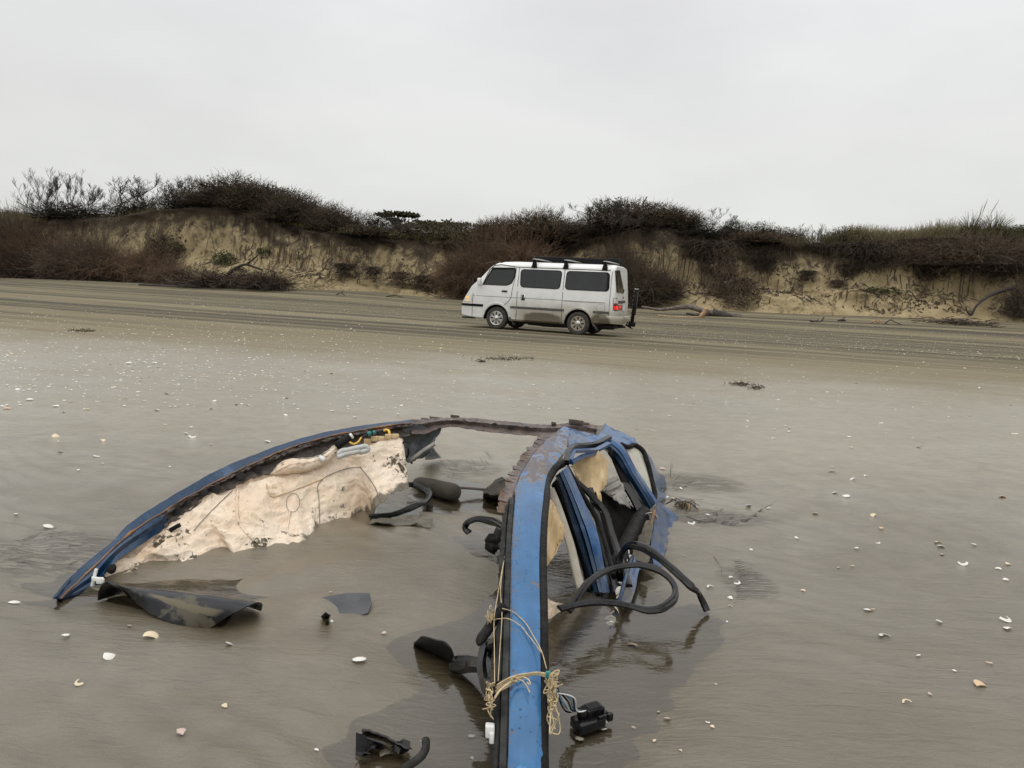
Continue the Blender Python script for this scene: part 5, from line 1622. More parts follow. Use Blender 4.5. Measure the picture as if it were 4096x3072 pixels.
mb = MB(); mb.sweep([P(1642, 1842, 3.42), P(1690, 1805, 3.45), P(1738, 1774, 3.46)], [(-0.012, -0.006), (0.012, -0.006), (0.010, 0.006), (-0.010, 0.006)], (0, -0.3, 1)); mb.build('trim_stick', GREYD, wreck)
mb = MB()
for i in range(5):
    y = 1762 - i * 4; x = 1470 + i * 28
    mb.box(P(x, y + WN.uniform(-4, 6), 3.27), (RT, FW, UP), (0.016, 0.006, 0.009 + 0.006 * WN.random()), bev=0.003)
mb.build('bracket_strip', CLOTHY, wreck)
mb = MB(); mb.box(P(700, 2110, 2.62), (RT + UP * 0.55, FW, UP - RT * 0.55), (0.022, 0.008, 0.008), bev=0.003); mb.build('bracket', VBLACK, wreck)
mb = MB(); c0 = P(443, 2275, 2.33)
mb.tube([c0 + Vector((0.002, 0.006, -0.003)), c0 - Vector((0.001, 0.004, -0.002))], [0.017, 0.014], 16); mb.build('grommet', RUBBERD, wreck)
mb = MB()
mb.box(P(377, 2310, 2.24), (RT * 0.25 + UP, FW, RT - UP * 0.25), (0.030, 0.004, 0.005), bev=0.002); mb.box(P(392, 2318, 2.23), (RT - UP * 0.2, FW, UP), (0.020, 0.005, 0.007), bev=0.002); mb.box(P(400, 2322, 2.23), (RT, FW, UP), (0.010, 0.006, 0.010), bev=0.002)
mb.build('plastic_clip', WHITEP, wreck)

# rear header across the back
T = [(1646, 1677, 3.55), (1696, 1677, 3.58), (1745, 1672, 3.6), (1820, 1671, 3.62), (1874, 1672, 3.64), (1969, 1680, 3.66), (2058, 1688, 3.68), (2148, 1697, 3.68), (2227, 1697, 3.68), (2280, 1690, 3.70), (2396, 1702, 3.72)]
B = [(1646, 1735, 3.49), (1700, 1735, 3.50), (1752, 1716, 3.52), (1810, 1708, 3.54), (1874, 1717, 3.55), (1979, 1732, 3.56), (2058, 1738, 3.56), (2130, 1743, 3.56), (2200, 1748, 3.56), (2290, 1742, 3.58), (2390, 1748, 3.62)]
tT, tB = PS(T), PS(B)
m1_ = [a.lerp(b, 0.35) + Vector((0, -0.016, 0.006)) for a, b in zip(tT, tB)]
m2_ = [a.lerp(b, 0.55) + Vector((0, 0.012, -0.006)) for a, b in zip(tT, tB)]
hdr = loft('rear_header', [[a + Vector((0, 0.05, -0.05)) for a in tT], tT, m1_, m2_, tB, [a + Vector((0, 0.06, -0.004)) for a in tB]], 64, RUST, 0.004, 3, 0.0009, 50)
hdr['label'] = 'rusted brown roof header with punched holes and ragged edges'
for x, y, w_ in ((1978, 1697, 14), (2042, 1706, 15), (2105, 1710, 13), (1855, 1682, 12)):
    mb = MB(); c0 = P(x, y, 3.595); mb.prism([c0 + RT * (w_ / F * 3.6 * math.cos(a) * .75) + UP * (w_ / F * 3.6 * 0.36 * math.sin(a)) for a in np.linspace(0, 6.1, 12)], FW * 0.02); mb.build('punched_hole', VSEAM, hdr, smooth=False)
for x, y, w_, h_ in ((1820, 1666, 18, 6), (2305, 1688, 30, 9), (2340, 1694, 18, 5), (1740, 1672, 22, 5), (1700, 1678, 15, 6), (2215, 1694, 10, 6)):
    mb = MB(); mb.box(P(x, y, 3.67), (RT - UP * 0.12, FW, UP), (w_ / F * 3.65, 0.012, h_ / F * 3.65), bev=0.003); mb.build('torn_tab', RUSTIN, hdr)
loft('rear_pillar_stub', [PS([(1600, 1722, 3.5), (1660, 1702, 3.52), (1715, 1712, 3.54), (1765, 1716, 3.56)]), PS([(1612, 1775, 3.5), (1655, 1770, 3.55), (1700, 1765, 3.57), (1738, 1752, 3.54)]), PS([(1632, 1850, 3.5), (1660, 1845, 3.55), (1685, 1835, 3.56), (1712, 1800, 3.53)])], 16, GREYST, 0.01, 4, 0.003)
loft('rear_pillar_foot', [PS([(1705, 1792, 3.62), (1728, 1785, 3.65)]), PS([(1700, 1842, 4.22), (1764, 1834, 4.30)])], 5, BLUE2, 0.012, 3, 0.002)
mb = MB(); mb.tube(cr([P(1612, 1770, 3.42), P(1630, 1790, 3.4), P(1632, 1820, 3.4), P(1618, 1842, 3.4)], 10), 0.006, 6); mb.build('wire', RUBBER, wreck)

# near rail: windscreen pillar rising from the water, bending back over the cabin
ST = [(3250, 1962, 2026, 2180, 2188, 1.27), (3120, 1966, 2030, 2176, 2184, 1.345), (3043, 1970, 2033, 2174, 2182, 1.39), (2844, 1977, 2037, 2169, 2183, 1.465), (2645, 1988, 2041, 2162, 2183, 1.57), (2446, 1995, 2043, 2160, 2181, 1.72), (2246, 2003, 2046, 2157, 2178, 1.92),
      (2097, 2011, 2054, 2164, 2182, 2.12), (1998, 2028, 2060, 2172, 2192, 2.30), (1898, 2064, 2080, 2194, 2207, 2.56), (1849, 2094, 2108, 2225, 2236, 2.70), (1799, 2134, 2146, 2262, 2272, 2.88), (1749, 2183, 2193, 2272, 2278, 3.09), (1714, 2236, 2243, 2285, 2290, 3.30)]
cl = lambda k, dz_=0.0, dy=0.0: [P(s_[k], s_[0], s_[5] + dy) + Vector((0, 0, dz_)) for s_ in ST]
Lb, Rb = cl(2), cl(3)
crown = lambda f_, h_: [a.lerp(b, f_) + Vector((0, -0.3, 0.8)) * h_ for a, b in zip(Lb, Rb)]
nr = 70
curves = [[a + Vector((0.012, 0.01, -0.05)) for a in Lb], [a + Vector((0, 0, -0.006)) for a in Lb], Lb, crown(0.12, 0.004), crown(0.35, 0.0075), crown(0.65, 0.0075), crown(0.88, 0.004), Rb, [a + Vector((0, 0, -0.006)) for a in Rb], [a + Vector((-0.012, 0.01, -0.05)) for a in Rb], [a + Vector((0.012, 0.01, -0.05)) for a in Lb]]
cs = [cr(c_, nr) for c_ in curves]
rows = []
for j in range(nr):
    v = j / (nr - 1)
    rows.append([cs[i][j] + (Vector((0, -0.3, 0.9)) * (0.010 * float(fbm(i * 0.5, j * 0.33, 95, 3)) * float(sst((v - 0.68) / 0.2)) - 0.008 * math.exp(-((v - 0.27) / 0.05) ** 2) * (1 if 4 <= i <= 6 else 0)) if 2 <= i <= 7 else Vector((0, 0, 0))) for i in range(len(cs))])
mb = MB(); mb.sheet(rows, 0)
k_ = len(mb.v)
# UV across the visible face only
mb.uv = [(min(1, max(0, (i - 2) / 5)), j / (nr - 1)) for j in range(nr) for i in range(len(cs))]
rr_ = mb.build('windscreen_pillar', BLUE, wreck, sharp=45)
rr_['label'] = 'bright blue near pillar with rust-eaten paint, beaded with rain'
ii = [i for i, s_ in enumerate(ST) if s_[0] >= 1990]
Lo = [P(ST[i][1], ST[i][0], ST[i][5] + 0.012) for i in ii]; Li = [P(ST[i][2] - 2, ST[i][0], ST[i][5] + 0.004) for i in ii]
cs1, cs2 = cr(Lo, 80), cr(Li, 80)
rows = []
for j in range(80):
    a, b = cs1[j], cs2[j]
    rows.append([a + Vector((0.01, 0.01, -0.06)), a + Vector((WN.gauss(0, .0025), 0, WN.gauss(0, .002))), a.lerp(b, 0.30) + Vector((0, -.002, 0.008 + WN.gauss(0, .0015))), a.lerp(b, 0.48) + Vector((0, 0, -0.004)), a.lerp(b, 0.56) + Vector((0, -.002, 0.006)), a.lerp(b, 0.80) + Vector((0, -.002, 0.007)), a.lerp(b, 0.86) + Vector((0, 0, -0.006)), b])
mb = MB(); mb.sheet(rows, 0.004); mb.build('windscreen_seal', TRIMB, wreck, sharp=35)
Ro = [P(ST[i][4], ST[i][0], ST[i][5] + 0.006) for i in range(len(ST)) if ST[i][0] >= 1890] + PS([(2225, 1868, 2.62), (2262, 1843, 2.72)])
mb = MB(); mb.sweep(cr([a + Vector((-0.004, 0, 0)) for a in Ro], 70), [(-0.011, -0.02), (0.010, -0.02), (0.011, 0.002), (0.004, 0.008), (-0.006, 0.008), (-0.011, 0.002)], (0, -0.4, 1)); mb.build('door_seal', RUBBERD, wreck, sharp=40)
mb = MB()                                    # torn roof skin left along the inner edge
pl = cr(PS([(2008, 2060, 2.2), (2022, 1998, 2.30), (2060, 1898, 2.56), (2090, 1849, 2.70), (2130, 1799, 2.88), (2180, 1749, 3.09)]), 26)
for j in range(25):
    a, b = pl[j], pl[j + 1]
    e_ = Vector((-0.014 - 0.012 * WN.random(), -0.004, 0.006 + 0.008 * WN.random()))
    mb.prism([a + Vector((0.02, 0, 0.004)), b + Vector((0.02, 0, 0.004)), b.lerp(a, 0.12) + e_, a.lerp(b, 0.08) + e_ * WN.uniform(.6, 1)], (0.001, 0.002, -0.005))
mb.build('torn_roof_skin', RUST, wreck, smooth=False)

# crumpled corner, quarter panel, pillars and window frames of the far door side
def crumple(name, top, bot, m, n=22, sub=7, amp=0.012, th=0.005, freq=2.6):
    ct, cb2 = cr(PS(top), n), cr(PS(bot), n)
    rows = []
    for i in range(sub + 1):
        v = i / sub
        rows.append([ct[j].lerp(cb2[j], v) + Vector((0, -0.5, 0.8)) * float(amp * fbm(j * 0.32 * freq / 2.6, v * 2.5 + j * 0.06, 97 + len(name), 4)) for j in range(n)])
    mb = MB(); mb.sheet(rows, th)
    return mb.build(name, m, wreck, sharp=60)


crumple('roof_corner', [(2228, 1718, 3.36), (2291, 1712, 3.42), (2340, 1724, 3.46), (2383, 1736, 3.48), (2438, 1748, 3.45)], [(2262, 1786, 3.02), (2282, 1785, 3.06), (2310, 1780, 3.12), (2350, 1779, 3.2), (2391, 1768, 3.28), (2440, 1756, 3.36)], BLUE2, amp=0.028)
crumple('quarter_roof', [(2419, 1699, 3.76), (2462, 1717, 3.75), (2503, 1733, 3.72), (2530, 1750, 3.68), (2550, 1774, 3.6)], [(2397, 1740, 3.5), (2437, 1754, 3.46), (2475, 1771, 3.48), (2524, 1779, 3.52), (2549, 1779, 3.56)], BLUE2, amp=0.020)
loft('header_bracket', [PS([(2388, 1703, 3.70), (2418, 1701, 3.72)]), PS([(2385, 1740, 3.55), (2398, 1740, 3.52)])], 4, RUST, 0.006, 2)
crumple('quarter_panel', [(2550, 1775, 3.60), (2598, 1824, 3.66), (2630, 1883, 3.72), (2664, 1930, 3.93), (2668, 1950, 3.94), (2646, 1960, 3.86), (2664, 1984, 3.76), (2640, 2008, 3.52)], [(2566, 1795, 3.52), (2586, 1835, 3.5), (2600, 1875, 3.46), (2612, 1935, 3.42), (2616, 1950, 3.40), (2619, 1968, 3.36), (2622, 1985, 3.33), (2626, 2000, 3.30)], BLUE2, 30, 6, 0.012)
mb = MB(); mb.tube(cr(PS([(2481, 1776, 3.44), (2503, 1787, 3.44), (2545, 1783, 3.5), (2566, 1797, 3.5), (2590, 1850, 3.46), (2608, 1925, 3.4), (2620, 1985, 3.33), (2612, 2010, 3.28)]), 40), 0.013, 7); sl = mb.build('quarter_window_seal', RUBBERD, wreck)
gq = [P(2476, 1785, 3.45), P(2550, 1792, 3.5), P(2586, 1860, 3.47), P(2614, 1975, 3.35), P(2606, 2000, 3.3), P(2540, 1890, 3.38)]
mb = MB(); mb.prism(gq, (0.002, 0.004, 0.002)); mb.build('quarter_window', DGLASS, wreck, smooth=False)


def pillar(name, L, R, prof, m, n=26, th=0.004, parent=None):
    cl_, cr_ = cr(PS(L), n), cr(PS(R), n)
    rows = [[a.lerp(b, f_) + Vector((0, dy, -dy * 0.3)) for a, b in zip(cl_, cr_)] for f_, dy in prof]
    mb = MB(); mb.sheet(rows, th)
    return mb.build(name, m, parent or wreck, sharp=25)


GRV = [(0, 0.07), (0.02, 0.02), (0.10, 0.0), (0.16, 0.028), (0.27, 0.028), (0.33, 0.004), (0.40, 0.002), (0.45, 0.022), (0.52, 0.022), (0.57, -0.004), (0.75, -0.012), (0.95, -0.006), (1.0, 0.02), (1.0, 0.06)]
GRA, GRB = [q for q in GRV if q[0] <= 0.52], [q for q in GRV if q[0] >= 0.52]  # grooved half gets a darker blue that stands in for its shade
cp = pillar('rear_door_pillar', [(2424, 1790, 3.24), (2454, 1815, 3.22), (2520, 1915, 3.2), (2572, 2000, 3.2), (2596, 2046, 3.2)], [(2440, 1748, 3.34), (2478, 1772, 3.33), (2545, 1880, 3.28), (2600, 1962, 3.24), (2628, 2004, 3.22)], GRB, BLUE2)
pillar('door_channel', [(2424, 1790, 3.24), (2454, 1815, 3.22), (2520, 1915, 3.2), (2572, 2000, 3.2), (2596, 2046, 3.2)], [(2440, 1748, 3.34), (2478, 1772, 3.33), (2545, 1880, 3.28), (2600, 1962, 3.24), (2628, 2004, 3.22)], GRA, BLUE_SHADED, parent=cp)
cp['label'] = 'blue grooved pillar in front of the quarter window'
bp_ = pillar('centre_pillar', [(2229, 1899, 2.63), (2262, 1985, 2.60), (2300, 2104, 2.56), (2366, 2309, 2.50), (2385, 2370, 2.46)], [(2270, 1866, 2.70), (2325, 1985, 2.66), (2386, 2125, 2.60), (2416, 2270, 2.53), (2436, 2370, 2.47)], GRB, BLUE2)
pillar('door_channel', [(2229, 1899, 2.63), (2262, 1985, 2.60), (2300, 2104, 2.56), (2366, 2309, 2.50), (2385, 2370, 2.46)], [(2270, 1866, 2.70), (2325, 1985, 2.66), (2386, 2125, 2.60), (2416, 2270, 2.53), (2436, 2370, 2.47)], GRA, BLUE_SHADED, parent=bp_)
bp_['label'] = 'blue grooved pillar nearest the bright blue near rail'
pillar('pillar_lining', [(2205, 1942, 2.72), (2250, 2050, 2.68), (2290, 2160, 2.64), (2335, 2310, 2.56), (2350, 2390, 2.5)], [(2234, 1902, 2.72), (2285, 2040, 2.68), (2330, 2180, 2.64), (2366, 2312, 2.56), (2384, 2372, 2.5)], [(0, 0), (0.3, 0.01), (0.5, -0.005), (0.7, 0.02), (1, 0.02)], RUBBERD)
mb = MB(); mb.sweep(cr(PS([(2202, 1955, 2.62), (2225, 2010, 2.60), (2250, 2080, 2.57), (2287, 2197, 2.52), (2308, 2290, 2.47), (2324, 2350, 2.44)]), 24), [(-0.016, -0.006), (0.016, -0.006), (0.013, 0.004), (0.0, 0.008), (-0.013, 0.004)], (0, -0.8, 0.5)); mb.build('cream_pillar_trim', CREAMP, wreck, sharp=40)
mb = MB()                                    # bent window frame of the rear door
mb.sweep(cr(PS([(2266, 1850, 2.70), (2274, 1806, 2.82), (2294, 1788, 2.90), (2340, 1783, 3.02), (2385, 1776, 3.14), (2438, 1750, 3.30)]), 30), [(-0.012, -0.012), (0.012, -0.012), (0.010, 0.010), (-0.010, 0.010)], (0, -0.5, 1)); mb.build('door_seal', RUBBER, wreck, sharp=40)
mb = MB()
mb.sweep(PS([(2279, 1842, 2.76), (2293, 1803, 2.86), (2340, 1801, 2.97), (2386, 1800, 3.06), (2436, 1774, 3.2)]), [(-0.010, -0.008), (0.010, -0.008), (0.010, 0.006), (-0.010, 0.006)], (0, -0.5, 1))
mb.sweep(PS([(2285, 1852, 2.78), (2330, 1826, 2.93), (2386, 1811, 3.06)]), [(-0.009, -0.006), (0.009, -0.006), (0.009, 0.006), (-0.009, 0.006)], (0, -0.5, 1)); mb.build('window_frame', BLUE2, wreck, sharp=30)
for nm_, pts, w_, m_ in (('glass_channel', [(2361, 1953, 2.92), (2376, 2010, 2.86), (2405, 2130, 2.74), (2440, 2260, 2.58), (2469, 2372, 2.42)], 0.014, RUBBER), ('door_seal', [(2300, 1918, 2.80), (2360, 1975, 2.84), (2421, 2045, 2.82), (2448, 2130, 2.76), (2481, 2231, 2.6), (2517, 2342, 2.4)], 0.013, RUBBER),
                         ('glass_channel', [(2495, 1926, 3.22), (2530, 1980, 3.16), (2560, 2040, 3.08), (2590, 2098, 3.0)], 0.020, RUBBER), ('door_seal', [(2270, 1870, 2.74), (2320, 1960, 2.78), (2390, 2080, 2.76), (2430, 2200, 2.64), (2455, 2300, 2.5)], 0.010, RUBBERD),
                         ('pillar_rubber', [(2440, 1800, 3.22), (2470, 1850, 3.26), (2500, 1920, 3.22), (2560, 2020, 3.2), (2592, 2050, 3.18)], 0.020, RUBBERD)):
    mb = MB(); mb.sweep(cr(PS(pts), 26), [(-w_, -0.007), (w_, -0.007), (w_ * .8, 0.004), (w_ * 0.2, 0.007), (-w_ * .8, 0.004)], (0, -0.7, 0.7)); mb.build(nm_, m_, wreck, sharp=40)
crumple('yellowed_lining', [(2283, 1853, 2.98), (2330, 1832, 3.0), (2383, 1812, 3.04), (2400, 1817, 3.06), (2434, 1852, 3.06)], [(2302, 1920, 3.0), (2335, 1962, 2.98), (2372, 1958, 2.96), (2390, 1968, 2.98), (2426, 1942, 3.04)], CLOTHY, 24, 8, 0.035, 0.004)
crumple('yellowed_lining', [(2384, 1955, 2.97), (2398, 1960, 2.97)], [(2404, 2048, 2.9), (2414, 2040, 2.9)], CLOTHY, 6, 8, 0.014, 0.004)
crumple('yellowed_lining', [(2186, 1972, 2.55), (2200, 1985, 2.55), (2240, 2068, 2.56), (2262, 2135, 2.55)], [(2176, 2270, 2.35), (2184, 2268, 2.38), (2206, 2238, 2.42), (2238, 2172, 2.50)], CLOTHY, 20, 12, 0.030, 0.004)
crumple('seat_back', [(2385, 1975, 3.1), (2440, 1962, 3.2), (2500, 2000, 3.25), (2570, 2050, 3.2)], [(2400, 2240, 2.78), (2440, 2270, 2.74), (2490, 2240, 2.80), (2540, 2150, 2.98)], SEATM, 16, 8, 0.05, 0.03)  # seat, its dark sheet spread lower to paint the cabin's shade
loft('ribbed_trim_panel', [PS([(2394, 1945, 3.10), (2430, 1918, 3.16), (2470, 1904, 3.2)]), PS([(2420, 1968, 3.08), (2455, 1948, 3.12), (2490, 1935, 3.16)]), PS([(2450, 1988, 3.05), (2480, 1975, 3.08), (2505, 1970, 3.12)]), PS([(2480, 2012, 3.02), (2505, 2018, 3.04), (2524, 2032, 3.06)])], 12, GREYD, 0.006, 3, 0.002)
mb = MB()
for i in range(5):
    f_ = i / 4
    mb.tube([P(lerp(2405, 2482, f_), lerp(1950, 2006, f_), 3.05), P(lerp(2472, 2515, f_), lerp(1915, 2010, f_), 3.13)], 0.006, 5)
mb.build('rib', GREYD, wreck)
mb = MB(); mb.tube(cr(PS([(2585, 2045, 3.1), (2560, 2075, 3.02), (2520, 2150, 2.85), (2490, 2215, 2.72), (2462, 2290, 2.56)]), 20), [0.02] + [0.034] * 18 + [0.025], 12); mb.build('door_sill', RUBBERD, wreck)
crumple('lower_quarter_panel', [(2628, 2002, 3.28), (2619, 2060, 3.13), (2608, 2130, 2.93), (2600, 2190, 2.79), (2612, 2262, 2.71)], [(2711, 2073, 3.37), (2694, 2090, 3.31), (2676, 2134, 3.14), (2658, 2200, 2.91), (2641, 2272, 2.72)], BLUEMUD, 22, 8, 0.014)
crumple('front_door_skin', [(2532, 2226, 2.70), (2512, 2290, 2.53), (2490, 2370, 2.36), (2476, 2420, 2.29)], [(2585, 2232, 2.72), (2550, 2300, 2.55), (2534, 2375, 2.42), (2512, 2428, 2.335)], BLUEMUD, 20, 6, 0.008)
mb = MB(); mb.tube(cr(PS([(2530, 2226, 2.68), (2508, 2290, 2.50), (2484, 2380, 2.32), (2440, 2515, 2.145)]), 16), [0.008] * 10 + [0.007, .006, .005, .004, .003, .002], 6); mb.build('door_edge', BLUE_SHADED, wreck)
loft('muddy_inner_door', [PS([(2585, 2100, 2.98), (2548, 2180, 2.80), (2520, 2240, 2.70)]), PS([(2620, 2080, 2.98), (2600, 2180, 2.72), (2590, 2260, 2.60)])], 10, MUDCL, 0.01, 3, 0.003)
mb = MB()
mb.tube(cr(PS([(2618, 2045, 3.02), (2606, 2090, 2.94), (2585, 2140, 2.84), (2570, 2180, 2.76)]), 14), 0.008, 6); mb.build('rusted_edge', ORANGE, wreck)

SEALP = [(-0.017, -0.008), (0.017, -0.008), (0.018, 0.002), (0.008, 0.010), (0.001, 0.006), (-0.008, 0.010), (-0.018, 0.002)]
def seal(name, pts, w_=1.0, m=RUBBER, hint=(0, -0.4, 1), n=60, label=None):
    q = cr(PS(pts), n)                        # the seal twists and pinches along its length
    ph = WN.uniform(0, 6)
    sl_ = [0.0]
    for i in range(1, n): sl_.append(sl_[-1] + (q[i] - q[i - 1]).length)
    hs = [Vector((0.5 * math.sin(x * 9 + ph), hint[1], hint[2] + 0.25 * math.sin(x * 14 + ph))) for x in sl_]
    q = [p_ + Vector((0.0022 * math.sin(x * 31 + ph), 0, 0.0025 * math.sin(x * 22 + 2 * ph))) for x, p_ in zip(sl_, q)]
    mb = MB(); mb.sweep(q, [(x * w_, y * w_) for x, y in SEALP], hs)
    for i in range(n):
        f_ = 1 + 0.11 * math.sin(sl_[i] * 26 + ph) + 0.05 * math.sin(sl_[i] * 61)
        for j in range(len(SEALP)):
            k_ = i * len(SEALP) + j
            mb.v[k_] = tuple(q[i] + (Vector(mb.v[k_]) - q[i]) * f_)
    o = mb.build(name, m, wreck, sharp=40)
    if label: o['label'] = label
    return o


seal('loose_door_seal', [(2270, 2440, 2.12), (2309, 2394, 2.16), (2354, 2327, 2.24), (2421, 2282, 2.32), (2481, 2264, 2.36), (2556, 2261, 2.37), (2632, 2279, 2.35), (2683, 2315, 2.30), (2701, 2360, 2.24), (2689, 2406, 2.18), (2647, 2436, 2.15), (2586, 2441, 2.16), (2526, 2423, 2.17), (2481, 2411, 2.17), (2390, 2408, 2.15), (2300, 2421, 2.10), (2240, 2432, 2.06)], 0.72, label='black rubber seal looping out over the water')
seal('loose_door_seal', [(2470, 2290, 2.52), (2480, 2235, 2.54), (2505, 2190, 2.52), (2535, 2180, 2.48), (2571, 2187, 2.46), (2632, 2221, 2.43), (2677, 2263, 2.40), (2722, 2308, 2.36), (2767, 2347, 2.32), (2797, 2374, 2.36), (2813, 2406, 2.36), (2828, 2442, 2.345)], 0.85, label='black rubber seal arching down to the wet sand')
seal('loose_door_seal', [(1630, 1935, 3.62), (1655, 1938, 3.62), (1690, 1950, 3.58), (1712, 1968, 3.52), (1712, 1995, 3.42), (1676, 2018, 3.32), (1620, 2040, 3.23), (1571, 2054, 3.16), (1482, 2072, 3.09)], 0.85, label='black rubber seal curled round the end of the cream cloth')
seal('loose_door_seal', [(2030, 2118, 2.76), (2006, 2100, 2.80), (1950, 2078, 2.88), (1895, 2080, 2.92), (1866, 2096, 2.92), (1862, 2118, 2.92), (1876, 2130, 2.91)], 0.9, label='short black seal curling out beside the near rail')
mb = MB(); mb.tube(cr(PS([(2020, 2140, 2.72), (1990, 2160, 2.70), (1970, 2190, 2.68), (1975, 2212, 2.66)]), 10), [0.02, .034, .028, .036, .03, .036, .026, .03, .02, .012], 7)
o = mb.build('rubber_lump', RUBBERD, wreck)
for v in o.data.vertices: v.co += Vector((WN.gauss(0, 0.007), WN.gauss(0, 0.007), WN.gauss(0, 0.007)))
seal('loose_door_seal', [(2000, 2560, 1.70), (1960, 2590, 1.72), (1948, 2650, 1.66), (1955, 2720, 1.58), (1985, 2760, 1.52)], 1.4, label='folded black rubber bulging beside the near rail')
seal('loose_door_seal', [(1818, 2648, 1.90), (1870, 2655, 1.86), (1930, 2668, 1.80), (1980, 2690, 1.74)], 1.5, label='flat ribbed black strap leading to the paddle-shaped flap')
mb = MB(); pt = cr(PS([(2020, 2425, 1.72), (1985, 2465, 1.70), (1950, 2520, 1.66), (1922, 2560, 1.62), (1914, 2578, 1.60)]), 14)
mb.tube(pt, [0.013] * 12 + [0.010, 0.004], 7); mb.build('broken_trim_strip', RUBBERD, wreck)
mb = MB()
tpp = cr(PS([(1655, 2576, 2.02), (1670, 2560, 1.99), (1690, 2547, 1.965), (1712, 2552, 1.955), (1738, 2560, 1.945), (1782, 2573, 1.91), (1794, 2584, 1.905), (1804, 2602, 1.90), (1812, 2625, 1.895), (1819, 2655, 1.885)]), 28)
btt = cr([Z(1654, 2584, -0.03), Z(1690, 2602, -0.03), Z(1735, 2624, -0.03), Z(1782, 2646, -0.03), Z(1822, 2666, -0.03)], 28)
mb.sheet([tpp, [a.lerp(b, 0.5) for a, b in zip(tpp, btt)], btt], 0.004); mb.build('paddle_flap', PLASB, wreck, sharp=40)
mb = MB(); mb.tube(cr(PS([(2036, 1962, 2.42), (2010, 1972, 2.44), (2006, 2000, 2.42), (2020, 2040, 2.36)]), 12), 0.009, 7); mb.build('rusty_hook', ORANGE, wreck)
mb = MB(); mb.box(P(1960, 2922, 1.44), (RT - UP * 0.1, FW, UP), (0.010, 0.010, 0.014), bev=0.003); mb.box(P(1967, 2950, 1.43), (RT, FW, UP), (0.005, 0.006, 0.012), bev=0.002); mb.build('white_connector', WHITEP, wreck)
crumple('torn_pink_cloth', [(2180, 2380, 2.16), (2200, 2395, 2.16), (2230, 2410, 2.16), (2262, 2415, 2.18)], [(2180, 2510, 2.13), (2190, 2500, 2.13), (2215, 2470, 2.15), (2250, 2440, 2.17)], CLOTH, 14, 6, 0.012, 0.003)

# ------------------------------------------------------------------ loose pieces round the wreck
def gpt(x, y, z=0.0): return Z(x, y, z)


mb = MB()                                     # curled black sheet
bk = cr([gpt(389, 2398, -0.01), gpt(470, 2392, -0.01) + Vector((0, .05, 0)), gpt(640, 2395, -0.01) + Vector((0, .05, 0)), gpt(860, 2420, -0.01) + Vector((0, .05, 0)), gpt(1047, 2440, 0.0)], 30)
rg = cr([P(425, 2331, 2.18), P(520, 2346, 2.16), P(622, 2360, 2.15), P(845, 2390, 2.10), P(1012, 2411, 2.07)], 30)
ft = cr([gpt(516, 2390, 0.012), gpt(555, 2420, 0.012), gpt(597, 2450, 0.006), gpt(721, 2500, -0.006), gpt(838, 2513, -0.012)], 30)
bk[0] = gpt(389, 2400, -0.01)
rows = []
for i in range(13):
    v = i / 12
    r_ = []
    for j in range(30):
        a, b, c_ = bk[j], rg[j], ft[j]
        q = a.lerp(c_, v) + (b - a.lerp(c_, 0.38)) * math.sin(math.pi * v ** 0.716)
        q += Vector((0, 0, 0.008)) * float(fbm(j * 0.25, v * 2.5, 101, 3)) * math.sin(math.pi * v)
        r_.append(q)
    rows.append(r_)
mb.sheet(rows, 0.004)
t = NT('black_sheet_with_sand')
p = t.pos(); uv = t.uv(); su = t.sep(uv)
n1 = t.noise(p, 22, 5, 0.6)
d_ = t.math('ABSOLUTE', t.math('SUBTRACT', t.math('ADD', su.outputs['Y'], t.math('MULTIPLY', su.outputs['X'], -0.25)), 0.50))
mk = t.math('MULTIPLY', t.ramp(t.math('ADD', d_, t.math('MULTIPLY', n1, 0.12)), 0.15, 0.11), t.math('MULTIPLY', t.ramp(su.outputs['X'], 0.28, 0.36), t.ramp(su.outputs['X'], 0.95, 0.88)))
mk2 = t.ramp(t.noise(p, 7, 4, 0.6), 0.60, 0.68, 0, 0.5)
mk = t.math('MAXIMUM', t.math('MULTIPLY', mk, 0.75), mk2)
t.set(Base_Color=t.mix(mk, (0.010, 0.011, 0.013), (0.17, 0.148, 0.10)), Roughness=t.ramp(mk, 0, 0.7, 0.22, 0.8), Specular_IOR_Level=0.35, Normal=t.bump(n1, 0.15, 0.01))
single(mb, 'curled_plastic_sheet', t.m, 'curled black plastic sheet streaked with sand lying in front of the shaded blue rail', 'plastic sheet', sharp=50)
mb = MB()
g = [[gpt(1275, 2392, 0.0), gpt(1390, 2372, 0.012), gpt(1478, 2371, 0.022)], [gpt(1300, 2440, -0.022), gpt(1400, 2420, 0.0), gpt(1488, 2412, 0.010)], [gpt(1330, 2488, -0.024), gpt(1410, 2470, -0.012), gpt(1470, 2452, 0.006)]]
rows = [cr(r_, 10) for r_ in g]
rows = [[rows[0][j].lerp(rows[1][j], s_ / 4) if s_ < 4 else rows[1][j].lerp(rows[2][j], (s_ - 4) / 4) for j in range(10)] for s_ in range(9)]
mb.sheet(rows, 0.004)
single(mb, 'sunken_plastic_sheet', plain('grey_black_plastic', (0.055, 0.057, 0.062), 0.35, var=0.4), 'thin grey-black sheet half sunk in the shallow pool past the curled one', 'plastic sheet', sharp=40)
mb = MB(); mb.sheet([[gpt(1286, 2470, 0.016), gpt(1302, 2452, 0.03), gpt(1320, 2466, 0.018)], [gpt(1290, 2478, -0.03), gpt(1303, 2482, -0.03), gpt(1314, 2478, -0.03)]], 0.004)
single(mb, 'plastic_scrap', PLASB, 'small black triangular scrap standing up in the shallow pool', 'plastic scrap')
mb = MB()                                     # broken tray of black plastic
o1 = lambda x, y: (1150 + x * 0.4956, 2250 + y * 0.4956)
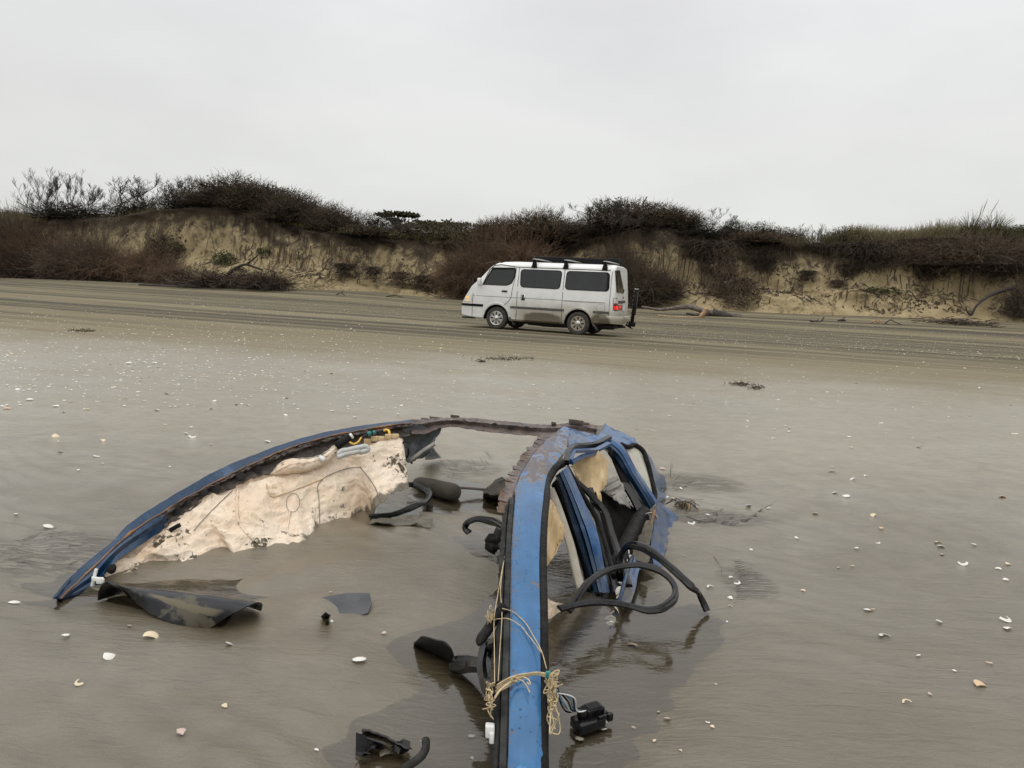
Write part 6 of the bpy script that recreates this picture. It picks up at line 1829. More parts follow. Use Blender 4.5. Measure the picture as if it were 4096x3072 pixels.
mb.sheet([[gpt(*o1(552, 1372), 0.018), gpt(*o1(640, 1400), 0.022), gpt(*o1(705, 1450), 0.014)], [gpt(*o1(550, 1550), -0.02), gpt(*o1(610, 1545), -0.014), gpt(*o1(668, 1520), -0.010)]], 0.003)
w1_ = cr([gpt(*o1(598, 1356), 0.028), gpt(*o1(690, 1376), 0.026), gpt(*o1(860, 1442), 0.022), gpt(*o1(965, 1510), 0.010)], 14)
w2_ = cr([gpt(*o1(600, 1400), -0.02), gpt(*o1(690, 1420), -0.02), gpt(*o1(850, 1480), -0.02), gpt(*o1(955, 1540), -0.02)], 14)
mb.sheet([[a + Vector((0, 0, WN.gauss(0, .0015))) for a in w1_], w2_], 0.004)
mb.sheet([[gpt(*o1(640, 1420), 0.02), gpt(*o1(790, 1470), 0.012)], [gpt(*o1(700, 1500), -0.012), gpt(*o1(770, 1510), -0.018)]], 0.003)
for x_, y_, s_ in ((905, 1520, 1.0), (885, 1545, 0.7), (930, 1500, 0.8), (660, 1560, 0.9), (610, 1570, 0.7)):
    c0 = gpt(*o1(x_, y_), -0.010)
    mb.sheet([[c0 + Vector((s_ * 0.012 * (i_ - 1.5) + WN.gauss(0, .003), s_ * 0.010 * (j_ - 1) + WN.gauss(0, .003), abs(WN.gauss(0.010, 0.008)) * s_)) for i_ in range(4)] for j_ in range(3)], 0.003)
single(mb, 'broken_plastic_tray', PLASB, 'broken black plastic moulding lying in the water with a white shell in it', 'car part', sharp=35)
mb = MB(); pt = cr([gpt(1615, 3075, -0.02), gpt(1660, 3045, 0.006), gpt(1690, 3020, 0.02), gpt(1703, 2990, 0.028), gpt(1702, 2958, 0.034)], 16)
mb.tube(pt, [0.009 + 0.0012 * WN.random() for _ in pt], 9)
single(mb, 'burnt_hose', TRIMB, 'short bent charred hose poking out of the water beside the broken moulding', 'hose')
# plug with wires
pc = gpt(2352, 2888, 0.0)
plug = thing('wiring_plug', 'black electrical plug with a bunch of coloured wires lying in the water', 'electrical plug', pc)
mb = MB()
ax = Vector((0.85, 0.5, 0)).normalized(); ay = Vector((-0.5, 0.85, 0)).normalized(); az = Vector((0, 0, 1))
mb.box(pc + ax * 0.022 + ay * 0.012 + az * 0.020, (ax, ay, az), (0.026, 0.016, 0.010), bev=0.002); mb.box(pc + az * 0.0, (ax, ay, az), (0.038, 0.024, 0.012), bev=0.002)
for i in range(5): mb.box(pc + ax * (0.006 + 0.008 * i) + ay * 0.012 + az * 0.031, (ax, ay, az), (0.0022, 0.014, 0.002))
mb.box(pc + ax * 0.030 - ay * 0.018 + az * 0.014, (ax, ay, az), (0.012, 0.004, 0.006), bev=0.001)
for i in range(3): mb.box(pc + ax * (0.045 + .006 * i) + ay * (0.01 - 0.012 * i) + az * 0.006, (ax, ay, az), (0.008, 0.005, 0.010), bev=0.002)
mb.build('housing', PLASB, plug, sharp=30)
mb = MB(); c0 = gpt(2328, 2872, 0.008)
mb.tube([c0, c0 + az * 0.022], 0.013, 14); mb.build('socket', RUBBERD, plug)
for i, m_ in enumerate((VBLACK, WBLUE, WHITEP, VBLACK, WBLUE, RUBBERD, WHITEP)):
    mb = MB(); k_ = (i - 3) * 0.0035
    mb.tube(cr([P(2228 + WN.uniform(-3, 3), 2752 + i * 3, 1.575), P(2262 + i * 2, 2800 + WN.uniform(-6, 6), 1.60) + Vector((k_, 0, k_)), P(2298, 2845 + WN.uniform(-5, 5), 1.64) + Vector((k_, 0, 0)), c0 + az * 0.02 + Vector((k_, 0, 0))], 16), 0.0021, 5); mb.build('wire', m_, plug)
# headrest and sunken clump inside
mb = MB(); a, b = gpt(1665, 1938, -0.005), gpt(1828, 1972, 0.022)
mb.tube([lerp(a, b, f_) for f_ in (0, .03, .1, .5, .9, .97, 1)], [0.028, .040, .046, .048, .047, .040, .025], 18)
single(mb, 'headrest', HEADR, 'dark muddy cylindrical headrest half sunk in the sand inside the wreck', 'headrest', base=tuple(gpt(1750, 1950)))
mb = MB(); mb.tube(cr([gpt(1820, 1950, 0.03), gpt(1880, 1953, 0.02), gpt(1955, 1960, 0.012)], 8), 0.008, 6)
single(mb, 'metal_rod', RUST, 'thin rusty rod lying between the headrest and the sunken seat part', 'rod')
mb = MB()
g = [cr(q, 10) for q in ([gpt(1936, 1982, -0.03), gpt(1985, 1998, -0.03), gpt(2060, 2005, -0.03)], [gpt(1940, 1965, 0.025), gpt(1990, 1975, 0.05), gpt(2060, 1980, 0.05)], [gpt(1965, 1945, 0.03), gpt(2000, 1940, 0.07), gpt(2055, 1945, 0.06)], [gpt(1985, 1922, 0.03), gpt(2010, 1918, 0.07), gpt(2060, 1920, 0.04)])]
mb.sheet([[p_ + Vector((WN.gauss(0, .004),) * 3) for p_ in r_] for r_ in g], 0.01)
single(mb, 'sunken_seat_part', HEADR, 'crumpled muddy seat part sunk in the pool behind the near rail', 'car part', sharp=50)

# twine tied round the near rail
def strand(name, pts, r, m, parent, n=30, jit=0.0):
    mb = MB(); q = cr(pts, n)
    mb.tube([p_ + Vector((WN.gauss(0, jit), WN.gauss(0, jit), WN.gauss(0, jit))) for p_ in q], r, 5)
    return mb.build(name, m, parent)


tw = thing('twine', 'tangled tan twine knotted round the bright blue near pillar', 'twine', P(2080, 2710, 1.50))
zp = lambda x, y, Y_: P(1500 + x * 0.4973, 2247 + y * 0.4973, Y_)
for k_ in range(5):
    j = lambda s_=6: WN.uniform(-s_, s_)
    strand('strand', [zp(975 + j(), 1000 + k_ * 14 + j(), 1.50), zp(1040 + j(), 955 + k_ * 16, 1.505), zp(1120 + j(), 920 + k_ * 12, 1.512), zp(1220 + j(), 900 + k_ * 6, 1.518), zp(1300 + j(), 890 + k_ * 4, 1.52), zp(1385 + j(), 900 + k_ * 8, 1.515)], 0.0019, TWINE, tw)
strand('strand', [zp(960, 1100, 1.46), zp(1000, 1040, 1.475), zp(1060, 990, 1.49), zp(1110, 955, 1.50)], 0.0028, TWINE, tw)
strand('strand', [zp(1110, 945, 1.50), zp(1170, 950, 1.50), zp(1220, 1000, 1.48), zp(1246, 1052, 1.465)], 0.0016, TWINE, tw)
strand('strand', [zp(1130, 935, 1.50), zp(1200, 930, 1.50), zp(1246, 965, 1.49), zp(1248, 990, 1.485), zp(1222, 968, 1.49)], 0.0016, TWINE, tw)
pts = [zp(1120 + 22 * math.cos(a) + WN.uniform(-8, 8), 945 + 16 * math.sin(a), 1.498 + WN.uniform(-.004, .004)) for a in np.linspace(0, 18, 26)]
strand('knot', pts, 0.0022, TWINE, tw, 90)
for k_ in range(10):                          # tangle on the outer side
    pts = [zp(1395, 915, 1.515)]
    for i in range(12):
        y = 900 + (i / 11) ** 0.9 * (470 if k_ < 3 else 260) + WN.uniform(-35, 35)
        pts.append(zp(1425 + WN.gauss(0, 26), y, 1.505 - (y - 900) * 0.00022 + WN.uniform(-.02, .02)))
    for i in range(4): pts.append(zp(1425 + WN.gauss(0, 24), 1120 - 50 * i + WN.uniform(-30, 30), 1.47 + WN.uniform(-.02, .02)))
    strand('tangle', pts, 0.0013, TWINE, tw, 110)
pts = [zp(1400, 920, 1.51), zp(1450, 880, 1.52), zp(1480, 875, 1.52), zp(1470, 905, 1.515), zp(1430, 925, 1.51)]
strand('tangle', pts, 0.0024, TWINE, tw, 30)
mb = MB(); mb.box(zp(1393, 908, 1.508), (RT, FW, UP), (0.006, 0.004, 0.008), bev=0.002); mb.build('green_tag', TEAL, tw)
for k_ in range(6):                          # tangle on the inner side
    pts = [zp(960 + WN.uniform(-10, 10), 1000, 1.50)]
    for i in range(9): pts.append(zp(925 + WN.gauss(0, 20), 990 + i * (24 if k_ < 4 else 34) + WN.uniform(-22, 22), 1.495 - i * 0.006 + WN.uniform(-.012, .012)))
    strand('tangle', pts, 0.0013, TWINE, tw, 70)
st_ = thing('string', 'thin pale string strung along and looped over the near pillar', 'string', P(2000, 2480, 1.68))
strand('strand', [zp(1035, 0, 1.89), zp(1012, 120, 1.80), zp(985, 280, 1.74), zp(962, 420, 1.69), zp(960, 700, 1.58), zp(962, 980, 1.49)], 0.0011, TWINE, st_)
strand('strand', [zp(1060, -140, 2.03), zp(1030, 40, 1.88), zp(1010, 260, 1.76), zp(1020, 380, 1.71), zp(1005, 700, 1.585), zp(990, 960, 1.50)], 0.0011, TWINE, st_)
strand('strand', [zp(1025, 376, 1.70), zp(1100, 398, 1.71), zp(1190, 470, 1.68), zp(1270, 590, 1.62), zp(1340, 720, 1.57), zp(1380, 860, 1.52)], 0.0012, TWINE, st_)
strand('strand', [zp(970, 462, 1.68), zp(1060, 456, 1.68), zp(1150, 500, 1.665), zp(1240, 600, 1.62), zp(1310, 690, 1.585), zp(1345, 740, 1.565)], 0.0012, TWINE, st_)
for k_ in range(7):
    strand('frayed_end', [zp(960 + WN.uniform(-8, 8), 470, 1.675), zp(930 + WN.gauss(0, 14), 430 + WN.uniform(-30, 30), 1.67), zp(915 + WN.gauss(0, 14), 420 + WN.gauss(0, 30), 1.665), zp(910 + WN.gauss(0, 14), 470 + WN.gauss(0, 25), 1.66)], 0.0014, TWINE, st_, 14)

# washed-up tangle of weed and cord behind the quarter panel
mb = MB()
c0 = gpt(2735, 2030, 0.0)
for k_ in range(30):
    a = WN.uniform(0, 6.28); L_ = WN.uniform(0.02, 0.09)
    d_ = Vector((math.cos(a), math.sin(a), WN.uniform(0.2, 0.9)))
    mb.tube(cr([c0 + Vector((WN.gauss(0, .03), WN.gauss(0, .04), 0)), c0 + d_ * L_ * 0.6 + Vector((0, 0, .008)), c0 + Vector((d_.x, d_.y, d_.z * 0.3)) * L_ + Vector((WN.gauss(0, .02), 0, 0))], 8), 0.002, 4, WN.choice([0, 1, 1]))
single(mb, 'seaweed_tangle', [plain('ochre_cord', (0.36, 0.22, 0.06), 0.7), plain('dark_weed', (0.05, 0.045, 0.035), 0.6)], 'tangle of yellow cord and dark weed caught against the blue quarter panel', 'debris')
mb = MB(); c0 = gpt(1590, 2105, 0.0)
rows = [[c0 + Vector((-0.12 + 0.03 * j, 0.03 * i - 0.03, 0.012 + 0.03 * float(fbm(i * 0.9, j * 0.7, 111, 3)))) for j in range(10)] for i in range(4)]
mb.sheet(rows, 0.004); single(mb, 'muddy_cloth_scrap', MUDCL, 'sand-coloured crumpled cloth scrap on the sand inside the wreck', 'cloth scrap', sharp=50)
# ------------------------------------------------------------------ shells
SHW = plain('white_shell', (0.74, 0.72, 0.66), 0.5, var=0.14, scale=60)
SHC = plain('cream_shell', (0.72, 0.60, 0.40), 0.5, var=0.2, scale=60)
SHO = plain('orange_shell', (0.68, 0.48, 0.29), 0.5, var=0.25, scale=60)
SHP = plain('pinkish_shell', (0.58, 0.45, 0.38), 0.5, var=0.25, scale=60)
SHM = {'w': SHW, 'c': SHC, 'o': SHO, 'p': SHP}
SWORD = {'w': 'white', 'c': 'cream', 'o': 'orange', 'p': 'pinkish'}


def shell_mesh(kind, seed, m):                # about 1 unit wide, lying on z = 0
    R_ = random.Random(seed)
    NA, NB = (19, 7)
    a0, a1 = {'valve': (0, math.pi), 'frag': (0.45 + 0.3 * R_.random(), 2.2 + 0.5 * R_.random()), 'sliver': (0.2, 2.9)}[kind]
    b0 = {'valve': 0.0, 'frag': 0.12 + .15 * R_.random(), 'sliver': 0.66}[kind]
    hgt = {'valve': 0.17, 'frag': 0.16, 'sliver': 0.15}[kind]
    sk = R_.uniform(-0.15, 0.15)
    rows = []
    for i in range(NB):
        r_ = []
        for j in range(NA):
            th = a0 + (a1 - a0) * j / (NA - 1)
            bl = b0 + (1 - b0) * i / (NB - 1)
            jag = 1.0
            if kind == 'frag': jag = 1 - 0.16 * R_.random() * (i == NB - 1) - 0.1 * abs(math.sin(j * 1.7)) * (i == NB - 1)
            rr = bl * jag
            x = 0.5 * rr * math.cos(th) * 1.02 + sk * rr * rr * 0.5
            y = 0.74 * rr * math.sin(th) ** (0.62 if kind != 'sliver' else 0.8) - 0.34
            z = hgt * (1 - (2 * math.hypot(x * 0.95, y * 0.85)) ** 2) * 0.9
            z += 0.010 * math.sin(i * 2.6) + 0.012 * math.cos(th * 22) * (0.4 + 0.6 * bl)
            r_.append((x, y, max(z, -0.05)))
        rows.append(r_)
    mb = MB(); mb.sheet(rows, -0.035 if kind != 'frag' else -0.045)
    return mb.mesh('shell', m)


SHELLM = {(k, c, s): shell_mesh(k, s * 7 + 3, SHM[c]) for k in ('valve', 'frag', 'sliver') for c in SHM for s in range(3)}
KW = {'valve': 'whole', 'frag': 'broken', 'sliver': 'curved sliver of'}
SG = 'shells strewn over the beach'


def shell(px, py, wpx, kind, c, label=None, tilt=None, rz=None, lift=0.0):
    p, n_, k = hit(px, py, 'g')
    dist = (p - CAM).length
    s = wpx / F * dist * (0.80 if kind != 'frag' else 1.0)
    o = bpy.data.objects.new('shell', SHELLM[kind, c, rnd.randint(0, 2)]); col.objects.link(o)
    o.location = p + Vector((0, 0, 0.05 * s + lift * 0.5)); o.scale = (s, s, s)
    tl = tilt if tilt is not None else rnd.uniform(-0.5, 0.25)
    o.rotation_euler = (tl, rnd.uniform(-0.3, 0.3), rz if rz is not None else rnd.choice([0, math.pi]) + rnd.uniform(-0.7, 0.7))
    if not label:
        zone = ('on the shelly strip before the van' if py < 1640 else 'on wet sand beyond the wreck' if py < 1900 and px < 2600 else
                'on bare sand below the shaded blue rail' if px < 1250 else 'in water round the near pillar' if px < 2560 and py > 2250 else 'on smooth sand beside the wreck')
        label = f"{'small ' if wpx < 24 else ''}{SWORD[c]} {KW[kind]}{'' if kind == 'sliver' else ''} shell {zone}"
    return tag(o, label, 'shell', SG)


near = [
    (264, 2551, 38, 'frag', 'w', 'white broken shell nearest the tip of the shaded blue rail, on rippled sand'), (604, 2547, 62, 'valve', 'c', 'large cream shell lying just below the curled plastic sheet'),
    (515, 2509, 25, 'frag', 'p', 'tiny pinkish shell bit close under the curled plastic sheet'), (435, 2632, 45, 'valve', 'w', 'white shell half buried with a trail of sand behind it'),
    (912, 2584, 45, 'frag', 'w', 'white jagged shell at the head of a narrow drag mark'), (318, 2735, 45, 'sliver', 'c', 'thin cream shell sliver alone on the rippled sand'),
    (899, 2827, 33, 'frag', 'c', 'flaky cream shell fragment alone on open sand'), (728, 2936, 52, 'frag', 'p', 'thick pinkish shell chunk nearest the lens of the view'), (55, 2416, 42, 'valve', 'w', 'white shell beside the small pool at the rail tip'),
    (1438, 2646, 64, 'valve', 'w', 'large white ribbed shell facing the paddle-shaped flap'), (1537, 2536, 30, 'frag', 'p', 'pinkish shell chip at the water edge above the paddle-shaped flap'),
    (1544, 3018, 60, 'valve', 'w', 'white shell lying inside the broken plastic moulding'), (1266, 3004, 24, 'frag', 'w', None), (1680, 2967, 14, 'sliver', 'w', None), (1323, 2373, 18, 'frag', 'w', 'white shell chip at the edge of the half sunk sheet'),
    (1326, 2487, 16, 'valve', 'w', 'tiny white shell beside the triangular scrap'), (1888, 3035, 22, 'frag', 'w', None), (1885, 2950, 34, 'valve', 'w', None), (1881, 2931, 14, 'sliver', 'w', None),
    (2420, 2888, 32, 'frag', 'w', 'white broken shell on the far side of the wiring plug'), (2412, 2928, 46, 'frag', 'w', 'largest white broken shell right beside the wiring plug'), (2315, 2968, 50, 'frag', 'w', 'white broken shell in the water under the wiring plug'),
    (2534, 2918, 28, 'frag', 'p', None), (2529, 2585, 50, 'valve', 'c', 'hollow cream shell under the reflection of the looping seal'),
    (2650, 1877, 30, 'valve', 'p', 'pinkish shell behind the crushed quarter panel'), (2665, 1992, 28, 'valve', 'w', 'white shell jammed against the torn quarter panel'), (2690, 1996, 22, 'valve', 'c', 'cream shell jammed against the torn quarter panel'),
    (2723, 1956, 20, 'frag', 'w', None), (2995, 2028, 36, 'frag', 'w', None), (3074, 2036, 22, 'frag', 'w', None), (2765, 2095, 38, 'sliver', 'w', 'crescent of white shell below the yellow cord tangle'), (2830, 2063, 25, 'frag', 'w', None),
    (3263, 2057, 28, 'valve', 'c', None), (3340, 1973, 28, 'valve', 'w', None), (3384, 1988, 32, 'valve', 'w', None), (3410, 1918, 28, 'valve', 'w', None), (3332, 1890, 40, 'sliver', 'w', None), (3328, 1870, 20, 'frag', 'w', None), (3465, 1906, 24, 'sliver', 'w', None),
    (3493, 2063, 30, 'valve', 'c', None), (3522, 2117, 28, 'frag', 'o', None), (3428, 2198, 25, 'frag', 'w', None), (3004, 2202, 20, 'frag', 'w', None), (3183, 2155, 27, 'frag', 'w', None), (3512, 2174, 20, 'sliver', 'w', None),
    (3754, 2173, 36, 'sliver', 'c', None), (3763, 2188, 28, 'valve', 'w', None), (3767, 2220, 19, 'valve', 'p', None), (3850, 2257, 40, 'sliver', 'w', None), (3896, 2183, 24, 'frag', 'w', None), (4007, 1990, 26, 'valve', 'c', None), (4032, 2259, 24, 'valve', 'c', None),
    (3994, 2277, 22, 'valve', 'w', None), (4020, 2322, 26, 'frag', 'w', None), (2922, 2314, 25, 'frag', 'w', 'white shell at the head of the fan of sand rills'), (2842, 2351, 38, 'sliver', 'w', 'white curved shell sliver at the tip of the arching black seal'), (2949, 2335, 36, 'sliver', 'w', None),
    (2922, 2395, 28, 'frag', 'w', None), (2922, 2427, 20, 'sliver', 'w', None), (3213, 2364, 20, 'valve', 'c', None), (3355, 2272, 15, 'valve', 'w', None), (3409, 2268, 20, 'frag', 'o', None), (3469, 2443, 30, 'valve', 'w', 'white half of the white and orange shell pair'), (3492, 2443, 24, 'frag', 'o', 'orange half of the white and orange shell pair'),
    (4019, 2481, 56, 'sliver', 'w', None), (4028, 2517, 34, 'valve', 'w', None), (3756, 2493, 32, 'frag', 'w', None), (3539, 2549, 56, 'sliver', 'w', None), (3677, 2628, 26, 'frag', 'w', None), (3956, 2655, 28, 'sliver', 'c', None), (3818, 2686, 16, 'valve', 'w', None),
    (3917, 2740, 48, 'valve', 'o', 'long orange shell farthest out on the smooth wet sand'), (3716, 2780, 26, 'frag', 'p', None), (3627, 2812, 40, 'sliver', 'c', None), (2669, 2883, 38, 'frag', 'p', None), (2849, 2910, 24, 'frag', 'c', None), (2830, 2892, 22, 'sliver', 'w', None), (2617, 2967, 22, 'frag', 'c', None),
    (2723, 3005, 15, 'valve', 'c', None), (2863, 2739, 14, 'sliver', 'w', None), (2907, 2489, 14, 'frag', 'w', None), (2634, 2852, 15, 'frag', 'c', None), (2738, 2226, 14, 'valve', 'w', None), (190, 2110, 44, 'valve', 'w', 'white shell behind the shaded blue rail with a scour of sand'), (65, 2060, 20, 'frag', 'w', None),
    (315, 1883, 18, 'frag', 'w', None), (385, 1828, 30, 'sliver', 'w', None), (410, 1857, 14, 'frag', 'w', None), (765, 1712, 22, 'frag', 'w', None), (745, 1735, 20, 'valve', 'w', None), (768, 1749, 34, 'sliver', 'w', None), (1072, 1768, 28, 'valve', 'w', None), (240, 1809, 22, 'valve', 'w', None), (220, 1747, 30, 'valve', 'c', None), (232, 1769, 16, 'frag', 'w', None), (412, 1764, 24, 'valve', 'c', None), (680, 1869, 14, 'frag', 'w', None),
    (118, 1601, 28, 'valve', 'w', None), (224, 1627, 28, 'valve', 'w', None), (28, 1636, 26, 'valve', 'o', 'orange shell alone at the edge of the shelly strip'), (14, 1626, 24, 'sliver', 'w', None), (349, 1638, 17, 'valve', 'c', None), (630, 1643, 24, 'valve', 'w', None), (845, 1637, 18, 'frag', 'w', None), (989, 1622, 34, 'sliver', 'w', None), (944, 1620, 16, 'valve', 'w', None), (858, 1606, 18, 'valve', 'w', None),
    (69, 1559, 20, 'valve', 'w', None), (454, 1551, 24, 'sliver', 'w', None), (512, 1455, 30, 'valve', 'w', 'biggest bright white shell in the dense shelly strip'), (577, 1451, 20, 'valve', 'w', None), (618, 1455, 28, 'valve', 'w', None), (505, 1592, 16, 'valve', 'c', None), (597, 1560, 18, 'sliver', 'w', None), (667, 1576, 18, 'valve', 'c', None), (1148, 1594, 16, 'valve', 'p', None),
    (1329, 1645, 20, 'valve', 'w', None), (1142, 1662, 18, 'valve', 'w', None), (1593, 1659, 20, 'frag', 'w', None), (1421, 1671, 22, 'valve', 'w', None), (1606, 1625, 20, 'frag', 'w', None), (1340, 1548, 18, 'sliver', 'w', None), (1325, 1496, 16, 'valve', 'w', None), (780, 1530, 16, 'sliver', 'w', None),
    (3397, 1750, 20, 'valve', 'w', None), (3675, 1790, 22, 'valve', 'w', None), (4057, 1738, 26, 'sliver', 'w', None), (3758, 1750, 20, 'sliver', 'w', None), (3545, 1735, 14, 'valve', 'w', None), (3097, 1719, 16, 'frag', 'w', None), (3156, 1729, 18, 'frag', 'w', None), (3094, 1755, 20, 'sliver', 'w', None), (2613, 1726, 20, 'sliver', 'w', None), (2548, 1718, 20, 'sliver', 'w', None),
    (2678, 1665, 20, 'sliver', 'w', None), (2988, 1710, 14, 'frag', 'w', None), (3407, 1793, 20, 'frag', 'c', None), (2990, 1685, 13, 'valve', 'w', None)]
for q in near: shell(q[0], q[1], q[2] * 0.94, q[3], q[4], q[5], lift=0.004)
# shells packed into the sunken door edge
for i, (x, y, Yd) in enumerate(((2512, 2212, 2.70), (2520, 2232, 2.68), (2506, 2248, 2.64), (2498, 2266, 2.60), (2483, 2340, 2.42), (2480, 2362, 2.38), (2476, 2388, 2.33), (2458, 2434, 2.23), (2450, 2456, 2.19), (2444, 2478, 2.15), (2440, 2500, 2.11), (2600, 2064, 3.02), (2618, 2070, 3.0))):
    o = bpy.data.objects.new('shell', SHELLM[('frag', 'valve')[i % 2], 'wwcpw'[i % 5], i % 3]); col.objects.link(o)
    o.location = P(x, y, Yd); s = 0.034 if i < 11 else 0.05
    o.scale = (s, s, s); o.rotation_euler = (rnd.uniform(0.6, 1.4), rnd.uniform(-.6, .6), rnd.uniform(0, 6.3))
    tag(o, 'shell packed into the edge of the sunken blue door among others' if i < 11 else 'white shell wedged where the blue pillar meets the quarter panel', 'shell', SG)
# more single shells through the shelly strip
cnt = 0
while cnt < 160:
    if rnd.random() < 0.62:
        px, py = rnd.gauss(650, 520), rnd.gauss(1465, 70)
    else:
        px, py = rnd.uniform(0, 4096), rnd.uniform(1420, 1800)
    if not (0 < px < 4096 and 1385 < py < 1850) or (900 < px < 2700 and py > 1650): continue
    cnt += 1
    shell(px, py, rnd.uniform(6, 13) * (0.7 + 0.3 * (py - 1385) / 200), rnd.choice(['valve', 'valve', 'frag', 'sliver']), rnd.choice('wwwwwcp'), lift=0.003)
# and the countless far ones as one mass
mb = MB()
lay = []
base = []
for s_ in range(8):
    R_ = random.Random(s_)
    base.append([(math.cos(a) * R_.uniform(.7, 1.1), math.sin(a) * R_.uniform(.45, .8)) for a in np.linspace(0, 5.6, 7)])
k = 0
while k < 4200:
    u_ = rnd.random()
    if u_ < 0.34:                              # lines of shell grit parallel to the dune
        px, py = rnd.uniform(2560, 4200), 0
        py = 1262 + (px - 2560) * 0.058 + rnd.choice([0, 26, 52, 80]) + rnd.gauss(0, 9)
    elif u_ < 0.46:
        px = rnd.uniform(700, 2000); py = 1168 + (px - 700) * 0.05 + rnd.choice([0, 18, 40]) + abs(rnd.gauss(0, 9))
    elif u_ < 0.72:
        px, py = rnd.gauss(700, 620), rnd.gauss(1400, 95)
    else:
        px, py = rnd.uniform(-50, 4150), rnd.uniform(1150, 1640)
    if not (-60 < px < 4160 and py > 1125 + px * 0.045 and py < 1640): continue
    p = Z(px, py, 0.0)
    if not (3 < p.y < 70): continue
    d = ray(px, py); hp = None
    hp, n_, i_, kk = BV_G.ray_cast(CAM, d.normalized())
    if hp is None or hp.y > 52: continue
    k += 1
    far_ = hp.y > 12
    s = rnd.uniform(0.009, 0.022) * (1.0 if far_ else 0.75) * rnd.choice([0.7, 1, 1, 1.4])
    a = rnd.uniform(0, 6.28); ca_, sa_ = math.cos(a), math.sin(a)
    sh = base[k % 8]
    tz = rnd.uniform(-.5, .5)
    vs = [(hp.x + s * (x * ca_ - y * sa_), hp.y + s * (x * sa_ + y * ca_), hp.z + 0.004 + s * (0.12 + tz * y * 0.5)) for x, y in sh] + [(hp.x, hp.y, hp.z + 0.004 + s * 0.42)]
    mb.add(vs, [(i, (i + 1) % 7, 7) for i in range(7)], None, 0 if rnd.random() < 0.8 else 1)
o = mb.build('shell_grit', [SHW, SHC])
tag(o, 'countless far-off shell bits scattered across the dry sand', 'shells', None, 'stuff')

# ------------------------------------------------------------------ driftwood
WOODG = plain('weathered_driftwood', (0.165, 0.135, 0.110), 0.85, var=0.55, scale=6, bump=0.7, bscale=12)
WOODD = plain('dark_wet_wood', (0.060, 0.050, 0.042), 0.8, var=0.45, scale=6, bump=0.7, bscale=12)
WOODO = plain('raw_orange_wood', (0.46, 0.285, 0.155), 0.8, var=0.4, scale=6, bump=0.5, bscale=12)


def gp(px, py, up=0.0):
    p, n_, k = hit(px, py)
    return p + Vector((0, 0, up)) - FN * 0.02


def wood(mb, pts, r0, r1, n=14, m=0, k=8, jit=0.15):
    q = cr(pts, n)
    rs = [lerp(r0, r1, i / (n - 1)) * (1 + WN.uniform(-jit, jit)) for i in range(n)]
    mb.tube(q, rs, k, m)


fy = gp(2760, 1262).y
mb = MB()
wood(mb, [P(2566, 1227, fy + .8), P(2640, 1238, fy + .5), P(2700, 1232, fy + .3), P(2760, 1228, fy + .2), P(2820, 1246, fy), P(2880, 1258, fy - .1), P(2962, 1270, fy - .3)], 0.05, 0.20, 26, 0, 10)
wood(mb, [P(2960, 1271, fy - .3), P(2900, 1260, fy - .2), P(2850, 1252, fy - .1)], 0.07, 0.24, 10, 1, 10)
wood(mb, [P(2845, 1250, fy), P(2800, 1262, fy - .2), P(2745, 1253, fy - .3)], 0.16, 0.05, 10, 1)
wood(mb, [P(2800, 1240, fy + .2), P(2775, 1226, fy + .4), P(2765, 1220, fy + .5)], 0.11, 0.07, 6)
single(mb, 'driftwood_log', [WOODG, WOODD], 'long grey forked driftwood log lying at the foot of the dune behind the van', 'log')
mb = MB(); f2 = fy - 0.6
wood(mb, [P(2632, 1262, f2), P(2700, 1268, f2), P(2760, 1270, f2), P(2806, 1270, f2)], 0.03, 0.07, 12, 0, 7)
wood(mb, [P(2800, 1271, f2), P(2815, 1250, f2), P(2828, 1232, f2)], 0.10, 0.11, 8, 0, 7)
single(mb, 'broken_branch', WOODO, 'bent branch of raw orange wood leaning on the grey log', 'branch')
mb = MB(); f3 = gp(700, 1146).y
wood(mb, [P(555, 1138, f3), P(620, 1141, f3 - .2), P(690, 1146, f3 - .3), P(760, 1146, f3 - .4), P(815, 1150, f3 - .5)], 0.05, 0.13, 16, 0, 8)
single(mb, 'driftwood_log', WOODD, 'slim dark log lying along the foot of the reddish brush', 'log')
mb = MB(); f4 = gp(900, 1148).y - 0.5
wood(mb, [P(905, 1115, f4), P(925, 1085, f4), P(945, 1072, f4), P(985, 1058, f4), P(1010, 1066, f4), P(1050, 1080, f4)], 0.13, 0.05, 16, 0, 8)
wood(mb, [P(985, 1058, f4), P(1015, 1035, f4), P(1035, 1018, f4)], 0.07, 0.03, 8)
for i in range(16):
    x0, y0 = WN.uniform(850, 1120), WN.uniform(1105, 1148)
    wood(mb, [P(x0, y0, f4), P(x0 + WN.uniform(-45, 45), y0 - WN.uniform(0, 25), f4 + WN.uniform(-.4, .3)), P(x0 + WN.uniform(-90, 90), y0 - WN.uniform(-10, 45), f4 + WN.uniform(-.4, .3))], 0.05, 0.015, 8, 0, 5)
single(mb, 'fallen_tree', V_DARK, 'fallen bare tree with black forked limbs at the foot of the open sand face', 'dead tree')
mb = MB(); f5 = gp(692, 1092).y - 0.3
wood(mb, [P(694, 1095, f5), P(682, 1070, f5), P(694, 1040, f5), P(678, 1012, f5), P(682, 996, f5)], 0.13, 0.04, 12)
wood(mb, [P(686, 1052, f5), P(706, 1056, f5)], 0.06, 0.03, 5); wood(mb, [P(684, 1064, f5), P(662, 1056, f5)], 0.05, 0.02, 5)
single(mb, 'dead_stump', V_DARK, 'short crooked black snag standing on the sand beside the olive broom bush', 'stump')
mb = MB(); f6 = gp(370, 1080).y - 0.6
wood(mb, [P(330, 1075, f6), P(335, 1040, f6), P(322, 1005, f6), P(345, 995, f6), P(375, 1002, f6), P(385, 1035, f6), P(372, 1060, f6)], 0.13, 0.08, 20)
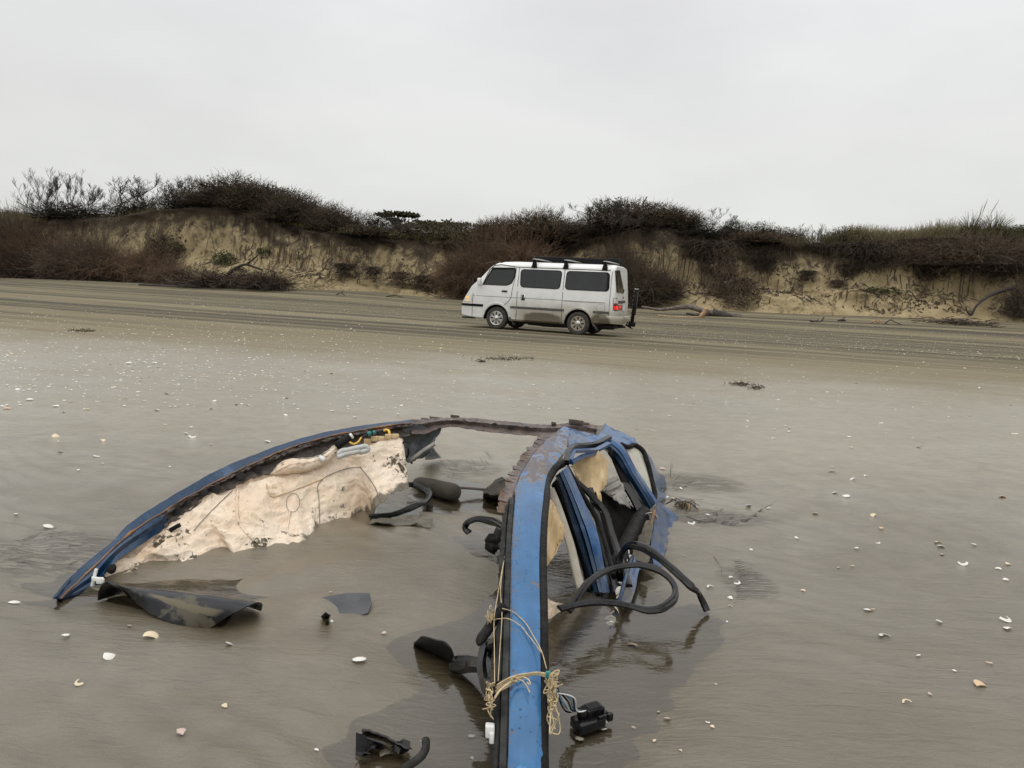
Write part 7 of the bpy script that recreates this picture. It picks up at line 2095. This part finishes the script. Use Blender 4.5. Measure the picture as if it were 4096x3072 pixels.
wood(mb, [P(325, 1005, f6), P(322, 978, f6)], .05, .02, 5)
single(mb, 'fallen_limb', V_DARK, 'black looped fallen limb lodged in the brown brush on the bank', 'branch')
mb = MB(); f7 = gp(2700, 1000).y - 0.5
wood(mb, [P(2438, 1000, f7), P(2500, 1012, f7), P(2545, 1010, f7), P(2600, 1016, f7)], 0.04, 0.03, 10, 0, 5)
single(mb, 'bare_root', V_ROOT, 'long bare root poking level out of the sand above the van', 'root')
mb = MB(); f8 = gp(3900, 1258).y - 0.5
wood(mb, [P(3885, 1262, f8), P(3905, 1225, f8), P(3945, 1190, f8), P(4000, 1165, f8), P(4060, 1150, f8)], 0.05, 0.12, 18, 0, 7)
wood(mb, [P(3885, 1262, f8), P(3870, 1248, f8), P(3862, 1225, f8)], 0.05, 0.03, 8, 0, 6)
single(mb, 'leaning_trunk', WOODD, 'thin bare trunk arching from the end of the bank down to the stick pile', 'trunk')
mb = MB(); pc = gp(3850, 1298); 
for i in range(120):
    a = WN.uniform(-0.5, 0.5) + (0 if WN.random() < 0.8 else 1.4); L_ = WN.uniform(0.2, 0.9)
    c0 = pc + FE * WN.gauss(0, 0.75) + Vector((0, WN.gauss(0, 0.3), abs(WN.gauss(0.05, 0.10))))
    c0.z = max(c0.z, gz(c0.x, c0.y) + 0.02)
    d_ = Vector((math.cos(a), math.sin(a) * 0.6, WN.uniform(-.1, .35)))
    wood(mb, [c0 - d_ * L_ * .5, c0 + Vector((0, 0, WN.uniform(-.05, .08))), c0 + d_ * L_ * .5], 0.022, 0.012, 5, WN.choice([0, 0, 1]), 5)
single(mb, 'stick_pile', [V_ROOT, WOODG], 'heap of brown sticks at the foot of the bank under the leaning trunk', 'sticks', base=tuple(pc))
for pts, lab, m_, r_ in (([(3240, 1282), (3262, 1288), (3285, 1285), (3296, 1268)], 'small dark curled branch on the sand, nearest the long log', WOODD, 0.05), ([(3352, 1284), (3368, 1280), (3382, 1282)], 'short dark stub of wood on the sand past the curled branch', WOODD, 0.08),
                         ([(3478, 1292), (3500, 1284), (3522, 1290), (3518, 1276)], 'pale knotted stick on the sand between the stub and the stick pile', WOODO, 0.04), ([(3540, 1294), (3562, 1280), (3580, 1288), (3604, 1298)], 'thin forked twig on the sand beside the pale knotted stick', WOODD, 0.03),
                         ([(1345, 1178), (1365, 1172), (1380, 1182)], 'dark bent twig at the foot of the bank midway to the van', WOODD, 0.035), ([(1545, 1186), (1580, 1182), (1610, 1188)], 'brown twig litter at the foot of the bank close to the van', V_ROOT, 0.04),
                         ([(1690, 1200), (1715, 1196), (1745, 1202)], 'orange-brown stick at the dune foot in front of the van', WOODO, 0.03)):
    g0 = gp(pts[0][0], max(q[1] for q in pts)); mb = MB()
    wood(mb, [P(x, y, g0.y) for x, y in pts], r_, r_ * 0.6, 10, 0, 6)
    q = WN.uniform(-.3, .3)
    wood(mb, [P(pts[1][0], pts[1][1], g0.y), P(pts[1][0] + 12, pts[1][1] - 12, g0.y + q)], r_ * .6, r_ * .3, 5, 0, 5)
    single(mb, 'stick', m_, lab, 'stick')
for cx, cy, wx, wy, lab in ((2025, 1436, 100, 7, 'strip of dark dried weed on the sand in front of the van'), (2965, 1540, 45, 6, 'sparse tuft of dried weed on the open sand'), (3025, 1552, 30, 7, 'dense clump of dried weed beside the sparse tuft'), (1930, 1448, 14, 4, 'tiny clump of dried weed near the long weed strip'), (330, 1325, 60, 4, 'faint line of dark weed out on the shelly sand')):
    mb = MB()
    for i in range(int(20 + wx * 1.1)):
        c0 = hit(cx + WN.gauss(0, wx * .5), cy + WN.gauss(0, wy * .5), 'g')[0]
        d_ = Vector((WN.gauss(0, 1), WN.gauss(0, 1), abs(WN.gauss(0, 0.5)))).normalized() * WN.uniform(0.03, 0.08)
        mb.tube([c0, c0 + d_ * .6 + Vector((0, 0, .008)), c0 + d_], 0.003, 4)
    single(mb, 'dried_weed', V_ROOT, lab, 'seaweed', 'clumps of dried weed')

# feathery rills cut in the sand by draining water
RILLM = plain('dark_wet_sand', (0.045, 0.040, 0.030), 0.5, var=0.4, scale=40)
mb = MB()


def rill(pts, r=0.0022, n=10):
    q = [Vector((p.x, p.y, gz(p.x, p.y) - r * 0.35)) for p in cr([Z(x, y, 0) for x, y in pts], n)]
    mb.tube(q, [r * (1 - 0.75 * i / (n - 1)) * WN.uniform(.5, 1.3) for i in range(n)], 5)


rill([(2745, 2072), (2800, 2090), (2860, 2096), (2930, 2098), (2985, 2086), (3030, 2058), (3062, 2022)], 0.004, 24)
for i in range(46):
    f_ = WN.random(); x = lerp(2790, 3055, f_); y = 2096 - 70 * max(0, (f_ - 0.6) / 0.4) ** 1.6 - WN.uniform(0, 4)
    L_ = WN.uniform(25, 80) * (0.6 + 0.6 * f_)
    rill([(x, y), (x + L_ * .5, y - L_ * .18 - WN.uniform(0, 8)), (x + L_, y - L_ * .45 - WN.uniform(-4, 10))], 0.0018, 6)
for x0, y0, x1, y1 in ((2680, 1905, 2700, 1830), (2700, 1915, 2760, 1885), (2690, 1935, 2850, 1905), (2690, 1945, 2905, 1900), (2700, 1955, 2870, 1925), (2720, 2000, 2840, 1995), (2860, 2080, 2880, 2020), (2850, 2060, 2930, 2020)):
    for k_ in range(2): rill([(x0, y0 + WN.uniform(-6, 6)), (lerp(x0, x1, .5) + WN.uniform(-8, 8), lerp(y0, y1, .6)), (x1 + WN.uniform(-20, 20), y1 + WN.uniform(-8, 8))], 0.0025, 9)
for i in range(24):
    y = 2245 + i * 7.2; x = 2930 + 22 * math.sin(i * 0.13) + WN.uniform(-6, 10); L_ = 60 + 70 * math.sin(math.pi * (i + 2) / 26) + WN.uniform(-20, 20)
    rill([(x, y), (x + L_ * .5, y - 3 + (y - 2330) * .06), (x + L_, y - 2 + (y - 2330) * .14 + WN.uniform(-5, 5))], 0.0022, 7)
rill([(2855, 2232), (2880, 2262), (2888, 2300), (2894, 2320)], 0.003, 9)
for i in range(16):                           # flow marks round the tip of the shaded blue rail
    x, y = WN.uniform(30, 380), WN.uniform(2130, 2290)
    rill([(x, y), (x + 60, y - 12 + WN.uniform(-6, 6)), (x + WN.uniform(90, 170), y - 34)], 0.0018, 7)
for i in range(14):
    x, y = WN.uniform(1760, 1960), WN.uniform(1800, 1880)
    rill([(x, y), (x + 20, y + 25), (x + WN.uniform(-30, 50), y + WN.uniform(30, 70))], 0.002, 6)
o = mb.build('sand_rills', RILLM)
tag(o, 'feathery dark rills drained into the wet sand round the wreck', 'sand rills', None, 'stuff')
